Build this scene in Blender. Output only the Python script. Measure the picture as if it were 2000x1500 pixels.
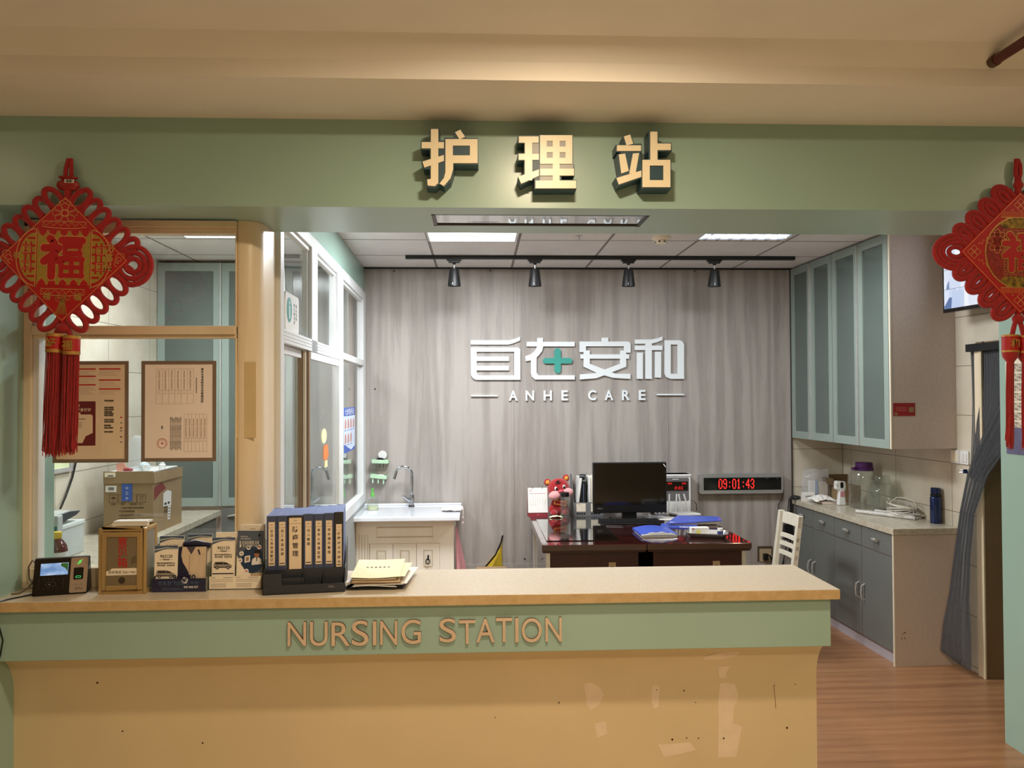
import bpy, bmesh, math, random
from mathutils import Vector, Matrix

random.seed(7)
S = bpy.context.scene
COL = S.collection
PI = math.pi
for o in list(bpy.data.objects):
    bpy.data.objects.remove(o)

# ------------------------------------------------------------------ camera, world, light, exposure
cam_data = bpy.data.cameras.new('camera')
cam = bpy.data.objects.new('camera', cam_data)
COL.objects.link(cam)
S.camera = cam
cam_data.sensor_fit = 'HORIZONTAL'
cam_data.sensor_width = 36.0
cam_data.lens = 36.0 * 1527.0 / 2000.0
cam_data.clip_start = 0.05
YAW, PITCH, ROLL = 0.043443, 0.017187, -0.0044766
_f = Vector((math.sin(YAW) * math.cos(PITCH), math.cos(YAW) * math.cos(PITCH), math.sin(PITCH)))
_r = Vector((math.cos(YAW), -math.sin(YAW), 0))
_u = _r.cross(_f)
_r2 = math.cos(ROLL) * _r + math.sin(ROLL) * _u
_u2 = -math.sin(ROLL) * _r + math.cos(ROLL) * _u
cam.matrix_world = Matrix((
    (_r2.x, _u2.x, -_f.x, 0.0), (_r2.y, _u2.y, -_f.y, 0.0), (_r2.z, _u2.z, -_f.z, 1.65), (0, 0, 0, 1)))

world = bpy.data.worlds.new('world')
S.world = world
world.use_nodes = True
world.node_tree.nodes['Background'].inputs[0].default_value = (1.0, 0.80, 0.56, 1)
world.node_tree.nodes['Background'].inputs[1].default_value = 0.06

S.view_settings.view_transform = 'Standard'
S.view_settings.look = 'None'
S.view_settings.gamma = 1.0
S.view_settings.use_curve_mapping = False
S.view_settings.exposure = 0.17
S.cycles.use_denoising = True
S.cycles.sample_clamp_indirect = 6.0
S.cycles.max_bounces = 10
S.cycles.transparent_max_bounces = 16


def area(name, loc, size, power, col, rot=(0, 0, 0), shape='DISK', size_y=None, spread=PI):
    d = bpy.data.lights.new(name, 'AREA')
    d.shape = shape
    d.size = size
    if size_y:
        d.size_y = size_y
    d.energy = power
    d.color = col
    d.spread = spread
    o = bpy.data.objects.new(name, d)
    COL.objects.link(o)
    o.location = loc
    o.rotation_euler = rot
    return o


WARM = (1.0, 0.785, 0.55)
COOL = (0.93, 0.97, 1.0)
# corridor downlights and an unseen rear lamp (warm), station panels (cool), medicine room panel (cool)
area('corridor_downlight', (0.27, 1.75, 2.75), 0.15, 27, WARM)
area('corridor_downlight', (-2.25, 1.75, 2.75), 0.15, 2.0, WARM)
area('corridor_downlight', (2.75, 1.75, 2.75), 0.15, 4.5, WARM)
area('corridor_downlight', (0.6, -0.5, 2.75), 0.3, 66, WARM, spread=2.7)  # unseen lamp behind the camera, strengthened to brighten the counter base
area('panel_light_bright', (-0.03, 4.74, 2.655), 0.56, 56, COOL, shape='SQUARE')
area('panel_light_louvre', (1.69, 4.64, 2.640), 0.56, 20, COOL, shape='SQUARE')
area('medicine_room_light', (-1.55, 4.65, 2.655), 0.56, 30, COOL, shape='SQUARE')


# ------------------------------------------------------------------ materials
def lin(c):
    if isinstance(c, str):
        c = c.lstrip('#')
        c = [int(c[i:i + 2], 16) / 255 for i in (0, 2, 4)]
    return tuple(((x + 0.055) / 1.055) ** 2.4 if x > 0.04045 else x / 12.92 for x in c)


class NT:
    def __init__(s, m):
        m.use_nodes = True
        s.t = m.node_tree
        s.b = s.t.nodes['Principled BSDF']

    def n(s, typ, **kw):
        nd = s.t.nodes.new(typ)
        for k, v in kw.items():
            if k.startswith('i_'):
                nd.inputs[int(k[2:]) if k[2:].isdigit() else k[2:].replace('_', ' ')].default_value = v
            else:
                setattr(nd, k, v)
        return nd

    def l(s, a, b):
        s.t.links.new(a, b)


def coords(t, scale=(1, 1, 1), loc=(0, 0, 0), rot=(0, 0, 0)):
    tc = t.n('ShaderNodeTexCoord')
    mp = t.n('ShaderNodeMapping')
    mp.inputs['Scale'].default_value = scale
    mp.inputs['Location'].default_value = loc
    mp.inputs['Rotation'].default_value = rot
    t.l(tc.outputs['Object'], mp.inputs['Vector'])
    return mp.outputs['Vector']


def ramp(t, fac, stops):
    r = t.n('ShaderNodeValToRGB')
    e = r.color_ramp.elements
    while len(e) < len(stops):
        e.new(0.5)
    for x, (p, c) in zip(e, stops):
        x.position = p
        x.color = (*c, 1)
    t.l(fac, r.inputs['Fac'])
    return r.outputs['Color']


MATS = {}


def mat(name, col, rough=0.5, metal=0.0, var=0.06, scale=6.0, bump=0.0, bscale=80.0, coat=0.0, spec=0.5,
        emit=None, estr=0.0, trans=0.0, alpha=1.0, stretch=(1, 1, 1), sheen=0.0):
    """A principled material whose colour wanders a little with procedural noise."""
    if name in MATS:
        return MATS[name]
    m = bpy.data.materials.new(name)
    t = NT(m)
    b = t.b
    c = lin(col)
    v = coords(t, stretch)
    nz = t.n('ShaderNodeTexNoise')
    nz.inputs['Scale'].default_value = scale
    nz.inputs['Detail'].default_value = 3
    t.l(v, nz.inputs['Vector'])
    lo = tuple(x * (1 - var) for x in c)
    hi = tuple(min(1, x * (1 + var)) for x in c)
    t.l(ramp(t, nz.outputs['Fac'], [(0.3, lo), (0.7, hi)]), b.inputs['Base Color'])
    b.inputs['Roughness'].default_value = rough
    b.inputs['Metallic'].default_value = metal
    b.inputs['Specular IOR Level'].default_value = spec
    b.inputs['Coat Weight'].default_value = coat
    b.inputs['Coat Roughness'].default_value = 0.08
    b.inputs['Sheen Weight'].default_value = sheen
    b.inputs['Alpha'].default_value = alpha
    if trans:
        b.inputs['Transmission Weight'].default_value = trans
    if emit:
        b.inputs['Emission Color'].default_value = (*lin(emit), 1)
        b.inputs['Emission Strength'].default_value = estr
    if bump:
        n2 = t.n('ShaderNodeTexNoise')
        n2.inputs['Scale'].default_value = bscale
        n2.inputs['Detail'].default_value = 4
        t.l(v, n2.inputs['Vector'])
        bp = t.n('ShaderNodeBump')
        bp.inputs['Strength'].default_value = bump
        bp.inputs['Distance'].default_value = 0.01
        t.l(n2.outputs['Fac'], bp.inputs['Height'])
        t.l(bp.outputs['Normal'], b.inputs['Normal'])
    MATS[name] = m
    return m


def glass_mat(name, tint=(0.97, 0.985, 0.98), refl=1.0, haze=0.0, hazecol=(0.6, 0.7, 0.7), rough=0.02):
    """Thin pane: clear body plus Fresnel gloss (and a little haze for frosted panes)."""
    m = bpy.data.materials.new(name)
    t = NT(m)
    t.t.nodes.remove(t.b)
    out = t.t.nodes['Material Output']
    tr = t.n('ShaderNodeBsdfTransparent')
    tr.inputs[0].default_value = (*tint, 1)
    gl = t.n('ShaderNodeBsdfGlossy')
    gl.inputs['Roughness'].default_value = rough
    gl.inputs['Color'].default_value = (refl, refl, refl, 1)
    fr = t.n('ShaderNodeFresnel')
    ge = t.n('ShaderNodeNewGeometry')
    io = t.n('ShaderNodeMath', operation='MULTIPLY_ADD')
    io.inputs[1].default_value = 1 / 1.5 - 1.5
    io.inputs[2].default_value = 1.5
    t.l(ge.outputs['Backfacing'], io.inputs[0])
    t.l(io.outputs[0], fr.inputs['IOR'])
    body = tr.outputs[0]
    if haze:
        df = t.n('ShaderNodeBsdfDiffuse')
        df.inputs[0].default_value = (*hazecol, 1)
        nz = t.n('ShaderNodeTexNoise')
        nz.inputs['Scale'].default_value = 3
        mm = t.n('ShaderNodeMath', operation='MULTIPLY_ADD')
        mm.inputs[1].default_value = 0.12
        mm.inputs[2].default_value = haze - 0.06
        t.l(coords(t), nz.inputs['Vector'])
        t.l(nz.outputs['Fac'], mm.inputs[0])
        mh = t.n('ShaderNodeMixShader')
        t.l(mm.outputs[0], mh.inputs[0])
        t.l(body, mh.inputs[1])
        t.l(df.outputs[0], mh.inputs[2])
        body = mh.outputs[0]
    mx = t.n('ShaderNodeMixShader')
    t.l(fr.outputs[0], mx.inputs[0])
    t.l(body, mx.inputs[1])
    t.l(gl.outputs[0], mx.inputs[2])
    t.l(mx.outputs[0], out.inputs['Surface'])
    MATS[name] = m
    return m


def wood_mat(name, cols, axis='Z', scale=1.0, rough=0.45, seams=None, coat=0.0, bump=0.03, spec=0.5, rings=1.0, wave=0.28, seam=0.45):
    """Long-grain wood. axis = grain direction; seams = (axis, pitch, offset) dark joint lines."""
    m = bpy.data.materials.new(name)
    t = NT(m)
    b = t.b
    st = {'X': (0.10, 1.6, 1.6), 'Y': (1.6, 0.10, 1.6), 'Z': (1.6, 1.6, 0.10)}[axis]
    v = coords(t, tuple(x * scale for x in st))
    n1 = t.n('ShaderNodeTexNoise')
    n1.inputs['Scale'].default_value = 6
    n1.inputs['Detail'].default_value = 6
    n1.inputs['Roughness'].default_value = 0.65
    n1.inputs['Distortion'].default_value = 0.6
    t.l(v, n1.inputs['Vector'])
    n2 = t.n('ShaderNodeTexNoise')
    n2.inputs['Scale'].default_value = 60
    n2.inputs['Detail'].default_value = 3
    t.l(v, n2.inputs['Vector'])
    wv = t.n('ShaderNodeTexWave', wave_type='RINGS', rings_direction={'X': 'X', 'Y': 'Y', 'Z': 'Z'}[axis])
    wv.inputs['Scale'].default_value = 2.2 * rings
    wv.inputs['Distortion'].default_value = 7.0
    wv.inputs['Detail'].default_value = 3
    wv.inputs['Detail Scale'].default_value = 1.2
    t.l(v, wv.inputs['Vector'])
    a = t.n('ShaderNodeMath', operation='MULTIPLY_ADD')
    a.inputs[1].default_value = 0.55
    t.l(n1.outputs['Fac'], a.inputs[0])
    a2 = t.n('ShaderNodeMath', operation='MULTIPLY')
    a2.inputs[1].default_value = wave
    t.l(wv.outputs['Fac'], a2.inputs[0])
    t.l(a2.outputs[0], a.inputs[2])
    a3 = t.n('ShaderNodeMath', operation='MULTIPLY_ADD')
    a3.inputs[1].default_value = 0.3
    t.l(n2.outputs['Fac'], a3.inputs[0])
    t.l(a.outputs[0], a3.inputs[2])
    cs = [lin(c) for c in cols]
    k = len(cs)
    c = ramp(t, a3.outputs[0], [(0.30 + 0.40 * i / (k - 1), x) for i, x in enumerate(cs)])
    if seams:
        sx = t.n('ShaderNodeSeparateXYZ')
        t.l(coords(t), sx.inputs[0])
        for ax, pitch, off, w in seams:
            q = t.n('ShaderNodeMath', operation='ADD')
            q.inputs[1].default_value = off + 100 * pitch
            t.l(sx.outputs[ax], q.inputs[0])
            q2 = t.n('ShaderNodeMath', operation='MODULO')
            q2.inputs[1].default_value = pitch
            t.l(q.outputs[0], q2.inputs[0])
            q3 = t.n('ShaderNodeMath', operation='LESS_THAN')
            q3.inputs[1].default_value = w
            t.l(q2.outputs[0], q3.inputs[0])
            mx = t.n('ShaderNodeMix', data_type='RGBA', blend_type='MULTIPLY')
            q4 = t.n('ShaderNodeMath', operation='MULTIPLY')
            q4.inputs[1].default_value = seam
            t.l(q3.outputs[0], q4.inputs[0])
            t.l(q4.outputs[0], mx.inputs[0])
            t.l(c, mx.inputs[6])
            mx.inputs[7].default_value = (0.15, 0.13, 0.12, 1)
            c = mx.outputs[2]
    t.l(c, b.inputs['Base Color'])
    b.inputs['Roughness'].default_value = rough
    b.inputs['Coat Weight'].default_value = coat
    b.inputs['Coat Roughness'].default_value = 0.04
    b.inputs['Specular IOR Level'].default_value = spec
    if bump:
        bp = t.n('ShaderNodeBump')
        bp.inputs['Strength'].default_value = bump
        bp.inputs['Distance'].default_value = 0.01
        t.l(a3.outputs[0], bp.inputs['Height'])
        t.l(bp.outputs['Normal'], b.inputs['Normal'])
    MATS[name] = m
    return m


def tile_mat(name, c1, c2, grout, ax, pitch, off=(0, 0), w=0.005, rough=0.35, speck=0.0, bump=0.0):
    """Tiles with joint lines on the two axes `ax` (indices), mottled between c1 and c2."""
    m = bpy.data.materials.new(name)
    t = NT(m)
    b = t.b
    v = coords(t)
    n1 = t.n('ShaderNodeTexNoise')
    n1.inputs['Scale'].default_value = 5
    n1.inputs['Detail'].default_value = 5
    t.l(v, n1.inputs['Vector'])
    c = ramp(t, n1.outputs['Fac'], [(0.3, lin(c1)), (0.7, lin(c2))])
    if speck:
        n3 = t.n('ShaderNodeTexNoise')
        n3.inputs['Scale'].default_value = 140
        n3.inputs['Detail'].default_value = 2
        t.l(v, n3.inputs['Vector'])
        mx = t.n('ShaderNodeMix', data_type='RGBA', blend_type='MULTIPLY')
        mx.inputs[0].default_value = speck
        t.l(c, mx.inputs[6])
        t.l(ramp(t, n3.outputs['Fac'], [(0.35, (0.4, 0.4, 0.4)), (0.6, (1, 1, 1))]), mx.inputs[7])
        c = mx.outputs[2]
    sx = t.n('ShaderNodeSeparateXYZ')
    t.l(v, sx.inputs[0])
    for a, p, o in zip(ax, pitch, off):
        q = t.n('ShaderNodeMath', operation='ADD')
        q.inputs[1].default_value = 100 * p - o + w / 2
        t.l(sx.outputs[a], q.inputs[0])
        q2 = t.n('ShaderNodeMath', operation='MODULO')
        q2.inputs[1].default_value = p
        t.l(q.outputs[0], q2.inputs[0])
        q3 = t.n('ShaderNodeMath', operation='LESS_THAN')
        q3.inputs[1].default_value = w
        t.l(q2.outputs[0], q3.inputs[0])
        mx = t.n('ShaderNodeMix', data_type='RGBA')
        t.l(q3.outputs[0], mx.inputs[0])
        t.l(c, mx.inputs[6])
        mx.inputs[7].default_value = (*lin(grout), 1)
        c = mx.outputs[2]
    t.l(c, b.inputs['Base Color'])
    b.inputs['Roughness'].default_value = rough
    MATS[name] = m
    return m


def stone_mat(name, cols, rough=0.3, scale=30):
    m = bpy.data.materials.new(name)
    t = NT(m)
    b = t.b
    v = coords(t)
    n1 = t.n('ShaderNodeTexNoise')
    n1.inputs['Scale'].default_value = scale
    n1.inputs['Detail'].default_value = 6
    n1.inputs['Roughness'].default_value = 0.7
    t.l(v, n1.inputs['Vector'])
    k = len(cols)
    t.l(ramp(t, n1.outputs['Fac'], [(0.3 + 0.4 * i / (k - 1), lin(c)) for i, c in enumerate(cols)]),
        b.inputs['Base Color'])
    b.inputs['Roughness'].default_value = rough
    MATS[name] = m
    return m


# ------------------------------------------------------------------ mesh builder
class MB:
    def __init__(s):
        s.v, s.f, s.mi, s.sm, s.mats = [], [], [], [], []

    def add(s, verts, faces, m, smooth=False, xf=None):
        if m not in s.mats:
            s.mats.append(m)
        k = s.mats.index(m)
        n = len(s.v)
        s.v += [(xf @ Vector(p)) if xf else Vector(p) for p in verts]
        for f in faces:
            s.f.append([n + i for i in f])
            s.mi.append(k)
            s.sm.append(smooth)
        return s

    def box(s, a, b, m, xf=None):
        x0, x1 = sorted((a[0], b[0]))
        y0, y1 = sorted((a[1], b[1]))
        z0, z1 = sorted((a[2], b[2]))
        v = [(x0, y0, z0), (x1, y0, z0), (x1, y1, z0), (x0, y1, z0), (x0, y0, z1), (x1, y0, z1), (x1, y1, z1), (x0, y1, z1)]
        f = [(3, 2, 1, 0), (4, 5, 6, 7), (0, 1, 5, 4), (1, 2, 6, 5), (2, 3, 7, 6), (3, 0, 4, 7)]
        return s.add(v, f, m, False, xf)

    def prism(s, poly, d, m, o=(0, 0, 0), u=(1, 0, 0), v=(0, 0, 1), side=None, xf=None, smooth=False):
        """Polygon in the plane (o,u,v); extruded by d along v x u... normal = u x v; front face at +0, back at -d."""
        o, u, v = Vector(o), Vector(u), Vector(v)
        n = u.cross(v)
        a = 0.0
        for i in range(len(poly)):
            p, q = poly[i - 1], poly[i]
            a += p[0] * q[1] - q[0] * p[1]
        if a < 0:
            poly = poly[::-1]
        k = len(poly)
        fr = [o + u * p[0] + v * p[1] for p in poly]
        bk = [p - n * d for p in fr]
        s.add(fr, [list(range(k))], m, False, xf)
        s.add(bk, [list(range(k))[::-1]], side or m, False, xf)
        s.add(fr + bk, [(i, i + k, (i + 1) % k + k, (i + 1) % k) for i in range(k)], side or m, smooth, xf)
        return s

    def cyl(s, p0, p1, r0, m, r1=None, n=20, cap=True, xf=None, smooth=True):
        p0, p1 = Vector(p0), Vector(p1)
        r1 = r0 if r1 is None else r1
        ax = (p1 - p0).normalized()
        h = Vector((0, 0, 1)) if abs(ax.z) < 0.9 else Vector((1, 0, 0))
        a = ax.cross(h).normalized()
        b = ax.cross(a)
        v = []
        for p, r in ((p0, r0), (p1, r1)):
            for i in range(n):
                t = 2 * PI * i / n
                v.append(p + (a * math.cos(t) + b * math.sin(t)) * r)
        s.add(v, [(i, (i + 1) % n, n + (i + 1) % n, n + i) for i in range(n)], m, smooth, xf)
        if cap:
            s.add(v[:n], [list(range(n))[::-1]], m, False, xf)
            s.add(v[n:], [list(range(n))], m, False, xf)
        return s

    def tube(s, pts, r, m, n=8, closed=False, xf=None):
        pts = [Vector(p) for p in pts]
        k = len(pts)
        rr = r if isinstance(r, (list, tuple)) else [r] * k
        v = []
        a = None
        for i, p in enumerate(pts):
            if closed:
                d = pts[(i + 1) % k] - pts[i - 1]
            else:
                d = pts[min(i + 1, k - 1)] - pts[max(i - 1, 0)]
            d.normalize()
            if a is None:
                h = Vector((0, 0, 1)) if abs(d.z) < 0.9 else Vector((1, 0, 0))
                a = d.cross(h).normalized()
            else:
                a = (a - d * a.dot(d)).normalized()
            b = d.cross(a)
            for j in range(n):
                t = 2 * PI * j / n
                v.append(p + (a * math.cos(t) + b * math.sin(t)) * rr[i])
        f = []
        for i in range(k if closed else k - 1):
            q = (i + 1) % k
            for j in range(n):
                f.append((i * n + j, q * n + j, q * n + (j + 1) % n, i * n + (j + 1) % n))
        s.add(v, f, m, True, xf)
        if not closed:
            s.add(v[:n], [list(range(n))], m, False, xf)
            s.add(v[-n:], [list(range(n))[::-1]], m, False, xf)
        return s

    def lathe(s, prof, m, n=28, c=(0, 0, 0), xf=None, cap=True, sx=1.0, sy=1.0):
        v = []
        for r, z in prof:
            for j in range(n):
                t = 2 * PI * j / n
                v.append((c[0] + sx * r * math.cos(t), c[1] + sy * r * math.sin(t), c[2] + z))
        f = []
        for i in range(len(prof) - 1):
            for j in range(n):
                f.append((i * n + j, i * n + (j + 1) % n, (i + 1) * n + (j + 1) % n, (i + 1) * n + j))
        s.add(v, f, m, True, xf)
        if cap:
            if prof[0][0] > 1e-5:
                s.add(v[:n], [list(range(n))[::-1]], m, False, xf)
            if prof[-1][0] > 1e-5:
                s.add(v[-n:], [list(range(n))], m, False, xf)
        return s

    def ball(s, c, r, m, n=18, k=12, xf=None):
        rx, ry, rz = r if isinstance(r, (list, tuple)) else (r, r, r)
        v = [(c[0] + rx * math.sin(PI * i / k) * math.cos(2 * PI * j / n), c[1] + ry * math.sin(PI * i / k) * math.sin(2 * PI * j / n),
              c[2] - rz * math.cos(PI * i / k)) for i in range(k + 1) for j in range(n)]
        f = [(i * n + j, i * n + (j + 1) % n, (i + 1) * n + (j + 1) % n, (i + 1) * n + j) for i in range(k) for j in range(n)]
        return s.add(v, f, m, True, xf)

    def text(s, body, size, m, o, u=(1, 0, 0), v=(0, 0, 1), d=0.0006, bold=0.0, align='CENTER', width=None, side=None,
             res=2, xf=None, spacing=1.0):
        """Lettering lying on the plane (o,u,v), raised by d; size = capital/character height in metres."""
        vs, fs, w, h = glyphs(body, bold, align, res, spacing, d > 0)
        sc = size / 0.73
        sxx = sc if not width else min(sc, width / max(w, 1e-6))
        o, u, v = Vector(o), Vector(u), Vector(v)
        n = u.cross(v)
        out = [o + u * (p[0] * sxx) + v * (p[1] * sc) + n * (d * p[2]) for p in vs]
        return s.add(out, fs, m, False, xf)

    def build(s, name, parent=None, bevel=0.0, seg=2, loc=None, rot=None, auto=35, sub=0):
        me = bpy.data.meshes.new(name)
        me.from_pydata([tuple(p) for p in s.v], [], s.f)
        for m in s.mats:
            me.materials.append(m)
        me.polygons.foreach_set('material_index', s.mi)
        me.polygons.foreach_set('use_smooth', s.sm)
        me.validate()
        if bevel:
            bm = bmesh.new()
            bm.from_mesh(me)
            bmesh.ops.remove_doubles(bm, verts=bm.verts, dist=1e-5)
            bm.to_mesh(me)
            bm.free()
        o = bpy.data.objects.new(name, me)
        COL.objects.link(o)
        if any(s.sm):
            me.set_sharp_from_angle(angle=math.radians(auto))
        if bevel:
            md = o.modifiers.new('bevel', 'BEVEL')
            md.width = bevel
            md.segments = seg
            md.limit_method = 'ANGLE'
            md.angle_limit = math.radians(40)
            md.harden_normals = False
        if sub:
            md = o.modifiers.new('sub', 'SUBSURF')
            md.levels = md.render_levels = sub
        if parent:
            o.parent = parent
        if loc:
            o.location = loc
        if rot:
            o.rotation_euler = rot
        return o


_GL = {}


def glyphs(body, bold, align, res, spacing, raised):
    key = (body, round(bold, 4), align, res, spacing, raised)
    if key in _GL:
        return _GL[key]
    c = bpy.data.curves.new('lettering', 'FONT')
    c.body = body
    c.size = 1.0
    c.align_x = align
    c.align_y = 'CENTER'
    c.offset = bold
    c.resolution_u = res
    c.space_character = spacing
    c.extrude = 0.5 if raised else 0.0
    o = bpy.data.objects.new('lettering', c)
    COL.objects.link(o)
    dg = bpy.context.evaluated_depsgraph_get()
    me = bpy.data.meshes.new_from_object(o.evaluated_get(dg))
    vs = [tuple(v.co) for v in me.vertices]
    fs = [list(p.vertices) for p in me.polygons]
    bpy.data.objects.remove(o)
    bpy.data.curves.remove(c)
    bpy.data.meshes.remove(me)
    if vs:
        xs = [p[0] for p in vs]
        ys = [p[1] for p in vs]
        cy = (min(ys) + max(ys)) / 2
        vs = [(p[0], p[1] - cy, p[2] + (0.5 if raised else 0)) for p in vs]
        w, h = max(xs) - min(xs), max(ys) - min(ys)
    else:
        w = h = 1
    _GL[key] = (vs, fs, w, h)
    return _GL[key]


def thing(name, label, cat, loc=(0, 0, 0), rz=0.0, group=None, rot=None):
    o = bpy.data.objects.new(name, None)
    o.empty_display_size = 0.05
    COL.objects.link(o)
    o.location = loc
    o.rotation_euler = rot or (0, 0, rz)
    return tag(o, label, cat, group)


def tag(o, label, cat, group=None):
    o['label'] = label
    o['category'] = cat
    if group:
        o['group'] = group
    return o


def struct(o):
    if o.parent is None:
        o['kind'] = 'structure'
    return o


def xform(loc=(0, 0, 0), rx=0, ry=0, rz=0):
    return Matrix.Translation(loc) @ Matrix.Rotation(rz, 4, 'Z') @ Matrix.Rotation(ry, 4, 'Y') @ Matrix.Rotation(rx, 4, 'X')


def ell(c, a, b, n=24, t0=0.0, t1=2 * PI, u=(1, 0, 0), v=(0, 0, 1), closed=True):
    c, u, v = Vector(c), Vector(u), Vector(v)
    k = n if closed else n - 1
    return [c + u * (a * math.cos(t0 + (t1 - t0) * i / k)) + v * (b * math.sin(t0 + (t1 - t0) * i / k)) for i in range(n)]


def rrect(x0, x1, y0, y1, r, n=5):
    out = []
    for cx, cy, a in ((x1 - r, y1 - r, 0), (x0 + r, y1 - r, PI / 2), (x0 + r, y0 + r, PI), (x1 - r, y0 + r, 1.5 * PI)):
        out += [(cx + r * math.cos(a + PI / 2 * i / n), cy + r * math.sin(a + PI / 2 * i / n)) for i in range(n + 1)]
    return out


def rct(x0, x1, y0, y1):
    return [(x0, y0), (x1, y0), (x1, y1), (x0, y1)]


def arc(cx, cy, r, a0, a1, n=8):
    return [(cx + r * math.cos(a0 + (a1 - a0) * i / n), cy + r * math.sin(a0 + (a1 - a0) * i / n)) for i in range(n + 1)]

# ------------------------------------------------------------------ shared materials
M_paint = mat('green_paint', (0.605, 0.72, 0.67), rough=0.30, var=0.035, scale=2.2, bump=0.02, bscale=14)
M_cream_ceiling = mat('cream_ceiling_paint', (0.90, 0.875, 0.83), rough=0.75, var=0.03, scale=3)
M_white_metal = mat('white_aluminium', (0.86, 0.87, 0.87), rough=0.35, var=0.02)
M_alu = mat('brushed_aluminium', (0.80, 0.80, 0.79), rough=0.32, metal=0.55, var=0.05, scale=20)
M_steel = mat('chrome', (0.75, 0.76, 0.78), rough=0.12, metal=1.0, var=0.02)
M_black = mat('black_plastic', (0.05, 0.05, 0.055), rough=0.35, var=0.1)
M_blackm = mat('black_metal', (0.10, 0.105, 0.11), rough=0.45, var=0.1)
M_paper = mat('white_paper', (0.90, 0.89, 0.87), rough=0.8, var=0.02, scale=12)
M_cream_paper = mat('cream_paper', (0.95, 0.905, 0.82), rough=0.8, var=0.03, scale=12)
M_yellow_paper = mat('pale_yellow_paper', (0.93, 0.91, 0.76), rough=0.8, var=0.02, scale=12)
M_ink = mat('black_ink', (0.10, 0.09, 0.09), rough=0.7)
M_grey_ink = mat('grey_ink', (0.50, 0.48, 0.46), rough=0.7)
M_red_ink = mat('red_ink', (0.72, 0.12, 0.12), rough=0.6)
M_white = mat('white_plastic', (0.88, 0.88, 0.87), rough=0.4, var=0.02)
M_card = mat('corrugated_card', (0.60, 0.50, 0.37), rough=0.85, var=0.06, scale=14)
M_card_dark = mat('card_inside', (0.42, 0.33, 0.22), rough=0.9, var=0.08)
M_glass = glass_mat('clear_pane', tint=(0.955, 0.97, 0.965))
M_frost = glass_mat('frosted_pane', tint=(0.52, 0.61, 0.575), haze=0.50, hazecol=(0.21, 0.26, 0.24), rough=0.14)
M_clear = glass_mat('clear_vessel', tint=(0.85, 0.875, 0.85), haze=0.08, hazecol=(0.55, 0.58, 0.55))
M_film = glass_mat('clear_film', tint=(0.93, 0.94, 0.95), haze=0.22, hazecol=(0.85, 0.86, 0.88), rough=0.15)
M_floor = wood_mat('floor_planks', ['#84593b', '#956a48', '#a27551', '#b0835d'], 'X', 1.1, rough=0.33,
                   seams=[(1, 0.19, 0.03, 0.003)], bump=0.01, coat=0.1, wave=0.10, seam=0.3)
M_wall = wood_mat('grey_wood_laminate', ['#8d8580', '#98908a', '#a19993', '#aaa29c'], 'Z', 1.6, rough=0.5,
                  seams=[(0, 1.22, -0.279, 0.004)], bump=0.02, rings=1.4)
M_tile = tile_mat('cream_tile', '#c4baa6', '#d6cdbb', '#8b806f', (1, 2), (0.62, 0.30), off=(0.10, 0.63))
M_tile_x = tile_mat('cream_tile_x', '#c4baa6', '#d6cdbb', '#8b806f', (0, 2), (0.60, 0.30), off=(2.90, 0.63))
M_ceiltile = tile_mat('mineral_ceiling_tile', '#e2dfdd', '#e9e6e4', '#85807c', (0, 1), (0.586, 0.56), off=(0.268, 5.05),
                      w=0.018, rough=0.9, speck=0.25)
M_counter_stone = stone_mat('beige_terrazzo', ['#c6b9a2', '#d0c3ac', '#d6cab5', '#dcd1be'], rough=0.22, scale=150)
M_counter_edge = stone_mat('ochre_stone_edge', ['#b99a69', '#c4a676', '#cdb083'], rough=0.4, scale=30)
M_beige_frame = wood_mat('pale_wood_film', ['#dcc8a6', '#e2d0b1', '#e8d8bc'], 'Z', 0.8, rough=0.34, bump=0.0, rings=0.6)
M_dark_wood = wood_mat('dark_mahogany', ['#1f0807', '#2b0c0b', '#36100f'], 'X', 0.8, rough=0.12, coat=0.8, bump=0.0)
M_grey_door = mat('grey_foil_door', (0.43, 0.44, 0.425), rough=0.42, var=0.04, scale=3)
M_pink_side = mat('taupe_side_panel', (0.80, 0.735, 0.695), rough=0.6, var=0.05, scale=60)
M_greenframe = mat('pale_green_aluminium', (0.565, 0.62, 0.59), rough=0.4, var=0.03)

# ------------------------------------------------------------------ room shell
FR = 2.80                  # front plane of the fascia
SOF = 2.332                # underside of the fascia beam
YB = 6.12                  # rear wall
ZC = 2.67                  # station ceiling

struct(MB().box((-4.6, 3.0, -0.06), (4.6, 6.5, 0.0), M_floor).build('floor'))
struct(MB().box((-4.6, -3.2, -0.06), (4.6, 3.0, 0.0), tile_mat('corridor_bounce_tile', '#c3b49c', '#cdbfa8', '#9a8c78', (0, 1), (0.8, 0.8), off=(0, 0), w=0.004, rough=0.3)).build('floor_corridor'))  # unseen floor; beige tile made up to bounce less orange light

m = MB()
rx0, rx1, ry0, ry1 = -0.172, 0.650, 2.905, 3.100
m.box((-2.9, FR, SOF), (3.6, ry0, 2.75), M_paint)
m.box((-2.9, ry1, SOF), (3.6, 3.231, 2.75), M_paint)
m.box((-2.9, ry0, SOF), (rx0, ry1, 2.75), M_paint)
m.box((rx1, ry0, SOF), (3.6, ry1, 2.75), M_paint)
m.box((rx0, ry0, 2.40), (rx1, ry1, 2.75), M_paint)
header = struct(m.build('wall_front'))

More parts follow.
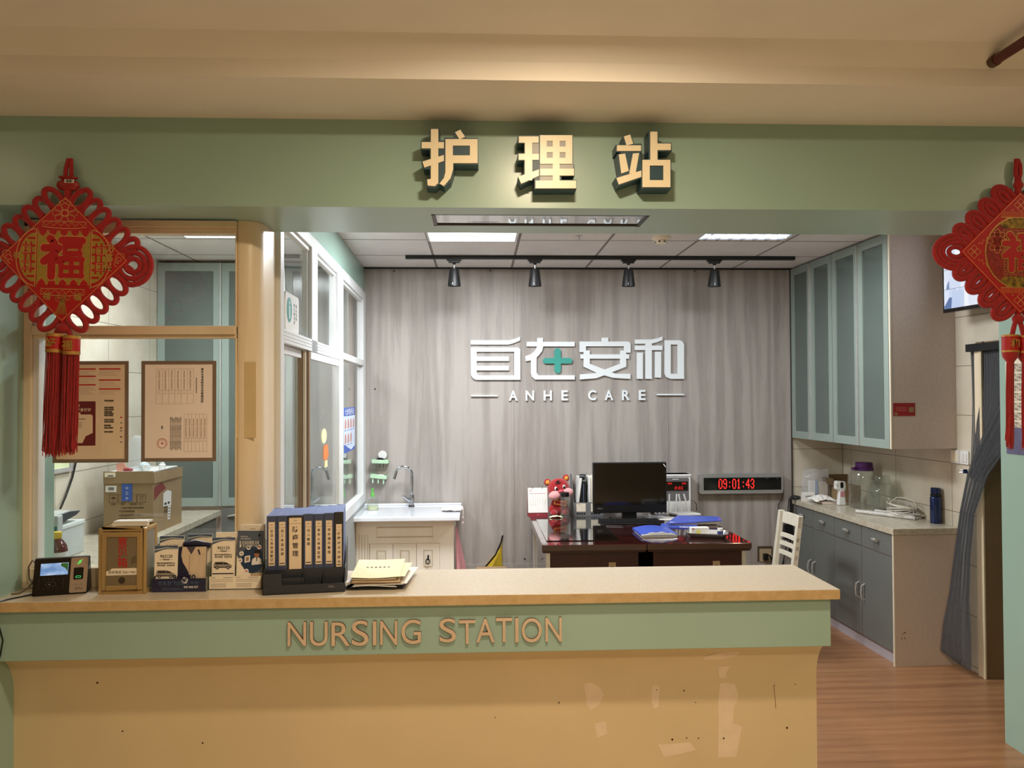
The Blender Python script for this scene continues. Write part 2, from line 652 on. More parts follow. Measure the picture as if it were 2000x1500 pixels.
M_mirror = mat('mirror', (0.80, 0.81, 0.80), rough=0.03, metal=1.0, var=0.01)
t = thing('ceiling_mirror_panel', 'long mirrored panel in a slim dark frame recessed into the underside of the green beam',
          'panel', (0.239, 3.0025, SOF))
m = MB()
hx, hy = (rx1 - rx0) / 2, (ry1 - ry0) / 2
for a, b in (((-hx, -hy), (hx, -hy + 0.014)), ((-hx, hy - 0.014), (hx, hy)), ((-hx, -hy), (-hx + 0.014, hy)), ((hx - 0.014, -hy), (hx, hy))):
    m.box((a[0], a[1], 0.0), (b[0], b[1], 0.014), mat('dark_bronze_frame', (0.27, 0.25, 0.23), rough=0.4, metal=0.4))
m.build('frame', t)
MB().box((-hx + 0.005, -hy + 0.005, 0.0045), (hx - 0.005, hy - 0.005, 0.009), M_mirror).build('mirror', t)

# piers left and right of the opening
struct(MB().box((-2.9, FR, 0), (-1.70, 3.22, SOF), M_paint).build('wall_left_pier'))
struct(MB().box((2.497, 2.80, 0), (3.6, 3.64, SOF), M_paint).box((2.497, 3.231, SOF), (3.6, 3.64, ZC + 0.05), M_paint).build('wall_right_pier'))

# corridor ceiling: soffit, riser, sloped cornice, main ceiling
prof = [(2.80, 2.646), (2.437, 2.646), (2.437, 2.704), (2.385, 2.768), (-3.2, 2.768), (-3.2, 2.95), (2.80, 2.95)]
m = MB()
m.prism([(-y, z) for y, z in prof], 9.2, M_cream_ceiling, o=(-4.6, 0, 0), u=(0, -1, 0), v=(0, 0, 1))
struct(m.build('ceiling_corridor'))
struct(MB().box((-4.6, -3.3, 0), (4.6, -3.2, 2.95), mat('corridor_wall_paint', (0.80, 0.77, 0.66), rough=0.7)).build('wall_corridor'))

# station + medicine room
struct(MB().box((-2.9, 3.231, ZC), (3.6, 6.4, ZC + 0.05), M_ceiltile).build('ceiling'))
m = MB()
m.box((-0.95, YB, 0), (2.492, YB + 0.08, ZC), M_wall)
m.box((-0.95, YB - 0.006, 0), (2.492, YB, 0.352), M_wall)
for x, z in ((0.36, 0.39), (0.60, 0.375), (1.36, 0.375), (-0.80, 1.03), (-0.80, 1.72), (0.10, 2.645), (1.72, 2.645), (2.1, 0.37), (-0.65, 2.64)):
    m.cyl((x, YB - 0.004, z), (x, YB, z), 0.006, M_black, n=8)
struct(m.build('wall_back'))
struct(MB().box((2.492, YB + 0.0, 0), (3.3, YB + 0.08, ZC), M_tile_x).build('wall_back_tiled'))
struct(MB().box((-2.9, YB, 0), (-0.95, YB + 0.08, ZC), M_tile_x).build('wall_back_medicine'))
struct(MB().box((-2.44, 3.22, 0), (-2.34, YB, ZC), M_tile).build('wall_left'))
# slim trims where the laminate meets its neighbours
struct(MB().box((-0.897, YB - 0.012, ZC - 0.014), (2.50, YB, ZC), M_blackm).build('trim_1'))
struct(MB().box((2.484, YB - 0.010, 0), (2.494, YB, ZC - 0.015), mat('dark_corner_trim', (0.24, 0.22, 0.21), rough=0.5)).build('trim_2'))

# right wall, in the slightly turned frame of the cabinet run
RA = math.radians(1.8)
RO = (2.535, 4.65, 0)


def rw(p):
    return Matrix.Translation(RO) @ Matrix.Rotation(RA, 4, 'Z') @ Vector(p)


RX = xform(RO, rz=RA)
m = MB()
m.box((0.42, -0.16, 0), (0.52, 1.62, ZC), M_tile)
m.box((0.42, -1.10, 1.965), (0.52, -0.16, ZC), M_tile)
w = m.build('wall_right')
w.matrix_world = RX
struct(w)
# doorway in the right wall: lining, architrave, and the dim passage beyond
M_lining = wood_mat('brown_door_lining', ['#6e573d', '#7c6448', '#8a7254'], 'Z', 0.8, rough=0.5, bump=0.0, rings=0.5)
m = MB()
m.box((0.405, -0.215, 0), (0.56, -0.16, 1.965), M_lining)
m.box((0.42, -1.06, 1.935), (0.56, -0.215, 1.965), M_lining)
d = m.build('door_1')
d.matrix_world = RX
struct(d)
m = MB()
m.box((0.402, -0.213, 0), (0.4195, -0.150, 1.93), M_beige_frame)
m.box((0.396, -0.218, 0), (0.405, -0.200, 1.93), mat('pale_edge', (0.88, 0.82, 0.70), rough=0.4))
m.build('architrave', d)
MB().box((0.52, -0.20, 0.0), (0.545, 0.55, 1.93), M_lining).build('door_leaf', d)
struct(MB().box((3.62, 3.0, 0), (3.70, 6.4, ZC), mat('passage_wall', (0.42, 0.38, 0.33), rough=0.8)).build('wall_passage'))

# ------------------------------------------------------------------ front window of the medicine room (window_1)
WX0, WX1 = -1.70, -0.918
WY0, WY1 = 3.0, 3.06
m = MB()
m.box((WX0, WY0, 0.9475), (WX0 + 0.028, WY1, 2.326), M_beige_frame)
m.box((WX0 + 0.028, WY0 + 0.014, 0.9475), (WX0 + 0.050, WY1, 2.326), M_white_metal)
m.box((WX0, WY0, 2.300), (WX1, WY1, 2.326), M_beige_frame)
m.box((WX0 + 0.028, WY0 + 0.010, 2.278), (WX1, WY1, 2.300), M_beige_frame)
m.box((WX0 + 0.03, WY0 - 0.004, 1.893), (WX1, WY1, 1.926), M_beige_frame)
m.box((WX0 + 0.03, WY0 + 0.010, 1.880), (WX1, WY1, 1.893), M_beige_frame)
m.box((WX0 + 0.02, WY0 - 0.003, 0.9475), (WX1, WY1, 1.020), M_beige_frame)
m.box((WX1 - 0.006, WY0 + 0.016, 0.9475), (WX1, WY1, 2.326), M_beige_frame)
win1 = struct(m.build('window_1', bevel=0.002))
MB().box((WX0 + 0.045, 3.034, 1.92), (WX1 - 0.003, 3.039, 2.285), M_glass).build('upper_pane', win1)
MB().box((WX0 + 0.045, 3.034, 1.015), (WX1 - 0.003, 3.039, 1.890), M_glass).build('lower_pane', win1)
# rounded corner column
fp = [(-0.917, 3.024)] + [(-0.912 + 0.0, 3.020)] + arc(-0.905, 3.093, 0.073, -PI / 2, 0, 10) + [(-0.832, 3.20), (-0.832, 3.268), (-0.917, 3.268)]
m = MB()
m.prism(fp, 2.331 - 0.9475, M_beige_frame, o=(0, 0, 2.331), u=(1, 0, 0), v=(0, 1, 0), smooth=True)
m.box((-0.918, 3.0215, 1.50), (-0.846, 3.0235, 1.79), mat('parcel_tape', (0.83, 0.74, 0.56), rough=0.25))
struct(m.build('trim_3', auto=50))

# ------------------------------------------------------------------ side partition of the medicine room (window_2)
PAR = xform((-0.838, 3.262, 0), rz=math.atan2(0.059, 2.858))
PL = 2.855


def pbox(m, y0, y1, z0, z1, mt, x0=-0.025, x1=0.025):
    return m.box((x0, y0, z0), (x1, y1, z1), mt)


m = MB()
pbox(m, 0.02, PL, 2.465, ZC - 0.001, M_paint, -0.05, 0.012)           # painted band above the glazing
pbox(m, 0.02, PL, 0.0, 0.855, mat('low_wall_paint', (0.62, 0.64, 0.63), rough=0.6), -0.05, 0.02)
low = m.build('wall_partition')
low.matrix_world = PAR
struct(low)
m = MB()
BAYS = ((0.06, 0.675), (0.83, 1.48), (1.71, PL - 0.12))
for y0, y1, z0, z1 in ((0.0, 0.06, 0.855, 2.465), (0.675, 0.83, 1.885, 2.465), (1.48, 1.71, 1.885, 2.465), (1.60, 1.71, 0.855, 1.885), (PL - 0.12, PL, 0.855, 2.465)):
    pbox(m, y0, y1, z0, z1, M_white_metal)
pbox(m, 0.06, PL - 0.12, 0.855, 0.925, M_white_metal)
for y0, y1 in BAYS:
    pbox(m, y0, y1, 2.405, 2.465, M_white_metal)
pbox(m, 0.06, 1.48, 1.885, 1.945, M_white_metal)
pbox(m, 1.71, PL - 0.12, 1.897, 1.939, M_white_metal)
for z in (1.900, 1.915, 1.930):
    pbox(m, 0.06, 1.48, z, z + 0.004, mat('frame_groove', (0.62, 0.63, 0.63), rough=0.5), 0.0, 0.0262)
for y0, y1 in BAYS:     # glazing beads
    pbox(m, y0, y0 + 0.02, 1.945, 2.405, M_white_metal, -0.018, 0.006)
    pbox(m, y1 - 0.02, y1, 1.945, 2.405, M_white_metal, -0.018, 0.006)
    pbox(m, y0, y1, 2.385, 2.405, M_white_metal, -0.018, 0.012)
win2 = m.build('window_2', bevel=0.0025)
win2.matrix_world = PAR
struct(win2)
for y0, y1 in BAYS:
    MB().box((-0.004, y0 - 0.005, 1.94), (0.0, y1 + 0.005, 2.41), M_glass).build('upper_pane', win2)
MB().box((-0.004, 1.705, 0.92), (0.0, PL - 0.115, 1.90), M_glass).build('fixed_pane', win2)
M_sash = mat('champagne_sash', (0.52, 0.44, 0.36), rough=0.4, metal=0.2, var=0.04)
for y0, y1, x, xe in ((0.062, 0.600, -0.024, -0.002), (0.605, 1.595, 0.0, 0.024)):
    m = MB()
    first = x < -0.01
    m.box((x, y0, 0.93), (xe, y0 + (0.05 if first else 0.03), 1.882), M_white_metal if first else M_sash)
    m.box((x, y1 - 0.035, 0.93), (xe, y1, 1.882), M_sash if first else M_white_metal)
    m.box((x, y0 + 0.05, 0.93), (xe, y1 - 0.05, 0.975), M_white_metal)
    m.box((x, y0 + 0.05, 1.845), (xe, y1 - 0.05, 1.882), M_white_metal)
    sh = m.build('sliding_sash', win2, bevel=0.002)
    MB().box((x + 0.009, y0 + 0.045, 0.97), (x + 0.013, y1 - 0.045, 1.85), M_glass).build('pane', sh)
MB().box((0.0, 0.575, 0.93), (0.012, 0.604, 1.882), mat('highlight_champagne', (0.78, 0.74, 0.66), rough=0.35)).build('meeting_stile', win2)  # pale colour paints in the highlight line between the brown stiles

# small door plate stuck on the first upper pane, and the hand washing poster on the fixed pane
t = thing('notice_plate', 'small white plate with teal round emblem on the first upper side pane', 'sign', (0, 0, 0))
t.matrix_world = PAR @ xform((0.001, 0.285, 2.032)) @ Matrix.Diagonal((1, 1.2, 0.88, 1))
m = MB()
m.prism(rrect(-0.115, 0.115, -0.095, 0.095, 0.02), 0.010, M_white, o=(0.011, 0, 0), u=(0, 1, 0), v=(0, 0, 1))
m.build('plate', t)
m = MB()
mt = mat('teal_print', (0.16, 0.55, 0.52), rough=0.5)
m.prism([(p[0], p[1]) for p in [(-0.055 + 0.040 * math.cos(a), 0.01 + 0.062 * math.sin(a)) for a in [2 * PI * i / 24 for i in range(24)]]], 0.001, mt,
        o=(0.0125, 0, 0), u=(0, 1, 0), v=(0, 0, 1))
m.box((0.0126, -0.062, -0.035), (0.0132, -0.046, 0.03), M_white)
m.ball((0.013, -0.054, 0.045), (0.0005, 0.009, 0.009), M_white, n=10, k=6)
m.build('emblem', t)
m = MB()
for yy, sx in ((0.03, '护士办公室'), (0.065, '闲人免进')):
    for k, ch in enumerate(sx):
        m.text(ch, 0.014, M_grey_ink, (0.0112, yy, 0.045 - 0.022 * k), u=(0, 1, 0), d=0.0005, bold=0.015)
m.build('lettering', t)

t = thing('hand_washing_poster', 'blue and white seven step hand washing poster hanging on the fixed pane by the sink', 'poster', (0, 0, 0))
t.matrix_world = PAR @ xform((0.0016, 2.14, 1.437)) @ Matrix.Diagonal((1, 1.35, 0.75, 1))
M_blue_print = mat('blue_print', (0.20, 0.36, 0.70), rough=0.45)
m = MB()
m.prism(rct(-0.195, 0.195, -0.20, 0.20), 0.001, mat('pale_blue_paper', (0.80, 0.85, 0.93), rough=0.5), o=(0.001, 0, 0), u=(0, 1, 0), v=(0, 0, 1))
m.prism(rct(-0.195, 0.195, 0.125, 0.20), 0.0004, M_blue_print, o=(0.0016, 0, 0), u=(0, 1, 0), v=(0, 0, 1))
m.prism([(-0.195, -0.2), (0.195, -0.2), (0.195, -0.165), (0.05, -0.19), (-0.195, -0.12)], 0.0004, M_blue_print, o=(0.0016, 0, 0), u=(0, 1, 0), v=(0, 0, 1))
m.text('七步洗手法', 0.046, M_white, (0.0017, 0, 0.162), u=(0, 1, 0), d=0.0003, bold=0.01)
M_handskin = mat('print_skin', (0.74, 0.55, 0.50), rough=0.6)
for j, (n, z) in enumerate(((4, 0.055), (3, -0.075))):
    for i in range(n):
        yy = -0.14 + 0.093 * i
        m.prism([(yy - 0.03, z - 0.045), (yy + 0.022, z - 0.04), (yy + 0.03, z + 0.01), (yy + 0.008, z + 0.045), (yy - 0.02, z + 0.035)], 0.0004, M_handskin,
                o=(0.0017, 0, 0), u=(0, 1, 0), v=(0, 0, 1))
        m.box((0.0014, yy - 0.025, z - 0.062), (0.0018, yy + 0.02, z - 0.054), M_blue_print)
m.build('sheet', t)

# cut-out window sticker (generic) on the sliding sash
t = thing('window_sticker', 'small cream and orange cut-out sticker on the sliding pane', 'sticker', (0, 0, 0))
t.matrix_world = PAR @ xform((0.0140, 1.14, 1.405)) @ Matrix.Diagonal((1, 1.1, 0.75, 1))
mo = mat('orange_print', (0.86, 0.50, 0.25), rough=0.5)
mc = mat('cream_print', (0.93, 0.88, 0.68), rough=0.5)
m = MB()
m.prism([(-0.05 * 1.0 + 0.05 + 0.075 * math.cos(a) - 0.05, 0.05 + 0.055 * math.sin(a)) for a in [2 * PI * i / 16 for i in range(16)]], 0.0006, mc, u=(0, 1, 0), v=(0, 0, 1))
m.prism([(-0.06, -0.02), (0.06, -0.02), (0.08, -0.11), (0.0, -0.14), (-0.08, -0.11)], 0.0006, mo, u=(0, 1, 0), v=(0, 0, 1))
m.prism([(-0.03, -0.135), (0.04, -0.135), (0.05, -0.185), (-0.04, -0.185)], 0.0006, mc, u=(0, 1, 0), v=(0, 0, 1))
m.build('decal', t)
SIGN_FASCIA = {
'hu':{'back':[[(-0.1658,2.591),(-0.1312,2.5914),(-0.1313,2.5491),(-0.1148,2.5493),(-0.1147,2.5597),(-0.0806,2.5601),(-0.0836,2.5783),(-0.0577,2.59),(-0.0397,2.5631),(-0.0433,2.5589),(0.0034,2.5593),(0.0046,2.4654),(-0.0809,2.4662),(-0.0825,2.4376),(-0.093,2.4062),(-0.1147,2.3842),(-0.1328,2.3955),(-0.1473,2.3835),(-0.1772,2.3858),(-0.1792,2.4108),(-0.1652,2.413),(-0.1651,2.4473),(-0.1883,2.4481),(-0.1955,2.4756),(-0.165,2.4858),(-0.165,2.515),(-0.1964,2.5162),(-0.1963,2.5459),(-0.1659,2.5462)]],'face':[[(-0.1612,2.5879),(-0.1353,2.5882),(-0.1359,2.3966),(-0.1617,2.3964)],[(-0.1745,2.4108),(-0.1616,2.413),(-0.1359,2.4007),(-0.1473,2.3876),(-0.173,2.39)],[(-0.1933,2.5418),(-0.1158,2.5425),(-0.1159,2.5206),(-0.1933,2.5199)],[(-0.1909,2.4731),(-0.116,2.4972),(-0.116,2.4763),(-0.1842,2.4523)],[(-0.0769,2.5773),(-0.0588,2.5864),(-0.0417,2.5615),(-0.0615,2.5524)],[(-0.1106,2.553),(0.0018,2.5541),(0.0017,2.5311),(-0.1107,2.5301)],[(-0.1107,2.5301),(-0.0848,2.5303),(-0.085,2.4688),(-0.1109,2.4686)],[(-0.0253,2.5309),(0.0017,2.5311),(0.0015,2.4695),(-0.0255,2.4693)],[(-0.0849,2.4959),(-0.0254,2.4964),(-0.0255,2.4693),(-0.085,2.4688)],[(-0.1109,2.4686),(-0.084,2.4688),(-0.0841,2.448),(-0.0929,2.4167),(-0.1163,2.3879),(-0.1317,2.3966),(-0.1162,2.4165),(-0.111,2.4373)]]},
'li':{'back':[[(0.1428,2.5702),(0.2179,2.5709),(0.219,2.573),(0.3373,2.5742),(0.3378,2.4698),(0.3419,2.4672),(0.3417,2.4279),(0.2956,2.4259),(0.2955,2.4144),(0.349,2.4148),(0.3488,2.3813),(0.2003,2.3802),(0.2005,2.4179),(0.1534,2.3956),(0.1421,2.4227),(0.164,2.4343),(0.1643,2.4804),(0.1424,2.4802),(0.1425,2.5074),(0.1654,2.5076),(0.1656,2.5416),(0.1427,2.5414)]],'face':[[(0.1464,2.565),(0.2158,2.5657),(0.2157,2.5437),(0.1463,2.543)],[(0.1451,2.5037),(0.2166,2.5044),(0.2165,2.4829),(0.145,2.4823)],[(0.1432,2.4227),(0.2163,2.4494),(0.2162,2.4269),(0.1535,2.3987)],[(0.1672,2.5432),(0.1933,2.5434),(0.1926,2.411),(0.1665,2.4108)],[(0.2206,2.5699),(0.3347,2.5711),(0.3346,2.5511),(0.2205,2.55)],[(0.2205,2.55),(0.244,2.5502),(0.2435,2.469),(0.22,2.4688)],[(0.2654,2.5504),(0.2895,2.5507),(0.2887,2.4102),(0.2647,2.41)],[(0.3105,2.5509),(0.3346,2.5511),(0.3341,2.4698),(0.31,2.4696)],[(0.2439,2.5298),(0.3103,2.5304),(0.3102,2.5105),(0.2438,2.5099)],[(0.2201,2.4897),(0.3342,2.4908),(0.3341,2.4698),(0.22,2.4688)],[(0.22,2.4515),(0.3392,2.4525),(0.3391,2.4284),(0.2198,2.4274)],[(0.2041,2.4095),(0.3469,2.4106),(0.3467,2.3834),(0.2039,2.3823)]],'grey':[[(0.1948,2.5424),(0.2168,2.5426),(0.2166,2.5059),(0.1946,2.5057)],[(0.244,2.5502),(0.2654,2.5504),(0.2653,2.53),(0.2439,2.5298)],[(0.2895,2.5507),(0.3105,2.5509),(0.3103,2.5304),(0.2894,2.5302)],[(0.2438,2.5099),(0.2652,2.5101),(0.2651,2.4901),(0.2437,2.49)],[(0.2893,2.5103),(0.3102,2.5105),(0.3101,2.4905),(0.2892,2.4904)],[(0.22,2.4677),(0.265,2.4681),(0.2649,2.4529),(0.22,2.4526)],[(0.2896,2.4683),(0.3378,2.4688),(0.3377,2.4535),(0.2895,2.4531)],[(0.2198,2.4264),(0.2648,2.4268),(0.2647,2.411),(0.2197,2.4107)]]},
'zhan':{'back':[[(0.514,2.5708),(0.5426,2.58),(0.5539,2.5448),(0.5814,2.5451),(0.5828,2.5156),(0.5759,2.5113),(0.5839,2.4508),(0.581,2.4861),(0.6053,2.4905),(0.605,2.5886),(0.64,2.59),(0.6407,2.5488),(0.6873,2.5493),(0.6887,2.5192),(0.6399,2.5172),(0.6397,2.4898),(0.6858,2.4886),(0.686,2.3858),(0.5781,2.385),(0.5784,2.4219),(0.498,2.3939),(0.4861,2.4222),(0.5047,2.4371),(0.4935,2.5053),(0.5078,2.5133),(0.4894,2.5147),(0.4885,2.54),(0.5212,2.5414)]],'face':[[(0.5172,2.5687),(0.5399,2.5758),(0.5502,2.5427),(0.5265,2.5372)],[(0.4922,2.5369),(0.5782,2.5377),(0.578,2.5177),(0.492,2.5169)],[(0.4988,2.5043),(0.521,2.5082),(0.5337,2.4468),(0.5073,2.4371)],[(0.5489,2.5085),(0.5711,2.5102),(0.5585,2.4417),(0.5352,2.4362)],[(0.4898,2.4212),(0.5786,2.4482),(0.5784,2.4261),(0.4981,2.3981)],[(0.6113,2.5865),(0.6367,2.5868),(0.636,2.4855),(0.6106,2.4853)],[(0.6364,2.5446),(0.6841,2.545),(0.6839,2.5218),(0.6362,2.5214)],[(0.5826,2.4861),(0.682,2.487),(0.6819,2.4669),(0.5824,2.4661)],[(0.5824,2.4661),(0.6083,2.4663),(0.6079,2.4142),(0.582,2.414)],[(0.657,2.4667),(0.6819,2.4669),(0.6815,2.4147),(0.6566,2.4146)],[(0.582,2.414),(0.6815,2.4147),(0.6813,2.39),(0.5818,2.3893)]]},
}
SIGN_WALL = {
'zi':[[(-0.0551,2.0975),(0.2416,2.0971),(0.2867,2.1071),(0.3299,2.1251),(0.3297,2.095),(0.2866,2.0771),(0.2414,2.0631),(-0.0552,2.0636)],[(-0.0553,2.0406),(0.3164,2.0399),(0.3314,2.0249),(0.3313,2.0069),(-0.0554,2.0076)],[(-0.0554,2.0076),(-0.0096,2.0075),(-0.0102,1.8458),(-0.0042,1.8298),(0.0107,1.8227),(-0.0143,1.7889),(-0.0392,1.8009),(-0.0541,1.8259)],[(0.2842,2.007),(0.3313,2.0069),(0.3305,1.8217),(0.2834,1.8218)],[(0.0107,1.8227),(0.3305,1.8217),(0.3303,1.7877),(-0.0143,1.7889)],[(-0.0097,1.9706),(0.243,1.97),(0.2429,1.935),(-0.0098,1.9356)],[(-0.01,1.8977),(0.2427,1.897),(0.2425,1.862),(-0.0101,1.8627)]],
'zai':[[(0.3818,2.0849),(0.7589,2.0844),(0.7587,2.0482),(0.3816,2.0489)],[(0.4643,2.1149),(0.5095,2.1149),(0.5093,2.0848),(0.4641,2.0848)],[(0.4639,2.0487),(0.5111,2.0486),(0.5029,2.0126),(0.4766,1.9795),(0.4585,1.9625),(0.4579,1.8443),(0.4708,1.8222),(0.7574,1.8213),(0.7572,1.7882),(0.4456,1.7893),(0.4206,1.8124),(0.4137,1.8444),(0.4142,1.9396),(0.3741,1.9327),(0.3702,1.9727),(0.4114,1.9867),(0.4416,2.0097)]],
'an':[[(0.9712,2.1163),(1.0238,2.1163),(1.0236,2.084),(0.971,2.0841)],[(0.7973,2.0864),(1.1787,2.0858),(1.1938,2.0788),(1.2008,2.0636),(1.2004,1.9981),(1.1476,1.9982),(1.148,2.0486),(0.8475,2.0491),(0.8472,2.0039),(0.7968,2.004)],[(0.8037,1.9859),(1.1881,1.9851),(1.1878,1.9508),(0.8035,1.9517)],[(0.8291,2.016),(0.8776,2.0159),(0.8769,1.9113),(1.0806,1.8323),(1.1971,1.832),(1.1968,1.7917),(1.0602,1.8002),(0.9492,1.8327),(0.8284,1.8884)],[(1.1173,2.0154),(1.165,2.0153),(1.1641,1.8874),(0.9287,1.7976),(0.7975,1.7881),(0.7977,1.8282),(0.9189,1.8379),(1.1166,1.9107)]],
'he':[[(1.2346,2.1019),(1.3667,2.1017),(1.4227,2.1138),(1.4534,2.1259),(1.4531,2.0956),(1.4072,2.0785),(1.3664,2.0684),(1.2343,2.0686)],[(1.2342,2.0535),(1.4528,2.0532),(1.4525,2.0178),(1.234,2.0182)],[(1.3179,2.1018),(1.3687,2.1017),(1.3664,1.7911),(1.3156,1.7913)],[(1.2491,1.998),(1.2968,1.9979),(1.2953,1.7914),(1.2476,1.7915)],[(1.3934,2.0048),(1.4423,2.0047),(1.4407,1.8009),(1.3918,1.8011)],[(1.4705,2.0955),(1.5908,2.0954),(1.6111,2.0863),(1.6232,2.0681),(1.6241,2.061),(1.4702,2.0612)],[(1.4702,2.0612),(1.5191,2.0611),(1.5172,1.8309),(1.4684,1.8311)],[(1.5731,2.0611),(1.6252,2.061),(1.6232,1.8306),(1.5712,1.8308)],[(1.4684,1.8311),(1.6232,1.8306),(1.6239,1.7902),(1.5169,1.7906),(1.4814,1.8058)]],
'dash':[[(-0.0546,1.6694),(0.1528,1.6685),(0.1527,1.6585),(-0.0547,1.6594)],[(1.4061,1.6731),(1.6229,1.6722),(1.6228,1.6611),(1.406,1.662)]],
'cross':[[(0.6489,1.8628),(0.6469,1.8532),(0.6414,1.8451),(0.6332,1.8397),(0.6236,1.8378),(0.614,1.8397),(0.6059,1.8452),(0.6005,1.8533),(0.5986,1.8629),(0.5994,2.0094),(0.6014,2.019),(0.6068,2.0271),(0.615,2.0325),(0.6247,2.0344),(0.6343,2.0325),(0.6424,2.027),(0.6478,2.0189),(0.6497,2.0093)],[(0.7179,1.9579),(0.7264,1.9562),(0.7335,1.9514),(0.7383,1.9442),(0.7399,1.9358),(0.7382,1.9273),(0.7333,1.9202),(0.7261,1.9154),(0.7176,1.9138),(0.5305,1.9142),(0.5221,1.9159),(0.5149,1.9207),(0.5102,1.9279),(0.5085,1.9363),(0.5103,1.9448),(0.5151,1.9519),(0.5223,1.9567),(0.5308,1.9583)]],
}

# ------------------------------------------------------------------ reception counter
CT = 0.947                 # worktop height
M_yellow = mat('ochre_base_paint', (0.855, 0.775, 0.615), rough=0.5, var=0.035, scale=3, bump=0.02, bscale=12)
M_filler = mat('filler_patch', (0.91, 0.83, 0.72), rough=0.8, var=0.05, scale=20)
M_dent = mat('dark_dent', (0.25, 0.16, 0.09), rough=0.9)
t = thing('counter_worktop', 'long beige stone worktop with ochre front edge on the nursing station counter', 'worktop', (-0.2, 3.01, CT - 0.036))
m = MB()
m.box((-1.5, -0.21, 0.0), (1.511, 0.215, 0.036), M_counter_stone)
m.box((-1.5, -0.2115, 0.0005), (1.5115, -0.2095, 0.034), M_counter_edge)
m.build('slab', t, bevel=0.002)

t = thing('reception_counter', 'nursing station counter with green front band and ochre lower front', 'counter', (0, 0, 0))
MB().box((-1.70, 2.826, 0.734), (1.288, 3.20, 0.911), M_paint).build('front_band', t, bevel=0.002)


def base_y(z):
    if z >= 0.734:
        return 2.834
    if z <= 0.575:
        return 2.955
    k = (0.734 - z) / 0.159
    return 2.834 + 0.121 * math.sqrt(max(0.0, 1 - (1 - k) ** 2))


prof = [(3.19, 0.0), (2.955, 0.0)] + [(2.834 + 0.121 * math.sin(a), 0.734 - 0.159 * (1 - math.cos(a))) for a in [PI / 2 * (1 - i / 14) for i in range(15)]] + [(3.19, 0.734)]
m = MB()
m.prism(prof, 2.988, M_yellow, o=(1.288, 0, 0), u=(0, 1, 0), v=(0, 0, 1), smooth=True)
base_mb = m


def patch(poly, mt, lift=0.0006):
    """A thin skim of filler following the base surface; poly in (x, z)."""
    m = MB()
    vs = [(x, base_y(z) - lift, z) for x, z in poly]
    m.add(vs, [list(range(len(vs)))], mt)
    return m


for k, poly in enumerate((
        [(0.915, 0.560), (0.945, 0.563), (0.972, 0.556), (0.985, 0.515), (0.980, 0.49), (0.968, 0.47), (0.962, 0.41), (0.998, 0.395), (0.975, 0.28), (0.905, 0.28), (0.908, 0.42), (0.907, 0.49)],
        [(0.845, 0.668), (0.905, 0.690), (0.985, 0.692), (0.975, 0.672), (0.93, 0.655), (0.845, 0.655)],
        [(0.905, 0.625), (0.957, 0.628), (0.940, 0.605), (0.935, 0.580), (0.912, 0.580)],
        [(0.655, 0.556), (0.683, 0.556), (0.678, 0.478), (0.662, 0.470), (0.650, 0.50)],
        [(0.395, 0.57), (0.425, 0.572), (0.455, 0.555), (0.470, 0.525), (0.452, 0.490), (0.420, 0.468), (0.405, 0.495)],
        [(0.435, 0.42), (0.475, 0.425), (0.482, 0.38), (0.445, 0.365)],
        [(0.675, 0.335), (0.80, 0.34), (0.82, 0.31), (0.70, 0.285)])):
    patch(poly, M_filler).build('filler_patch', t)
m = base_mb
for x, z, r in ((1.172, 0.386, 0.004), (1.125, 0.548, 0.002), (1.205, 0.55, 0.002), (0.776, 0.535, 0.003), (0.927, 0.352, 0.0035), (0.73, 0.352, 0.004),
                (0.785, 0.357, 0.0025), (0.83, 0.355, 0.0025), (0.82, 0.49, 0.002), (0.672, 0.54, 0.002), (-1.40, 0.610, 0.004), (-1.31, 0.43, 0.003), (-1.02, 0.38, 0.003),
                (0.30, 0.50, 0.003), (0.06, 0.45, 0.002)):
    m.cyl((x, base_y(z) - 0.0012, z), (x, base_y(z) + 0.001, z), r, M_dent, n=8)
m.tube([(1.122, base_y(0.545) - 0.0005, 0.545), (1.127, 2.9548, 0.50), (1.129, 2.9548, 0.46)], 0.0012, mat('hairline', (0.55, 0.42, 0.26), rough=0.8), n=5)
m.build('base', t, auto=30)


def fit_letter(m, ch, cx, cz, w, h, y, d, mf, ms, bold=0.0):
    """One raised letter scaled to its measured width and height."""
    vs, fs, _, _ = glyphs(ch, bold, 'CENTER', 6, 1.0, True)
    xs = [p[0] for p in vs]
    ys = [p[1] for p in vs]
    sx, sy = w / (max(xs) - min(xs)), h / (max(ys) - min(ys))
    ox, oy = (max(xs) + min(xs)) / 2, (max(ys) + min(ys)) / 2
    out = [(cx + (p[0] - ox) * sx, y - d * p[2], cz + (p[1] - oy) * sy) for p in vs]
    fr = [f for f in fs if all(vs[i][2] > 0.9 for i in f)]
    rest = [f for f in fs if not all(vs[i][2] > 0.9 for i in f)]
    m.add(out, fr, mf)
    m.add(out, rest, ms)
    return m


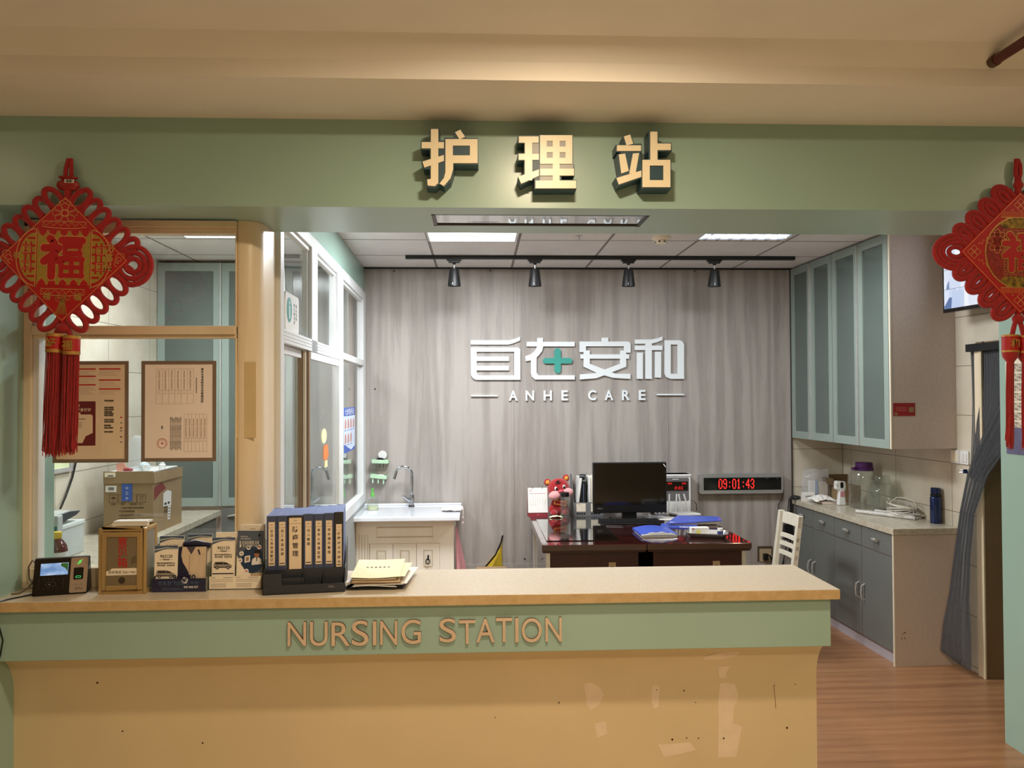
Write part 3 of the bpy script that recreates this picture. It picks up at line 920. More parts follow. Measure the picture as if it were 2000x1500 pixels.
M_letter_face = wood_mat('plywood_letter', ['#cdb497', '#d5bea3', '#dcc8af'], 'X', 1.5, rough=0.6, bump=0.0)
M_letter_side = mat('burnt_letter_edge', (0.33, 0.21, 0.14), rough=0.8)
for ch, cx, cz, w, h in (('N', -.6445, .8149, .0654, .085), ('U', -.5676, .8143, .0624, .0866), ('R', -.4901, .8117, .0667, .0842), ('S', -.422, .8141, .059, .0894),
                         ('I', -.3709, .813, .0129, .085), ('N', -.321, .8134, .0607, .0854), ('G', -.2413, .8157, .0692, .0867), ('S', -.1114, .8184, .0594, .0851),
                         ('T', -.042, .8117, .0579, .0846), ('A', .0231, .8158, .0664, .0849), ('T', .09, .8168, .0581, .0859), ('I', .1356, .8152, .0123, .0867),
                         ('O', .1892, .8137, .072, .0868), ('N', .2682, .8148, .0589, .0861)):
    fit_letter(MB(), ch, cx, cz, w, h, 2.8258, 0.010, M_letter_face, M_letter_side, 0.003).build('letter', t)

# ------------------------------------------------------------------ raised characters on the fascia
M_cream_face = mat('cream_acrylic', (0.94, 0.89, 0.76), rough=0.35, var=0.03, scale=8)
M_teal_side = mat('dark_teal_return', (0.15, 0.27, 0.31), rough=0.45, var=0.1)
M_grey_patch = mat('grey_film', (0.60, 0.60, 0.58), rough=0.4)
for key, ch, lab in (('hu', '护', 'leftmost of three raised cream characters on the green beam, 护'),
                     ('li', '理', 'middle raised cream character on the green beam, 理, with taped gaps'),
                     ('zhan', '站', 'rightmost of three raised cream characters on the green beam, 站')):
    d = SIGN_FASCIA[key]
    xs = [p[0] for q in d['back'] for p in q]
    zs = [p[1] for q in d['back'] for p in q]
    c = Vector(((min(xs) + max(xs)) / 2, FR, (min(zs) + max(zs)) / 2))
    t = thing('sign_character', lab, 'sign', c, group='raised characters over the opening')
    m = MB()
    for q in d['back']:
        m.prism([(p[0] - c.x, p[1] - c.z) for p in q], 0.0735, M_teal_side, o=(0, -0.074, 0))
    m.build('channel_body', t)
    m = MB()
    for i, q in enumerate(d['face']):
        m.prism([(p[0] - c.x, p[1] - c.z) for p in q], 0.005, M_cream_face, o=(0, -0.078 - 0.00012 * i, 0))
    m.build('face', t)
    if 'grey' in d:
        for q in d['grey']:
            MB().prism([(p[0] - c.x, p[1] - c.z) for p in q], 0.003, M_grey_patch, o=(0, -0.0755, 0)).build('tape_patch', t)

# ------------------------------------------------------------------ white lettering on the rear wall
M_sign_white = mat('white_sign_acrylic', (0.90, 0.92, 0.93), rough=0.4, var=0.01)
M_sign_teal = mat('teal_sign_acrylic', (0.24, 0.60, 0.55), rough=0.4, var=0.02)
t = thing('wall_sign', 'white raised lettering with a teal cross on the grey wood wall', 'sign', (0.79, YB, 1.90))
for key in ('zi', 'zai', 'an', 'he', 'dash', 'cross'):
    polys = SIGN_WALL[key]
    for group in ([polys] if key not in ('dash',) else [[p] for p in polys]):
        m = MB()
        for i, q in enumerate(group):
            m.prism([(p[0] - 0.79, p[1] - 1.90) for p in q], 0.020, M_sign_teal if key == 'cross' else M_sign_white, o=(0, -0.022 - 0.00012 * i, 0))
        m.build({'dash': 'dash', 'cross': 'cross'}.get(key, 'character'), t)
for ch, x, w in (('A', 0.2748, .066), ('N', .405, .066), ('H', .5455, .064), ('E', .678, .05), ('C', .895, .062), ('A', 1.027, .066), ('R', 1.161, .06), ('E', 1.290, .052)):
    fit_letter(MB(), ch, x - 0.79, 1.664 - 1.90, w, 0.079, 0, 0.020, M_sign_white, M_sign_white, 0.022).build('letter', t)

# ------------------------------------------------------------------ things on the worktop
# attendance terminal
t = thing('attendance_terminal', 'black and silver fingerprint attendance terminal with lit screen at the left counter end', 'terminal',
          (-1.506, 2.893, CT), rz=math.atan2(0.040, 0.164))
TW, TH, TILT = 0.088, 0.128, 0.030
m = MB()
m.prism([(-0.005, 0.004), (TILT, TH), (TILT + 0.022, TH), (0.075, 0.010), (0.075, 0.0), (-0.004, 0.0)], 2 * TW, M_black, o=(TW, 0, 0), u=(0, 1, 0), v=(0, 0, 1))
m.build('housing', t, bevel=0.003)
TX = xform((0, -0.005, 0.004), rx=-math.atan2(TILT + 0.005, TH - 0.004))
M_gloss_black = mat('gloss_black', (0.02, 0.018, 0.018), rough=0.08, coat=0.4)
m = MB()
m.prism(rrect(-TW + 0.001, 0.031, 0.002, 0.126, 0.004), 0.003, M_gloss_black, o=(0, -0.0025, 0))
for i in range(6):
    for z in (0.021, 0.052):
        m.cyl((-0.068 + 0.0155 * i, -0.0032, z), (-0.068 + 0.0155 * i, -0.0022, z), 0.0013, mat('grey_print', (0.32, 0.30, 0.29), rough=0.6), n=8)
for z in (0.029, 0.037, 0.045):
    for x in (-0.068, 0.0095):
        m.cyl((x, -0.0032, z), (x, -0.0022, z), 0.0013, MATS['grey_print'], n=8)
m.tube([(p[0], -0.003, p[1]) for p in rrect(-0.044, -0.014, 0.029, 0.043, 0.006)], 0.0006, MATS['grey_print'], n=5, closed=True)
m.cyl((-0.034, -0.0035, 0.036), (-0.034, -0.002, 0.036), 0.0015, M_white, n=8)
m.build('face_panel', t).matrix_local = TX
m = MB()
M_screen = bpy.data.materials.new('terminal_screen')
nt = NT(M_screen)
v = coords(nt, (14, 1, 26))
nz = nt.n('ShaderNodeTexNoise')
nz.inputs['Scale'].default_value = 1.2
nt.l(v, nz.inputs['Vector'])
nt.l(ramp(nt, nz.outputs['Fac'], [(0.40, lin('#6f95c9')), (0.55, lin('#9dbbe2')), (0.70, lin('#dfeaf6'))]), nt.b.inputs['Emission Color'])
nt.b.inputs['Emission Strength'].default_value = 0.75
nt.b.inputs['Base Color'].default_value = (0.02, 0.02, 0.02, 1)
nt.b.inputs['Roughness'].default_value = 0.2
m.prism(rct(-0.066, 0.023, 0.068, 0.110), 0.001, M_screen, o=(0, -0.0031, 0))
M_leaf_px = mat('screen_leaves', (0.10, 0.2, 0.08), emit=(0.2, 0.4, 0.14), estr=0.5)
m.prism([(0.0, 0.1085), (0.022, 0.1085), (0.022, 0.076), (0.016, 0.088), (0.012, 0.092), (0.002, 0.097), (-0.002, 0.103)], 0.0004, M_leaf_px, o=(0, -0.0035, 0))
m.build('screen', t).matrix_local = TX
m = MB()
m.prism(rrect(0.031, TW - 0.001, 0.002, 0.126, 0.005), 0.004, mat('rose_silver', (0.68, 0.60, 0.53), rough=0.35, metal=0.4), o=(0, -0.003, 0))
m.build('silver_panel', t).matrix_local = TX
m = MB()
m.prism(rrect(0.042, 0.074, 0.048, 0.090, 0.003), 0.003, M_gloss_black, o=(0, -0.0045, 0))
m.tube([(p[0], -0.0046, p[1]) for p in rrect(0.050, 0.066, 0.054, 0.060, 0.002)], 0.0006, mat('green_glow', (0.1, 0.3, 0.15), emit=(0.25, 0.85, 0.45), estr=1.2), n=5, closed=True)
m.build('finger_reader', t).matrix_local = TX
m = MB()
m.prism([(0.047, 0.104), (0.058, 0.108), (0.056, 0.113), (0.070, 0.119), (0.062, 0.110), (0.066, 0.109), (0.052, 0.099), (0.056, 0.105)], 0.0008,
        mat('green_mark', (0.2, 0.5, 0.2), emit=(0.35, 0.9, 0.35), estr=0.8), o=(0, -0.0036, 0))
m.text('iFace 702', 0.006, M_grey_ink, (0.060, -0.0031, 0.030), d=0.0003, width=0.028)
m.text('ZKTeco', 0.007, M_ink, (0.062, -0.0031, 0.016), d=0.0003, width=0.024, bold=0.01)
m.build('marks', t).matrix_local = TX

cab = tag(MB().tube([(-1.592, 2.915, CT + 0.004), (-1.62, 2.868, CT + 0.003), (-1.648, 2.834, CT + 0.003), (-1.660, 2.796, CT + 0.004), (-1.668, 2.790, CT - 0.035),
                     (-1.664, 2.800, 0.87), (-1.660, 2.818, 0.81), (-1.668, 2.818, 0.76), (-1.676, 2.819, 0.735), (-1.690, 2.822, 0.68), (-1.692, 2.80, 0.4), (-1.692, 2.80, 0.004)], 0.0028, M_black, n=7)
          .build('charging_cable'), 'thin black cord running off the left counter end down past the green band', 'cord')
m = MB()
mg = mat('grey_cable', (0.42, 0.37, 0.31), rough=0.6)
m.tube([(-1.595, 2.930, CT + 0.012), (-1.615, 2.935, CT + 0.022), (-1.640, 2.940, CT + 0.05), (-1.645, 2.945, CT + 0.09), (-1.632, 2.945, CT + 0.115), (-1.615, 2.945, CT + 0.10),
        (-1.612, 2.94, CT + 0.06), (-1.632, 2.925, CT + 0.022), (-1.655, 2.91, CT + 0.004), (-1.68, 2.90, CT + 0.004)], 0.0032, mg, n=7)
tag(m.build('loop_cable'), 'grey cable bent into a loop behind the attendance terminal', 'cord')

# suggestion box
SB = (-1.285, 2.888, CT)
t = thing('suggestion_box', 'bronze metal suggestion box with red 意见箱 lettering on its hinged front', 'box', SB)
M_bronze = mat('bronze_aluminium', (0.72, 0.60, 0.40), rough=0.35, metal=0.3, var=0.05)
M_bronze_panel = mat('bronze_brushed_panel', (0.52, 0.46, 0.36), rough=0.4, metal=0.2, var=0.05)
M_bronze_side = mat('grey_bronze_side', (0.60, 0.57, 0.52), rough=0.35, metal=0.3)
bw, bh, bd = 0.085, 0.238, 0.105
m = MB()
m.box((-bw + 0.004, 0.004, 0.004), (bw - 0.004, bd, bh - 0.004), M_bronze_side)
m.build('body', t)
m = MB()
for x in (-bw, bw - 0.014):
    for y in (0, bd - 0.014):
        m.box((x, y, 0), (x + 0.014, y + 0.014, bh), M_bronze)
for z in (0, bh - 0.014):
    for y in (0, bd - 0.014):
        m.box((-bw + 0.014, y, z), (bw - 0.014, y + 0.014, z + 0.014), M_bronze)
    for x in (-bw, bw - 0.014):
        m.box((x, 0.014, z), (x + 0.014, bd - 0.014, z + 0.014), M_bronze)
m.build('edge_frame', t, bevel=0.005, seg=3)
m = MB()
for a, b in (((-0.071, 0.016), (-0.055, 0.222)), ((0.055, 0.016), (0.071, 0.222)), ((-0.055, 0.206), (0.055, 0.222)), ((-0.055, 0.016), (0.055, 0.032))):
    m.box((a[0], -0.004, a[1]), (b[0], 0.004, b[1]), M_bronze)
dr = m.build('door', t, bevel=0.0015)
m = MB()
m.box((-0.056, -0.0005, 0.031), (0.056, 0.003, 0.207), M_bronze_panel)
m.cyl((0.0, -0.0015, 0.050), (0.0, 0.0, 0.050), 0.012, mat('dark_disc', (0.25, 0.20, 0.15), rough=0.5), n=20)
m.build('door_panel', dr)
m = MB()
for i, ch in enumerate('意见箱'):
    m.text(ch, 0.0275, M_red_ink, (0.002, -0.0006, 0.188 - 0.0370 * i), d=0.0006, bold=0.008, res=3)
m.build('lettering', dr)
m = MB()
m.cyl((0.046, -0.006, 0.126), (0.046, 0.0, 0.126), 0.009, M_steel, n=16)
m.box((0.0445, -0.010, 0.120), (0.0475, -0.005, 0.132), mat('brass_key', (0.65, 0.5, 0.25), rough=0.3, metal=0.9))
m.build('lock', dr)
m = MB()
m.prism([(-0.055, 0.068), (0.055, 0.070), (0.055, 0.094), (-0.035, 0.093), (-0.044, 0.086), (-0.055, 0.083)], 0.0006, M_cream_paper, o=(0, -0.0012, 0))
m.text('投诉电话 52611960', 0.009, M_ink, (0.0, -0.0013, 0.080), d=0.0002, width=0.095, bold=0.005)
m.build('paper_label', dr)
t2 = tag(MB().box((-0.055, 0, 0), (0.070, 0.02, 0.010), M_cream_paper, xf=xform((-1.286, 2.935, CT + bh + 0.0005))).box((-0.050, 0.002, 0.010), (0.0715, 0.05, 0.017), M_paper, xf=xform((-1.286, 2.932, CT + bh + 0.0005)))
         .build('paper_pad'), 'folded white sheets lying on top of the bronze suggestion box', 'paper')


# ------------------------------------------------------------------ leaflets and their racks
M_navy = mat('navy_print', (0.13, 0.14, 0.24), rough=0.35)
M_steelblue = mat('slate_blue_print', (0.33, 0.37, 0.43), rough=0.35)
M_cover_blue = mat('cover_blue', (0.27, 0.34, 0.46), rough=0.4)
M_sky = mat('pale_grey_blue_print', (0.70, 0.71, 0.68), rough=0.4)
M_van = mat('van_grey', (0.62, 0.58, 0.52), rough=0.4)
M_vanw = mat('van_window', (0.17, 0.16, 0.17), rough=0.3)


def van(m, cx, cz, s, y):
    """A little printed van, side view."""
    def q(poly, mt, l=0.0003):
        m.prism([(cx + a * s, cz + b * s) for a, b in poly], 0.0003, mt, o=(0, y - l, 0))
    q([(-0.5, -0.10), (0.5, -0.10), (0.52, 0.03), (0.44, 0.08), (0.20, 0.20), (-0.02, 0.25), (-0.45, 0.24), (-0.52, 0.06)], M_van)
    q([(-0.44, 0.09), (0.02, 0.09), (0.02, 0.20), (-0.40, 0.20)], M_vanw, 0.0006)
    q([(0.05, 0.09), (0.38, 0.08), (0.20, 0.18), (0.05, 0.20)], M_vanw, 0.0006)
    q([(-0.5, -0.10), (0.5, -0.10), (0.5, -0.06), (-0.5, -0.04)], M_vanw, 0.0006)
    for x in (-0.31, 0.31):
        q([(x + 0.095 * math.cos(i * PI / 6), -0.10 + 0.095 * math.sin(i * PI / 6)) for i in range(12)], M_vanw, 0.0008)
        q([(x + 0.05 * math.cos(i * PI / 6), -0.10 + 0.05 * math.sin(i * PI / 6)) for i in range(12)], M_sky, 0.0011)


def leaflet_van(label, w, h, x, y, z, tilt, rz=0.0, group='ambulance leaflets', n=5):
    t = thing('leaflet', label, 'leaflet', (x, y, z), rot=(-tilt, 0, rz), group=group)
    m = MB()
    m.box((-w / 2, 0, 0), (w / 2, 0.0045, h), M_cream_paper)
    m.build('cover', t)
    m = MB()
    m.prism([(-w / 2, h), (-w / 2, h - 0.026)] + [(-w / 2 + w * i / 8, h - 0.026 + 0.014 * math.sin(PI * min(1, i / 6) / 1.6)) for i in range(1, 9)] + [(w / 2, h)], 0.0003, M_cover_blue, o=(0, -0.0003, 0))
    m.prism([(-w / 2, h - 0.012), (0, h - 0.005), (w / 2, h - 0.010), (w / 2, h - 0.013), (0, h - 0.009), (-w / 2, h - 0.018)], 0.0003, M_sky, o=(0, -0.0006, 0))
    m.text('962120', 0.011, M_ink, (0, -0.0003, h - 0.038), d=0.0003, bold=0.012, width=w * 0.58)
    m.text('呼叫热线', 0.0042, M_ink, (0, -0.0003, h - 0.050), d=0.0003, bold=0.02)
    m.box((-0.024, -0.0005, h - 0.0503), (-0.013, 0, h - 0.0497), M_ink)
    m.box((0.013, -0.0005, h - 0.0503), (0.024, 0, h - 0.0497), M_ink)
    m.text('南京市非急救转运中心', 0.0050, M_ink, (0, -0.0003, h - 0.063), d=0.0003, bold=0.015, width=w * 0.78)
    m.text('康复转运、安全护送', 0.0050, M_ink, (0, -0.0003, h - 0.071), d=0.0003, bold=0.015, width=w * 0.78)
    van(m, -0.002, h - 0.104, w * 0.78, 0.0)
    m.box((-w / 2 + 0.002, -0.0005, h - 0.134), (w / 2 - 0.004, 0, h - 0.130), M_navy)
    m.build('print', t)
    return t


def rack(label, x, y, w, rz=0.0):
    """Clear two-tier leaflet rack."""
    t = thing('leaflet_rack', label, 'leaflet rack', (x, y, CT), rz=rz, group='clear leaflet racks on the counter')
    m = MB()
    m.box((-w / 2, -0.002, 0), (w / 2, 0.072, 0.002), M_clear)
    m.box((-w / 2, 0.070, 0), (w / 2, 0.0725, 0.17), M_clear)
    m.box((-w / 2, 0.032, 0.002), (w / 2, 0.034, 0.085), M_clear)
    m.build('shell', t)
    for s in (-1, 1):
        MB().box((s * w / 2 - 0.001, -0.002, 0), (s * w / 2 + 0.001, 0.072, 0.10), M_clear).build('side', t)
    return t


# rack with the navy front
t = rack('clear rack beside the suggestion box with navy front reading 962120', -1.092, 2.912, 0.196)
M_navy_film = glass_mat('navy_film', tint=(0.30, 0.30, 0.40), haze=0.80, hazecol=(0.030, 0.030, 0.075), rough=0.1)
m = MB()
m.box((-0.097, -0.004, 0.001), (0.097, -0.002, 0.049), M_navy_film)
m.build('front_lip', t)
m = MB()
m.text('962120', 0.020, M_navy, (0.02, -0.0042, 0.053), d=0.0006, bold=0.03, width=0.11, res=3)
m.tube([(-0.082, -0.005, 0.060), (-0.085, -0.005, 0.051), (-0.080, -0.005, 0.046)], 0.003, M_navy, n=6)
m.text('非急救转运服务平台', 0.012, M_cover_blue, (0.0, -0.0042, 0.033), d=0.0004, bold=0.02, width=0.155)
m.text('南京市急救中心', 0.008, M_cover_blue, (-0.02, -0.0042, 0.011), d=0.0004, bold=0.02)
m.text('专业 安全 快捷', 0.006, M_white, (0.045, -0.0042, 0.018), d=0.0004, bold=0.03)
m.prism([(0.022 + 0.012 * math.cos(i * PI / 8), 0.042 + 0.012 * math.sin(i * PI / 8)) for i in range(16)], 0.0004, M_white, o=(0, -0.0045, 0))
m.prism([(0.014, 0.042), (0.024, 0.037), (0.030, 0.046), (0.024, 0.043), (0.021, 0.053)], 0.0004, M_navy, o=(0, -0.0049, 0))
m.build('lettering', t)
leaflet_van('ambulance leaflet left of the white coat leaflet in the navy rack', 0.083, 0.163, -1.142, 2.916, CT + 0.003, 0.06)
leaflet_van('ambulance leaflet in the upper tier of the navy fronted rack', 0.088, 0.193, -1.134, 2.951, CT + 0.003, 0.03)
# white coat leaflet
t = thing('leaflet', 'leaflet with a white coat on navy, right half of the navy rack', 'leaflet', (-1.048, 2.916, CT + 0.003), rot=(-0.06, 0, 0))
w, h = 0.100, 0.158
m = MB()
m.box((-w / 2, 0, 0), (w / 2, 0.006, h), M_navy)
m.build('cover', t)
m = MB()
M_coat = mat('coat_print', (0.83, 0.74, 0.63), rough=0.5, var=0.08, scale=60, stretch=(1, 1, 0.2))
m.prism([(-0.036, h), (-0.040, h - 0.03), (-0.034, h - 0.055), (-0.016, h - 0.085), (-0.002, h - 0.12), (0.004, h - 0.155), (w / 2, h - 0.155), (w / 2, h)], 0.0003, M_coat, o=(0, -0.0003, 0))
m.prism([(-0.022, h), (0.012, h), (-0.004, h - 0.028)], 0.0003, mat('shirt_print', (0.30, 0.26, 0.29), rough=0.6, var=0.4, scale=300), o=(0, -0.0006, 0))
m.prism([(-0.012, h - 0.028), (-0.008, h - 0.028), (-0.009, h - 0.10), (-0.012, h - 0.10)], 0.0003, mat('coat_fold', (0.70, 0.60, 0.50), rough=0.6), o=(0, -0.0006, 0))
m.prism([(0.018, h - 0.010), (0.024, h - 0.010), (0.030, h - 0.028), (0.025, h - 0.030)], 0.0003, M_navy, o=(0, -0.0006, 0))
m.build('print', t)
# curled leaflets at the back right of the first rack
t = thing('leaflet', 'leaflet with a curled dark top behind the white coat leaflet', 'leaflet', (-1.040, 2.951, CT + 0.003), rot=(-0.02, 0, 0))
m = MB()
m.box((-0.046, 0, 0), (0.046, 0.004, 0.165), M_cream_paper)
m.prism([(-0.046, 0.165), (0.046, 0.165), (0.046, 0.158), (-0.046, 0.152)], 0.0003, M_cover_blue, o=(0, -0.0003, 0))
m.build('cover', t)
m = MB()
m.tube([(-0.046, -0.006, 0.163), (0.0, -0.012, 0.168), (0.052, -0.010, 0.158)], [0.010, 0.012, 0.009], M_navy, n=12)
m.build('curl', t)
leaflet_van('ambulance leaflet standing highest behind the curled leaflet', 0.088, 0.196, -1.036, 2.966, CT + 0.003, 0.02)

# second rack
t = rack('clear rack beside the binders with a printed white paper strip along its front', -0.896, 2.936, 0.196)
m = MB()
m.box((-0.094, -0.0045, 0.004), (0.094, -0.002, 0.049), M_cream_paper)
for x0 in (-0.088, 0.004):
    m.box((x0, -0.0050, 0.044), (x0 + 0.016, -0.0044, 0.0455), M_grey_ink)
    m.box((x0 + 0.045, -0.0050, 0.044), (x0 + 0.08, -0.0044, 0.0455), M_grey_ink)
    for k, z in enumerate((0.037, 0.031, 0.022, 0.018, 0.014, 0.010)):
        m.box((x0, -0.0050, z), (x0 + (0.08 if k < 2 else 0.055), -0.0044, z + 0.0008), M_grey_ink)
m.build('paper_strip', t)
leaflet_van('ambulance leaflet in the second rack, next to the slate blue leaflet', 0.083, 0.160, -0.942, 2.938, CT + 0.030, 0.05)
t = thing('leaflet', 'slate blue medical insurance leaflet with a seated doctor drawing next to the binders', 'leaflet', (-0.848, 2.938, CT + 0.030), rot=(-0.05, 0.02, 0))
w, h = 0.094, 0.183
m = MB()
m.box((-w / 2, 0, 0), (w / 2, 0.006, h), M_steelblue)
m.build('cover', t)
m = MB()
m.prism([(-w / 2, 0), (0.005, 0), (0.005, 0.035), (-0.028, 0.055), (-w / 2, 0.093)], 0.0003, M_cream_paper, o=(0, -0.0003, 0))
m.prism([(0.005, 0.0), (w / 2, 0), (w / 2, 0.03), (0.005, 0.03)], 0.0003, mat('tan_print', (0.74, 0.66, 0.54), rough=0.5), o=(0, -0.0003, 0))
mb = mat('deep_blue_print', (0.13, 0.22, 0.33), rough=0.4)
m.prism([(0.010 + 0.040 * math.cos(i * PI / 12), 0.078 + 0.050 * math.sin(i * PI / 12)) for i in range(24)], 0.0003, mb, o=(0, -0.0006, 0))
m.text('MEDICAL', 0.0050, M_paper, (-0.036, -0.0003, h - 0.021), d=0.0003, align='LEFT')
m.text('INSURANCE', 0.0050, M_paper, (-0.036, -0.0003, h - 0.029), d=0.0003, align='LEFT')
for k, s in enumerate(('南京市城乡居民', '基本医疗保险政策')):
    m.box((-0.038, -0.0006, h - 0.0475 - 0.0125 * k), (0.031 + 0.005 * k, -0.0002, h - 0.0375 - 0.0125 * k), M_paper)
    m.text(s, 0.0080, M_ink, (-0.003 + 0.002 * k, -0.0006, h - 0.0425 - 0.0125 * k), d=0.0003, bold=0.02, width=0.064)
m.prism([(0.033 + 0.005 * math.cos(i * PI / 6), h - 0.016 + 0.005 * math.sin(i * PI / 6)) for i in range(12)], 0.0003, M_ink, o=(0, -0.0003, 0))
for x, z, mt in ((-0.005, 0.122, M_ink), (0.034, 0.124, M_red_ink), (-0.030, 0.100, M_card), (-0.034, 0.075, M_card), (-0.010, 0.036, M_red_ink)):
    m.prism([(x + 0.0085 * math.cos(i * PI / 8), z + 0.0085 * math.sin(i * PI / 8)) for i in range(16)], 0.0003, M_paper, o=(0, -0.0009, 0))
    m.box((x - 0.004, -0.0013, z - 0.002), (x + 0.004, -0.0008, z + 0.002), mt)
ms = mat('print_face', (0.62, 0.42, 0.29), rough=0.6)
m.prism([(0.026 + 0.0095 * math.cos(i * PI / 8), 0.098 + 0.012 * math.sin(i * PI / 8)) for i in range(16)], 0.0003, ms, o=(0, -0.0009, 0))
m.prism([(0.0155, 0.101), (0.0365, 0.101), (0.037, 0.112), (0.030, 0.115), (0.018, 0.113)], 0.0003, M_ink, o=(0, -0.0012, 0))
m.prism([(0.008, 0.058), (0.044, 0.062), (0.042, 0.080), (0.034, 0.086), (0.018, 0.086), (0.009, 0.078)], 0.0003, M_paper, o=(0, -0.0010, 0))
m.prism([(0.024, 0.086), (0.028, 0.086), (0.027, 0.072), (0.025, 0.072)], 0.0003, M_ink, o=(0, -0.0013, 0))
m.prism([(-0.018, 0.066), (0.002, 0.070), (0.002, 0.094), (-0.018, 0.090)], 0.0003, M_paper, o=(0, -0.0012, 0))
m.prism([(-0.013, 0.072), (-0.003, 0.074), (-0.003, 0.088), (-0.013, 0.086)], 0.0003, M_card, o=(0, -0.0015, 0))
m.build('print', t)
for lab, x, y, w, h in (('plain cream leaflet standing behind the ambulance leaflet of the second rack', -0.934, 2.972, 0.092, 0.200),
                        ('plain cream leaflet standing tallest behind the slate blue leaflet', -0.846, 2.974, 0.090, 0.228)):
    t = thing('leaflet', lab, 'leaflet', (x, y, CT + 0.003), rot=(-0.02, 0, 0), group='plain leaflets at the back')
    MB().box((-w / 2, 0, 0), (w / 2, 0.008, h), M_cream_paper).build('cover', t)
    m = MB()
    m.box((-0.010, -0.0005, h - 0.017), (0.010, 0, h - 0.015), mat('tan_line', (0.66, 0.52, 0.38), rough=0.6))
    m.box((-0.022, -0.0005, h - 0.024), (0.022, 0, h - 0.0228), MATS['tan_line'])
    m.build('print', t)

# ------------------------------------------------------------------ binder organiser and seven binders
OA = math.atan2(0.035, 0.272)
OG = xform((-0.771, 2.838, CT), rz=OA)
t = thing('desk_organiser', 'black plastic desk organiser with open compartments holding the blue binders', 'organiser', (-0.771, 2.838, CT), rz=OA)
M_org = mat('blue_black_plastic', (0.17, 0.185, 0.215), rough=0.4, var=0.04)
OW = 0.288
m = MB()
m.box((0, 0, 0), (OW, 0.285, 0.004), M_org)
m.box((0, 0, 0), (OW, 0.003, 0.033), M_org)
m.box((0, 0, 0.03), (0.066, 0.003, 0.074), M_org)
m.box((0, 0.055, 0), (OW, 0.058, 0.078), M_org)
m.prism([(0, 0), (0.058, 0), (0.058, 0.078), (0, 0.074)], 0.003, M_org, o=(0.003, 0, 0), u=(0, 1, 0), v=(0, 0, 1))
m.prism([(0, 0), (0.058, 0), (0.058, 0.078), (0, 0.033)], 0.003, M_org, o=(OW, 0, 0), u=(0, 1, 0), v=(0, 0, 1))
m.build('tray', t, bevel=0.001)
for x in (0.066, 0.140, 0.212):
    MB().prism([(0.003, 0.004), (0.055, 0.004), (0.055, 0.077), (0.003, 0.033 if x > 0.07 else 0.074)], 0.002, M_org, o=(x, 0, 0), u=(0, 1, 0), v=(0, 0, 1)).build('divider', t)
MB().box((0.066, 0.026, 0.004), (0.138, 0.028, 0.052), M_org).build('divider', t)
for x in (OW, 0.003):
    MB().prism([(0.058, 0.004), (0.285, 0.004), (0.285, 0.15), (0.20, 0.13), (0.10, 0.085), (0.058, 0.078)], 0.003, M_org, o=(x, 0, 0), u=(0, 1, 0), v=(0, 0, 1)).build('side_panel', t)
MB().text('DELI', 0.008, M_grey_ink, (0.240, -0.0002, 0.022), d=0.0005, bold=0.02).build('mark', t)

M_bind = mat('blue_binder', (0.42, 0.50, 0.72), rough=0.4, var=0.03, scale=40)
M_bind_spine = mat('navy_binder_spine', (0.25, 0.29, 0.41), rough=0.45, var=0.03, scale=40)
M_bind_black = mat('black_binder_spine', (0.16, 0.155, 0.155), rough=0.5, var=0.03)
M_label = mat('tan_label', (0.90, 0.82, 0.70), rough=0.7, var=0.03)
bx = 0.006
SP = 0.0358
defs = [(SP, 'n', '来访人员体温登记', 0.0, '来访人员 spine label'), (SP, 'n', '员工体温监测', 0.0, '员工 spine label'), (0.055, 'w', '防疫管理', 0.0, ''),
        (SP, 'n', '出入管理', 0.004, ''), (SP, 'n', '老年人体温监测', 0.003, ''), (SP, 'n', '消杀通风管理', 0.005, ''), (0.033, 'k', '健康状况承诺书', 0.008, '')]
labs = ['narrow blue binder at the left end of the row, beside the leaflet racks',
        'narrow blue binder second from the left, just left of the wide binder',
        'wide binder with large spine writing 防疫管理, widest of the seven',
        'narrow blue binder labelled 出入管理, just right of the wide binder',
        'narrow blue binder labelled 老年人体温监测 between two blue binders',
        'narrow blue binder labelled 消杀通风管理 beside the black spined binder',
        'black spined binder with a low label at the right end of the row']
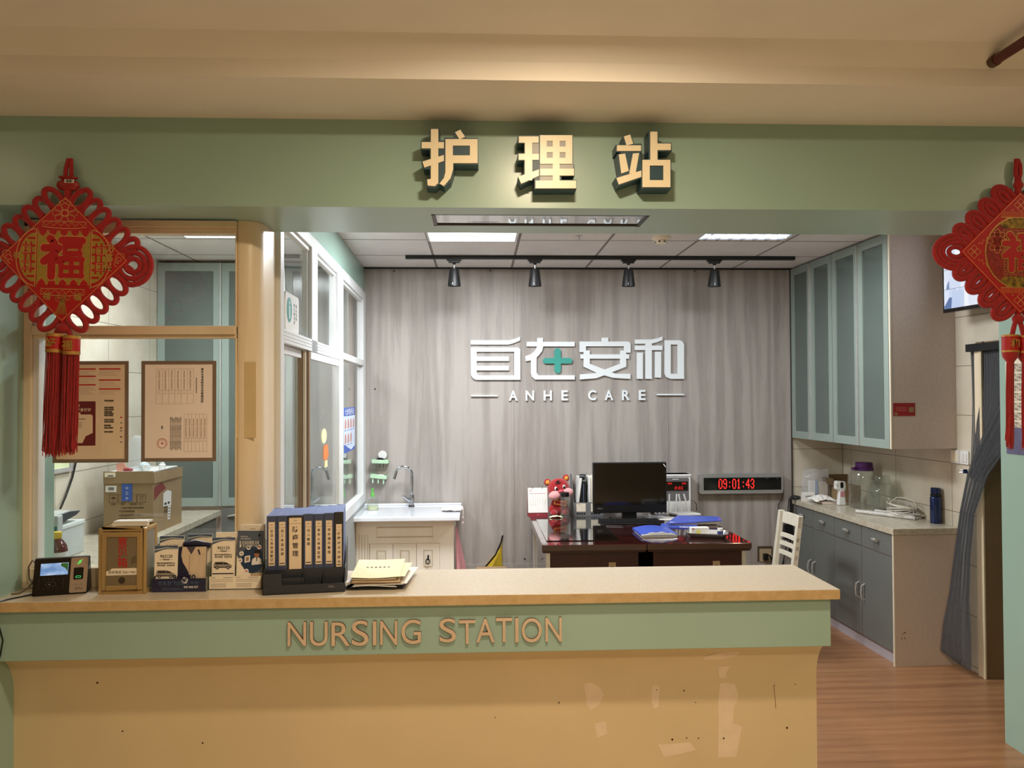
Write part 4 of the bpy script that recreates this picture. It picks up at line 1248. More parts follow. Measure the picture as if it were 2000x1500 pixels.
for (wd, kind, txt, dz, _), lab in zip(defs, labs):
    hgt = 0.268 + dz
    t = thing('binder', lab, 'binder', OG @ Vector((bx + wd / 2, 0.060, 0.0045)), rz=OA, group='binders in the black organiser')
    m = MB()
    sp = M_bind_black if kind != 'n' else M_bind_spine
    m.box((-wd / 2, 0.0, 0), (wd / 2, 0.003, hgt), sp)
    m.box((-wd / 2, 0.003, 0), (-wd / 2 + 0.0025, 0.215, hgt), M_bind)
    m.box((wd / 2 - 0.0025, 0.003, 0), (wd / 2, 0.215, hgt), M_bind)
    m.box((-wd / 2 + 0.0025, 0.003, hgt - 0.003), (wd / 2 - 0.0025, 0.215, hgt), M_bind)
    m.box((-wd / 2 + 0.0025, 0.205, 0), (wd / 2 - 0.0025, 0.208, hgt - 0.003), M_bind)
    m.build('case', t, bevel=0.001)
    m = MB()
    lw = wd * 0.62 if kind != 'w' else wd * 0.80
    z0, z1 = {'n': (0.088, 0.247), 'w': (0.060, 0.260), 'k': (0.075, 0.232)}[kind]
    m.box((-lw / 2, -0.0012, z0), (lw / 2, 0, z1), M_label)
    m.box((-lw / 2, -0.0016, z1 - 0.0215), (lw / 2, -0.001, z1 - 0.0208), M_ink)
    m.text('DELI' if kind == 'n' else '5615', 0.004, M_grey_ink, (0, -0.0012, z1 - 0.010), d=0.0003, bold=0.02, width=lw * 0.7)
    if kind != 'w':
        m.box((-lw * 0.4, -0.0016, z0 + 0.006), (lw * 0.4, -0.001, z0 + 0.009), M_ink)
    n = len(txt)
    step = {'n': min(0.0165, 0.118 / n), 'w': 0.0295, 'k': 0.0175}[kind]
    cs = {'n': 0.0085, 'w': 0.0165, 'k': 0.0090}[kind]
    for i, ch in enumerate(txt):
        m.text(ch, cs, M_ink, (0, -0.0012, z1 - (0.034 if kind != 'w' else 0.042) - step * i), d=0.0003, bold=0.015)
    m.build('spine_label', t)
    if kind == 'n':
        m = MB()
        m.cyl((0, -0.0012, 0.060), (0, 0.001, 0.060), 0.0125, M_steel, n=20)
        m.cyl((0, -0.0016, 0.060), (0, 0.0015, 0.060), 0.0105, M_ink, n=20)
        m.build('finger_ring', t)
    bx += wd + 0.0012

# ------------------------------------------------------------------ pile of papers right of the binders
DP = xform((-0.385, 2.885, CT), rz=0.02)


def sheet(name, label, cat, x0, x1, y0, y1, z, th, mt, wave=0.0, slope=0.0, n=10, phase=0.0, group=None, extra=None, rz=0.0):
    """A limp sheet or folder: a thin slab whose height drifts along x."""
    m = MB()
    top, bot = [], []
    for j in range(2):
        for i in range(n + 1):
            x = x0 + (x1 - x0) * i / n
            y = (y0, y1)[j]
            zz = z + wave * (1 - 0.5 * j) * math.sin(phase + 4.2 * i / n) + slope * j
            top.append((x, y, zz + th))
            bot.append((x, y, zz))
    k = n + 1
    f = []
    for i in range(n):
        f.append((i, i + 1, k + i + 1, k + i))
    vs = top + bot
    B = 2 * k
    for i in range(n):
        f.append((B + i, B + k + i, B + k + i + 1, B + i + 1))
        f.append((i, B + i, B + i + 1, i + 1))
        f.append((k + i, k + i + 1, B + k + i + 1, B + k + i))
    f.append((0, k, B + k, B))
    f.append((n, B + n, B + k + n, k + n))
    m.add(vs, f, mt, False)
    if extra:
        extra(m)
    o = m.build(name)
    o.matrix_world = DP @ xform(rz=rz)
    return tag(o, label, cat, group)


M_kraft = mat('kraft_paper', (0.68, 0.55, 0.40), rough=0.8, var=0.05)
M_folder = mat('dark_report_cover', (0.14, 0.14, 0.16), rough=0.35)
z = 0.001
sheet('report_folder', 'dark report folder with a clamped spine at the bottom of the paper pile', 'folder', -0.098, 0.105, 0.012, 0.29, z, 0.006, M_folder,
      extra=lambda m: [m.cyl((-0.099 + 0.018 * k, 0.008, 0.004 + 0.003 * (2 - k)), (-0.085 + 0.018 * k, 0.20, 0.005 + 0.003 * (2 - k)), 0.003, M_ink) for k in range(3)])
sheet('report_folder', 'report folder with white spine clip second from the bottom of the paper pile', 'folder', -0.085, 0.115, 0.006, 0.29, z + 0.0105, 0.002, M_folder)
sheet('paper_sheet', 'white sheet sticking out under the kraft envelopes with a drooping front edge', 'paper', -0.075, 0.085, 0.0, 0.27, z + 0.0135, 0.0015, M_paper, wave=0.003, phase=0.2)
sheet('paper_sheet', 'white sheet lying right under the kraft envelopes', 'paper', -0.070, 0.110, 0.004, 0.28, z + 0.0185, 0.002, M_paper)
sheet('report_cover', 'clear white report cover with a thick slide spine leaning left of the paper pile', 'folder', -0.100, 0.12, 0.015, 0.29, z + 0.0216, 0.0015, M_paper, rz=-0.10,
      extra=lambda m: m.prism(rrect(-0.010, 0.010, 0, 0.009, 0.003), 0.25, M_paper, o=(-0.098, 0.012, 0.018), u=(1, 0, 0), v=(0, 0, 1)))
for k in range(4):
    sheet('envelope', ['bottom', 'second lowest', 'second highest', 'topmost'][k] + ' of the kraft envelopes in the paper pile', 'envelope',
          -0.080 + 0.004 * (k % 2), 0.100 - 0.006 * k, 0.004 + 0.002 * (k % 3), 0.26, z + 0.0255 + 0.0042 * k, 0.0030, M_kraft if k % 2 == 0 else M_cream_paper,
          wave=0.0006, phase=k, group='kraft envelopes in the paper pile')
sheet('paper_sheet', 'pale yellow sheet poking out at the right under the top sheet of the pile', 'paper', -0.02, 0.112, 0.03, 0.25, z + 0.0436, 0.0006, M_yellow_paper, slope=0.004, rz=-0.06)
sheet('paper_sheet', 'pale yellow top sheet with faint print and drooping front edge on the paper pile', 'paper', -0.082, 0.098, -0.004, 0.245, z + 0.0480, 0.0008, M_yellow_paper,
      wave=-0.0028, slope=0.014, phase=-0.4,
      extra=lambda m: [m.box((-0.04 + 0.016 * i, 0.13, 0.0575), (-0.032 + 0.016 * i, 0.14, 0.0578), M_grey_ink) for i in range(6)])

# ------------------------------------------------------------------ Chinese knots
M_red_cord = mat('red_cord', (0.62, 0.03, 0.055), rough=0.75, var=0.12, scale=60, sheen=0.3, bump=0.05, bscale=300)
M_red_board = mat('red_board', (0.70, 0.05, 0.06), rough=0.5, var=0.06, scale=50)
M_gold = mat('gold_foil', (0.76, 0.58, 0.30), rough=0.4, metal=0.45, var=0.12, scale=90)
M_gold_line = mat('pale_gold_line', (0.85, 0.58, 0.36), rough=0.45, metal=0.2, var=0.08, scale=60)
M_gold_flat = mat('gold_ground', (0.68, 0.56, 0.22), rough=0.5, metal=0.25, var=0.18, scale=220)


def gstroke(m, pts, w, mt, y=-0.0005, closed=False):
    """A printed line: flat ribbon along pts (x, z)."""
    k = len(pts)
    L, R = [], []
    for i in range(k):
        a = pts[i - 1] if (i or closed) else pts[0]
        b = pts[(i + 1) % k] if (i < k - 1 or closed) else pts[-1]
        dx, dz = b[0] - a[0], b[1] - a[1]
        l = math.hypot(dx, dz) or 1
        nx, nz = -dz / l * w / 2, dx / l * w / 2
        L.append((pts[i][0] + nx, y, pts[i][1] + nz))
        R.append((pts[i][0] - nx, y, pts[i][1] - nz))
    f = []
    for i in range(k if closed else k - 1):
        j = (i + 1) % k
        f.append((i, k + i, k + j, j))
    m.add(L + R, f, mt)


FORTUNE = ([(-.66, 1.0), (-.46, .76)], [(-.95, .50), (-.22, .50), (-.42, .22), (-.95, -.20)], [(-.56, .10), (-.56, -.98)], [(-.46, .06), (-.20, -.16)],
           [(-.05, .92), (.98, .92)], [(.12, .64), (.86, .64), (.86, .24), (.12, .24), (.12, .64)], [(-.06, -.06), (.98, -.06), (.98, -.92), (-.06, -.92), (-.06, -.06)],
           [(.46, -.06), (.46, -.92)], [(-.06, -.49), (.98, -.49)])


def fortune(m, cx, cz, s, w, mo, mi, y):
    """The character 福 in fat round strokes with a metallic rim."""
    for k, (ww, mt) in enumerate(((w + 0.007, mo), (w, mi))):
        for q, st in enumerate(FORTUNE):
            yy = y - 0.0012 * k - 0.00006 * q
            thin = 0.62 if q > 6 else (0.8 if q in (5, 6) else 1.0)
            pts = [(cx + s * a, cz + s * b) for a, b in st]
            gstroke(m, pts, ww * thin, mt, yy)
            for p in (pts[:-1] if st[0] == st[-1] else pts):
                m.add([(p[0] + ww * thin / 2 * math.cos(i * PI / 8), yy - 0.00003, p[1] + ww * thin / 2 * math.sin(i * PI / 8)) for i in range(16)], [list(range(16))], mt)


def ring(m, cx, cz, a, b, ang, r, y=0.0, n=28, t0=0, t1=2 * PI, closed=True):
    u = (math.cos(ang), 0, math.sin(ang))
    v = (-math.sin(ang), 0, math.cos(ang))
    m.tube(ell((cx, y, cz), a, b, n, t0, t1, u, v, closed), r, M_red_cord, n=10, closed=closed)


def tassel(par, x, ztop, rcap, hcap, length, rfr, seed, cap_text, style=0):
    c = MB()
    if style == 0:
        c.cyl((x, 0, ztop - hcap), (x, 0, ztop), rcap, M_red_board, n=24)
        c.cyl((x, 0, ztop - 0.010), (x, 0, ztop + 0.001), rcap + 0.0008, M_gold, n=24)
        c.cyl((x, 0, ztop - hcap - 0.001), (x, 0, ztop - hcap + 0.011), rcap + 0.0008, M_gold, n=24)
    else:
        c.cyl((x, 0, ztop - hcap), (x, 0, ztop), rcap, M_red_board, n=24)
        c.cyl((x, 0, ztop - 0.006), (x, 0, ztop + 0.001), rcap + 0.0008, M_gold, n=24)
        c.cyl((x, 0, ztop - hcap - 0.001), (x, 0, ztop - hcap + 0.006), rcap + 0.0008, M_gold, n=24)
        c.lathe([(rcap * 0.98, -hcap), (rcap * 0.9, -hcap - 0.018), (rcap * 0.5, -hcap - 0.034), (rcap * 0.34, -hcap - 0.045)], M_red_cord, n=20, c=(x, 0, ztop))
    if cap_text:
        c.text(cap_text, hcap * 0.42, M_gold, (x, -rcap - 0.0004, ztop - hcap / 2), d=0.0004, bold=0.03)
    o = c.build('tassel_cap', par)
    rnd = random.Random(seed)
    f = MB()
    z0 = ztop - hcap - (0.04 if style else 0)
    for i in range(110 if style == 0 else 60):
        a = rnd.random() * 2 * PI
        q = math.sqrt(rnd.random())
        xa, ya = q * rfr * 0.9 * math.cos(a), q * rfr * 0.9 * math.sin(a)
        L = length * rnd.uniform(0.90, 1.0)
        k = rnd.uniform(0.92, 1.12)
        pts = [(x + xa, ya, z0), (x + xa * 1.02 + rnd.uniform(-.002, .002), ya, z0 - L * 0.35), (x + xa * k + rnd.uniform(-.003, .003), ya * k, z0 - L * 0.7),
               (x + xa * k + rnd.uniform(-.005, .005), ya * k, z0 - L)]
        f.tube(pts, 0.0015, M_red_cord, n=4)
    f.build('fringe', o)


# left knot -----------------------------------------------------------
KX, KY, KZ = -1.431, 2.776, 2.1355
HD = 0.219
t = thing('chinese_knot', 'red Chinese knot with a gold lantern design hanging at the left of the beam', 'wall hanging', (KX, KY, KZ), rot=(0, math.radians(1.5), 0))
m = MB()
m.prism([(0, HD), (HD, 0), (0, -HD), (-HD, 0)], 0.010, M_red_board, o=(0, -0.014, 0))
m.build('diamond_board', t, bevel=0.002)
m = MB()
Y = -0.0148
e = HD - 0.006
gstroke(m, [(0, e), (e, 0), (0, -e), (-e, 0)], 0.0030, M_gold_line, Y, True)
m.prism(rct(-0.090, 0.090, -0.088, 0.096), 0.0004, M_gold_flat, o=(0, Y, 0))
for s in (-1, 1):
    pts = [(s * (0.090 + 0.070 * math.cos(a)), 0.004 + 0.100 * math.sin(a)) for a in [-PI / 2 + PI * i / 16 for i in range(17)]]
    gstroke(m, pts, 0.0035, M_gold_line, Y - 0.0003)
    gstroke(m, [(s * 0.094, -0.10), (s * 0.094, 0.105)], 0.0035, M_gold_line, Y - 0.0003)
    m.prism([(s * 0.094, -0.085)] + [(s * (0.094 + 0.056 * math.cos(a)), 0.004 + 0.086 * math.sin(a)) for a in [-PI / 2 + PI * i / 12 for i in range(13)]] + [(s * 0.094, 0.093)], 0.0003, M_gold_flat, o=(0, Y, 0))
    for z in (-0.062, -0.036, -0.012, 0.018, 0.044, 0.070):
        gstroke(m, [(s * 0.096, z), (s * (0.140 if abs(z) < 0.05 else 0.122), z)], 0.0075, M_red_board, Y - 0.0005)
    for x in (0.110, 0.128):
        gstroke(m, [(s * x, -0.050), (s * x, 0.058)], 0.0060, M_red_board, Y - 0.0006)
    for z in (0.031, -0.024):
        gstroke(m, [(s * 0.112, z - 0.012), (s * 0.136, z - 0.012), (s * 0.136, z + 0.012), (s * 0.112, z + 0.012)], 0.003, M_gold_line, Y - 0.0008, True)
        gstroke(m, [(s * 0.118, z), (s * 0.126, z), (s * 0.126, z + 0.006)], 0.0025, M_gold_line, Y - 0.0008)
    # folk ornaments on the two side corners
    for k in range(3):
        q = [(s * (0.180 + 0.006 * k) + (0.008 + 0.003 * k) * math.cos(a), -0.012 + 0.012 * k + (0.008 + 0.003 * k) * math.sin(a)) for a in [1.6 * PI * i / 12 for i in range(13)]]
        gstroke(m, q, 0.0022, M_gold_line, Y - 0.0003)
for i, x in enumerate((-0.072, -0.037, 0.0, 0.037, 0.072)):
    for z, d in ((0.100, -1), (-0.092, 1)):
        q = [(x - 0.015, z), (x - 0.013, z + d * 0.012), (x, z + d * 0.024), (x + 0.013, z + d * 0.012), (x + 0.015, z)]
        m.prism(q, 0.0004, M_red_board, o=(0, Y - 0.0006, 0))
        gstroke(m, q, 0.0020, M_gold_line, Y - 0.0012)
for z, a in ((0.122, 1), (-0.112, -1)):
    gstroke(m, [(-0.074, z + 0.008), (0.074, z + 0.008), (0.074, z - 0.010), (0.045, z - 0.014), (0, z - 0.016), (-0.045, z - 0.014), (-0.074, z - 0.010)], 0.0025, M_gold_line, Y - 0.0003, True)
    for k in range(6):
        x = -0.0615 + 0.0246 * k
        gstroke(m, [(x - 0.011, z + 0.004), (x, z - 0.008), (x + 0.011, z + 0.004)], 0.0018, M_gold_line, Y - 0.0004)
for k in range(8):                                     # flower above the lantern
    a = 2 * PI * k / 8
    gstroke(m, [(0.030 * math.cos(a) + 0.013 * math.cos(b), 0.160 + 0.022 * math.sin(a) + 0.011 * math.sin(b)) for b in [2 * PI * i / 10 for i in range(10)]], 0.0018, M_gold_line, Y - 0.0003, True)
m.prism([(0.014 * math.cos(i * PI / 8), 0.160 + 0.013 * math.sin(i * PI / 8)) for i in range(16)], 0.0003, M_gold_line, o=(0, Y - 0.0005, 0))
m.prism([(0.010 * math.cos(i * PI / 8), 0.160 + 0.009 * math.sin(i * PI / 8)) for i in range(16)], 0.0003, M_red_board, o=(0, Y - 0.0009, 0))
for k in (-1, 0, 1):
    gstroke(m, [(0.012 * k + 0.008 * math.cos(b), 0.196 + 0.006 * (1 - abs(k)) + 0.006 * math.sin(b)) for b in [2 * PI * i / 10 for i in range(10)]], 0.0018, M_gold_line, Y - 0.0003, True)
for k in range(9):                                     # tassel below the lantern
    gstroke(m, [(0.002 * (k - 4) * 0.6, -0.140), (0.003 * (k - 4), -0.165), (0.0050 * (k - 4) - 0.004, -0.192)], 0.0018, M_gold, Y - 0.0003)
for k in range(5):
    a = 2 * PI * k / 5
    gstroke(m, [(0.016 * math.cos(a) + 0.010 * math.cos(b), -0.135 + 0.008 * math.sin(a) + 0.007 * math.sin(b)) for b in [2 * PI * i / 10 for i in range(10)]], 0.0018, M_gold, Y - 0.0003, True)
m.text('福', 0.020, M_gold, (0.052, Y, -0.130), d=0.0005, bold=0.02)
m.text('禧', 0.020, M_gold, (-0.052, Y, -0.130), d=0.0005, bold=0.02)
for i, ch in enumerate('万事兴'):
    m.text(ch, 0.022, M_gold, (0.158 - 0.004 * i, Y, 0.040 - 0.032 * i), d=0.0005, bold=0.03)
m.text('福', 0.018, M_gold, (-0.158, Y, 0.010), d=0.0005, bold=0.02)
m.build('gold_print', t)
m = MB()
fortune(m, -0.002, 0.004, 0.066, 0.026, M_gold_line, M_red_board, Y - 0.0008)
m.build('fortune_character', t)
m = MB()
for sx, sz in ((1, 1), (-1, 1), (1, -1), (-1, -1)):
    ang = math.atan2(sz * 0.85, sx * 1.0)
    for k in range(6):
        f = 0.115 + 0.150 * k
        cx, cz = sx * HD * f, sz * HD * (1 - f)
        o = 0.030
        ring(m, cx + o * math.cos(ang) * 0.9, cz + o * math.sin(ang) * 0.9, 0.041, 0.0225, ang + 0.10 * sx * sz, 0.0100, y=-0.004 + 0.006 * (k % 2))
m.build('cord_loops', t)
for s in (-1, 1):
    m = MB()
    for a, b, off in ((0.060, 0.066, 0.014), (0.046, 0.046, 0.010), (0.026, 0.024, 0.012)):
        ring(m, s * (HD + off), -0.014, a, b, -0.12 * s, 0.0095, y=-0.002)
    m.build('side_loop', t)
m = MB()
m.tube([(0, 0.0, HD - 0.02), (0, 0.0, HD + 0.06)], 0.013, M_red_cord, n=10)
for s in (-1, 1):
    m.tube([(s * 0.002, 0.0, HD + 0.05), (s * 0.010, 0, HD + 0.075), (s * 0.009, 0, HD + 0.10), (s * 0.004, 0.006, HD + 0.135)], 0.0075, M_red_cord, n=8)
m.build('hanging_cord', t)
m = MB()
M_red_film = mat('red_bead', (0.60, 0.12, 0.10), rough=0.45, var=0.15, scale=90)
m.lathe([(0.0, HD + 0.020), (0.030, HD + 0.024), (0.040, HD + 0.038), (0.036, HD + 0.052), (0.020, HD + 0.060), (0.032, HD + 0.066), (0.034, HD + 0.070), (0.012, HD + 0.074)], M_red_film, n=24, sy=0.45)
m.box((-0.004, -0.0175, HD + 0.046), (0.028, -0.0160, HD + 0.058), M_paper)
for k in range(8):
    m.box((0.000 + 0.003 * k, -0.0180, HD + 0.047), (0.0012 + 0.003 * k + 0.0006 * (k % 3), -0.0174, HD + 0.057), M_ink)
m.build('knot_bead', t)
m = MB()
for s in (-1, 1):
    m.tube([(0, 0, -HD + 0.02), (s * 0.006, 0, -HD - 0.015), (s * 0.020, 0, -HD - 0.030), (s * 0.027, 0, -HD - 0.052)], 0.010, M_red_cord, n=8)
m.ball((0, -0.002, -HD - 0.020), (0.026, 0.018, 0.018), M_red_cord)
m.build('lower_knot', t)
tassel(t, -0.028, -HD - 0.040, 0.0275, 0.064, 0.365, 0.0285, 3, '好')
tassel(t, 0.029, -HD - 0.046, 0.0275, 0.064, 0.350, 0.0285, 5, '福')

# right knot ----------------------------------------------------------
KX2, KZ2 = 1.980, 2.170
HD2 = 0.223
t = thing('chinese_knot', 'red Chinese knot with a round gold peony medallion hanging at the right of the beam', 'wall hanging', (KX2, KY, KZ2), rot=(0, math.radians(1.0), 0))
m = MB()
m.prism([(0, HD2), (HD2, 0), (0, -HD2), (-HD2, 0)], 0.010, M_red_board, o=(0, -0.014, 0))
m.build('diamond_board', t, bevel=0.002)
m = MB()
e = HD2 - 0.006
gstroke(m, [(0, e), (e, 0), (0, -e), (-e, 0)], 0.0030, M_gold_line, Y, True)
M_medal = mat('medallion_ground', (0.55, 0.13, 0.06), rough=0.5, var=0.5, scale=170)
M_brocade = mat('black_gold_brocade', (0.52, 0.42, 0.12), rough=0.5, metal=0.2, var=0.85, scale=60)
R = 0.132
circ = [(R * math.cos(2 * PI * i / 48), R * math.sin(2 * PI * i / 48)) for i in range(48)]
m.prism(circ, 0.0004, M_medal, o=(0, Y, 0))
gstroke(m, circ, 0.0050, M_gold, Y - 0.0004, True)
for s in (-1, 1):
    q = [(R * 0.985 * math.cos(a), s * R * 0.985 * math.sin(a)) for a in [0.92 + (PI - 1.84) * i / 14 for i in range(15)]]
    m.prism(q + [(-0.060, s * 0.088), (0.060, s * 0.088)], 0.0004, M_brocade, o=(0, Y - 0.0003, 0))
    m.prism(rct(-0.075, 0.075, min(s * 0.128, s * 0.150), max(s * 0.128, s * 0.150)), 0.0004, mat('orange_fringe', (0.72, 0.28, 0.12), rough=0.5, var=0.2, scale=160, stretch=(1, 1, 0.02)), o=(0, Y - 0.0005, 0))
    gstroke(m, [(-0.075, s * 0.128), (0.075, s * 0.128)], 0.0025, M_gold, Y - 0.001)
for gx in range(-3, 4):                              # fret ground behind the character
    for gz in range(-4, 5):
        x, z = gx * 0.019, gz * 0.019
        gstroke(m, [(x - 0.006, z - 0.006), (x + 0.006, z - 0.006), (x + 0.006, z + 0.006), (x - 0.006, z + 0.006)], 0.0018, M_gold_line, Y - 0.0008, True)
for sx in (-1, 1):                                   # peonies left and right
    for r_, n_ in ((0.034, 8), (0.020, 6), (0.008, 4)):
        for k in range(n_):
            a = 2 * PI * k / n_
            gstroke(m, [(sx * 0.088 + r_ * 0.8 * math.cos(a) + 0.010 * math.cos(b), 0.040 + r_ * math.sin(a) + 0.010 * math.sin(b)) for b in [2 * PI * i / 8 for i in range(8)]],
                    0.0022, M_gold_line if r_ > 0.03 else mat('peony_orange', (0.70, 0.24, 0.13), rough=0.5), Y - 0.0012, True)
for sx, sz in ((1, 0), (-1, 0), (0, 1), (0, -1)):    # corner fret motifs
    def qq(px, pz):
        return (sx * (e - 0.012 - px) + (pz if sx == 0 else 0), sz * (e - 0.012 - px) + (pz if sz == 0 else 0))
    for px, pz in ((0.018, 0.0), (0.031, 0.013), (0.031, -0.013), (0.044, 0.0)):
        gstroke(m, [qq(px - 0.012, pz), qq(px, pz + 0.012), qq(px + 0.012, pz), qq(px, pz - 0.012)], 0.0024, M_gold_line, Y - 0.0003, True)
    for s in (-1, 1):
        gstroke(m, [qq(0.046, s * 0.026), qq(0.052, s * 0.034), qq(0.060, s * 0.028), qq(0.066, s * 0.046), qq(0.074, s * 0.038), qq(0.080, s * 0.056)], 0.0024, M_gold_line, Y - 0.0003)
m.build('gold_print', t)
m = MB()
fortune(m, 0.0, 0.0, 0.064, 0.022, M_gold, M_red_board, Y - 0.0020)
m.build('fortune_character', t)
m = MB()
for sx, sz in ((1, 1), (-1, 1), (1, -1), (-1, -1)):
    ang = math.atan2(sz * 0.9, sx * 1.0)
    for k in range(4):
        f = 0.16 + 0.215 * k
        cx, cz = sx * HD2 * f, sz * HD2 * (1 - f)
        for a, b, o, r_ in ((0.050, 0.030, 0.022, 0.0105), (0.030, 0.011, 0.026, 0.0095)):
            ring(m, cx + o * math.cos(ang), cz + o * math.sin(ang), a, b, ang, r_, y=-0.002)
m.build('cord_loops', t)
for s in (-1, 1):
    m = MB()
    for a, b, off in ((0.080, 0.062, 0.012), (0.062, 0.048, 0.014), (0.046, 0.034, 0.014), (0.026, 0.018, 0.012)):
        ring(m, s * (HD2 + off), 0.0, a, b, 0.0, 0.0085, y=-0.002)
    m.build('side_loop', t)
m = MB()
m.tube([(0, 0, HD2 - 0.02), (0, 0, HD2 + 0.05)], 0.012, M_red_cord, n=10)
m.ball((0, -0.002, HD2 + 0.028), (0.018, 0.014, 0.017), M_red_cord)
for s in (-1, 1):
    m.tube([(0, 0.0, HD2 + 0.04), (s * 0.009, 0, HD2 + 0.07), (s * 0.008, 0, HD2 + 0.10), (s * 0.003, 0.006, HD2 + 0.125)], 0.0075, M_red_cord, n=8)
m.build('hanging_cord', t)
m = MB()
for s in (-1, 1):
    m.tube([(0, 0, -HD2 + 0.02), (s * 0.006, 0, -HD2 - 0.02), (s * 0.014, 0, -HD2 - 0.045), (s * 0.024, 0, -HD2 - 0.088)], 0.0085, M_red_cord, n=8)
m.ball((0, -0.002, -HD2 - 0.018), (0.022, 0.016, 0.018), M_red_cord)
m.build('lower_knot', t)
tassel(t, -0.028, -HD2 - 0.078, 0.0280, 0.062, 0.315, 0.013, 8, '和', style=1)
tassel(t, 0.030, -HD2 - 0.080, 0.0280, 0.062, 0.315, 0.013, 9, '顺', style=1)

# ------------------------------------------------------------------ ceiling fittings of the station
M_glow = mat('lit_diffuser', (0.95, 0.97, 1.0), rough=0.4, emit=(0.97, 0.985, 1.0), estr=4.0)
M_tubeglow = mat('lit_tube', (0.95, 0.97, 1.0), rough=0.4, emit=(0.95, 0.97, 1.0), estr=3.0)
t = thing('ceiling_panel_light', 'bright white square panel light in the tiled ceiling left of the track spots', 'ceiling light', (-0.032, 4.785, ZC))
m = MB()
for a, b in (((-0.285, -0.285), (0.285, -0.272)), ((-0.285, 0.272), (0.285, 0.285)), ((-0.285, -0.272), (-0.272, 0.272)), ((0.272, -0.272), (0.285, 0.272))):
    m.box((a[0], a[1], -0.008), (b[0], b[1], 0.0), M_white_metal)
m.build('frame', t)
MB().box((-0.272, -0.272, -0.006), (0.272, 0.272, -0.001), M_glow).build('diffuser', t)
t = thing('ceiling_louvre_light', 'square louvred tube light in the tiled ceiling near the right cabinets', 'ceiling light', (1.692, 4.680, ZC))
m = MB()
for a, b in (((-0.285, -0.285), (0.285, -0.275)), ((-0.285, 0.275), (0.285, 0.285)), ((-0.285, -0.275), (-0.275, 0.275)), ((0.275, -0.275), (0.285, 0.275))):
    m.box((a[0], a[1], -0.010), (b[0], b[1], 0.0), M_white_metal)
m.build('frame', t)
MB().box((-0.275, -0.275, -0.003), (0.275, 0.275, -0.001), mat('lamp_reflector', (0.88, 0.9, 0.95), rough=0.15, metal=0.6, emit=(0.9, 0.93, 1.0), estr=1.1)).build('reflector', t)
for k in range(3):
    MB().cyl((-0.26, -0.17 + 0.17 * k, -0.012), (0.26, -0.17 + 0.17 * k, -0.012), 0.008, M_tubeglow, n=10).build('tube', t)
m = MB()
for k in range(7):
    m.box((-0.24 + 0.08 * k - 0.002, -0.27, -0.022), (-0.24 + 0.08 * k + 0.002, 0.27, -0.004), M_steel)
for k in range(2):
    m.box((-0.27, -0.085 + 0.17 * k - 0.002, -0.022), (0.27, -0.085 + 0.17 * k + 0.002, -0.004), M_steel)
m.build('louvre', t)
t = thing('ceiling_panel_light', 'square panel light in the ceiling of the glazed medicine room', 'ceiling light', (-1.55, 4.70, ZC))
MB().box((-0.285, -0.285, -0.008), (0.285, 0.285, 0.0), M_white_metal).build('frame', t)
MB().box((-0.27, -0.27, -0.0095), (0.27, 0.27, -0.008), M_glow).build('diffuser', t)

t = thing('lighting_track', 'long black lighting track running across the tiled ceiling', 'lighting track', (0.90, 5.605, ZC))
MB().box((-1.415, -0.018, -0.026), (1.415, 0.018, 0.0), M_blackm).build('rail', t, bevel=0.002)


def spot(x, lab):
    t = thing('track_spotlight', lab, 'spotlight', (x, 5.605, ZC - 0.0265), group='black spotlights on the ceiling track')
    m = MB()
    m.box((-0.052, -0.017, -0.012), (0.052, 0.017, 0.0), M_blackm)
    m.box((-0.040, -0.017, -0.026), (0.040, 0.017, -0.012), M_blackm)
    m.cyl((0, 0, -0.040), (0, 0, -0.026), 0.008, M_blackm, r1=0.016, n=14)
    m.build('adapter', t, bevel=0.001)
    MB().cyl((0, 0, -0.075), (0, 0, -0.038), 0.006, M_alu, n=10).build('stem', t)
    m = MB()
    tilt = xform((0, 0, -0.072), rx=0.06)
    m.lathe([(0.012, 0.006), (0.030, 0.002), (0.034, -0.008), (0.047, -0.118), (0.047, -0.122), (0.042, -0.122), (0.036, -0.085)], M_blackm, n=28, xf=tilt, cap=False)
    m.lathe([(0.0, 0.006), (0.012, 0.006)], M_blackm, n=28, xf=tilt, cap=False)
    m.build('lamp_head', t)
    m = MB()
    m.lathe([(0.0, -0.084), (0.036, -0.085)], M_steel, n=24, xf=tilt, cap=False)
    m.build('lens', t)
    MB().box((-0.012, -0.0475, -0.112), (-0.009, -0.044, -0.098), M_white, xf=tilt).build('mark', t)
    return t


spot(-0.168, 'leftmost of the four black track spotlights')
spot(0.413, 'second from the left of the four black track spotlights')
spot(1.092, 'third from the left of the four black track spotlights')
spot(1.722, 'rightmost of the four black track spotlights')

t = thing('smoke_detector', 'round cream smoke detector on the tiled ceiling behind the beam', 'smoke detector', (1.17, 4.93, ZC))
m = MB()
m.lathe([(0.055, 0.0), (0.055, -0.012), (0.040, -0.022)], M_cream_paper, n=28)
m.build('base', t)
m = MB()
m.lathe([(0.030, -0.022), (0.034, -0.030), (0.030, -0.042), (0.012, -0.046), (0.0, -0.046)], M_cream_paper, n=24)
m.build('sensor', t)
for k in range(6):
    a = k * PI / 3
    m = MB()
    m.box((0.031, -0.006, -0.038), (0.035, 0.006, -0.028), M_black, xf=Matrix.Rotation(a, 4, 'Z'))
    m.build('vent', t)
t = thing('ceiling_sprinkler', 'tiny metal sprinkler head on the tiled ceiling', 'sprinkler', (0.64, 4.90, ZC))
MB().lathe([(0.022, 0), (0.022, -0.004), (0.008, -0.006), (0.006, -0.02), (0.016, -0.022), (0.016, -0.024), (0.0, -0.025)], M_alu, n=16).build('body', t)

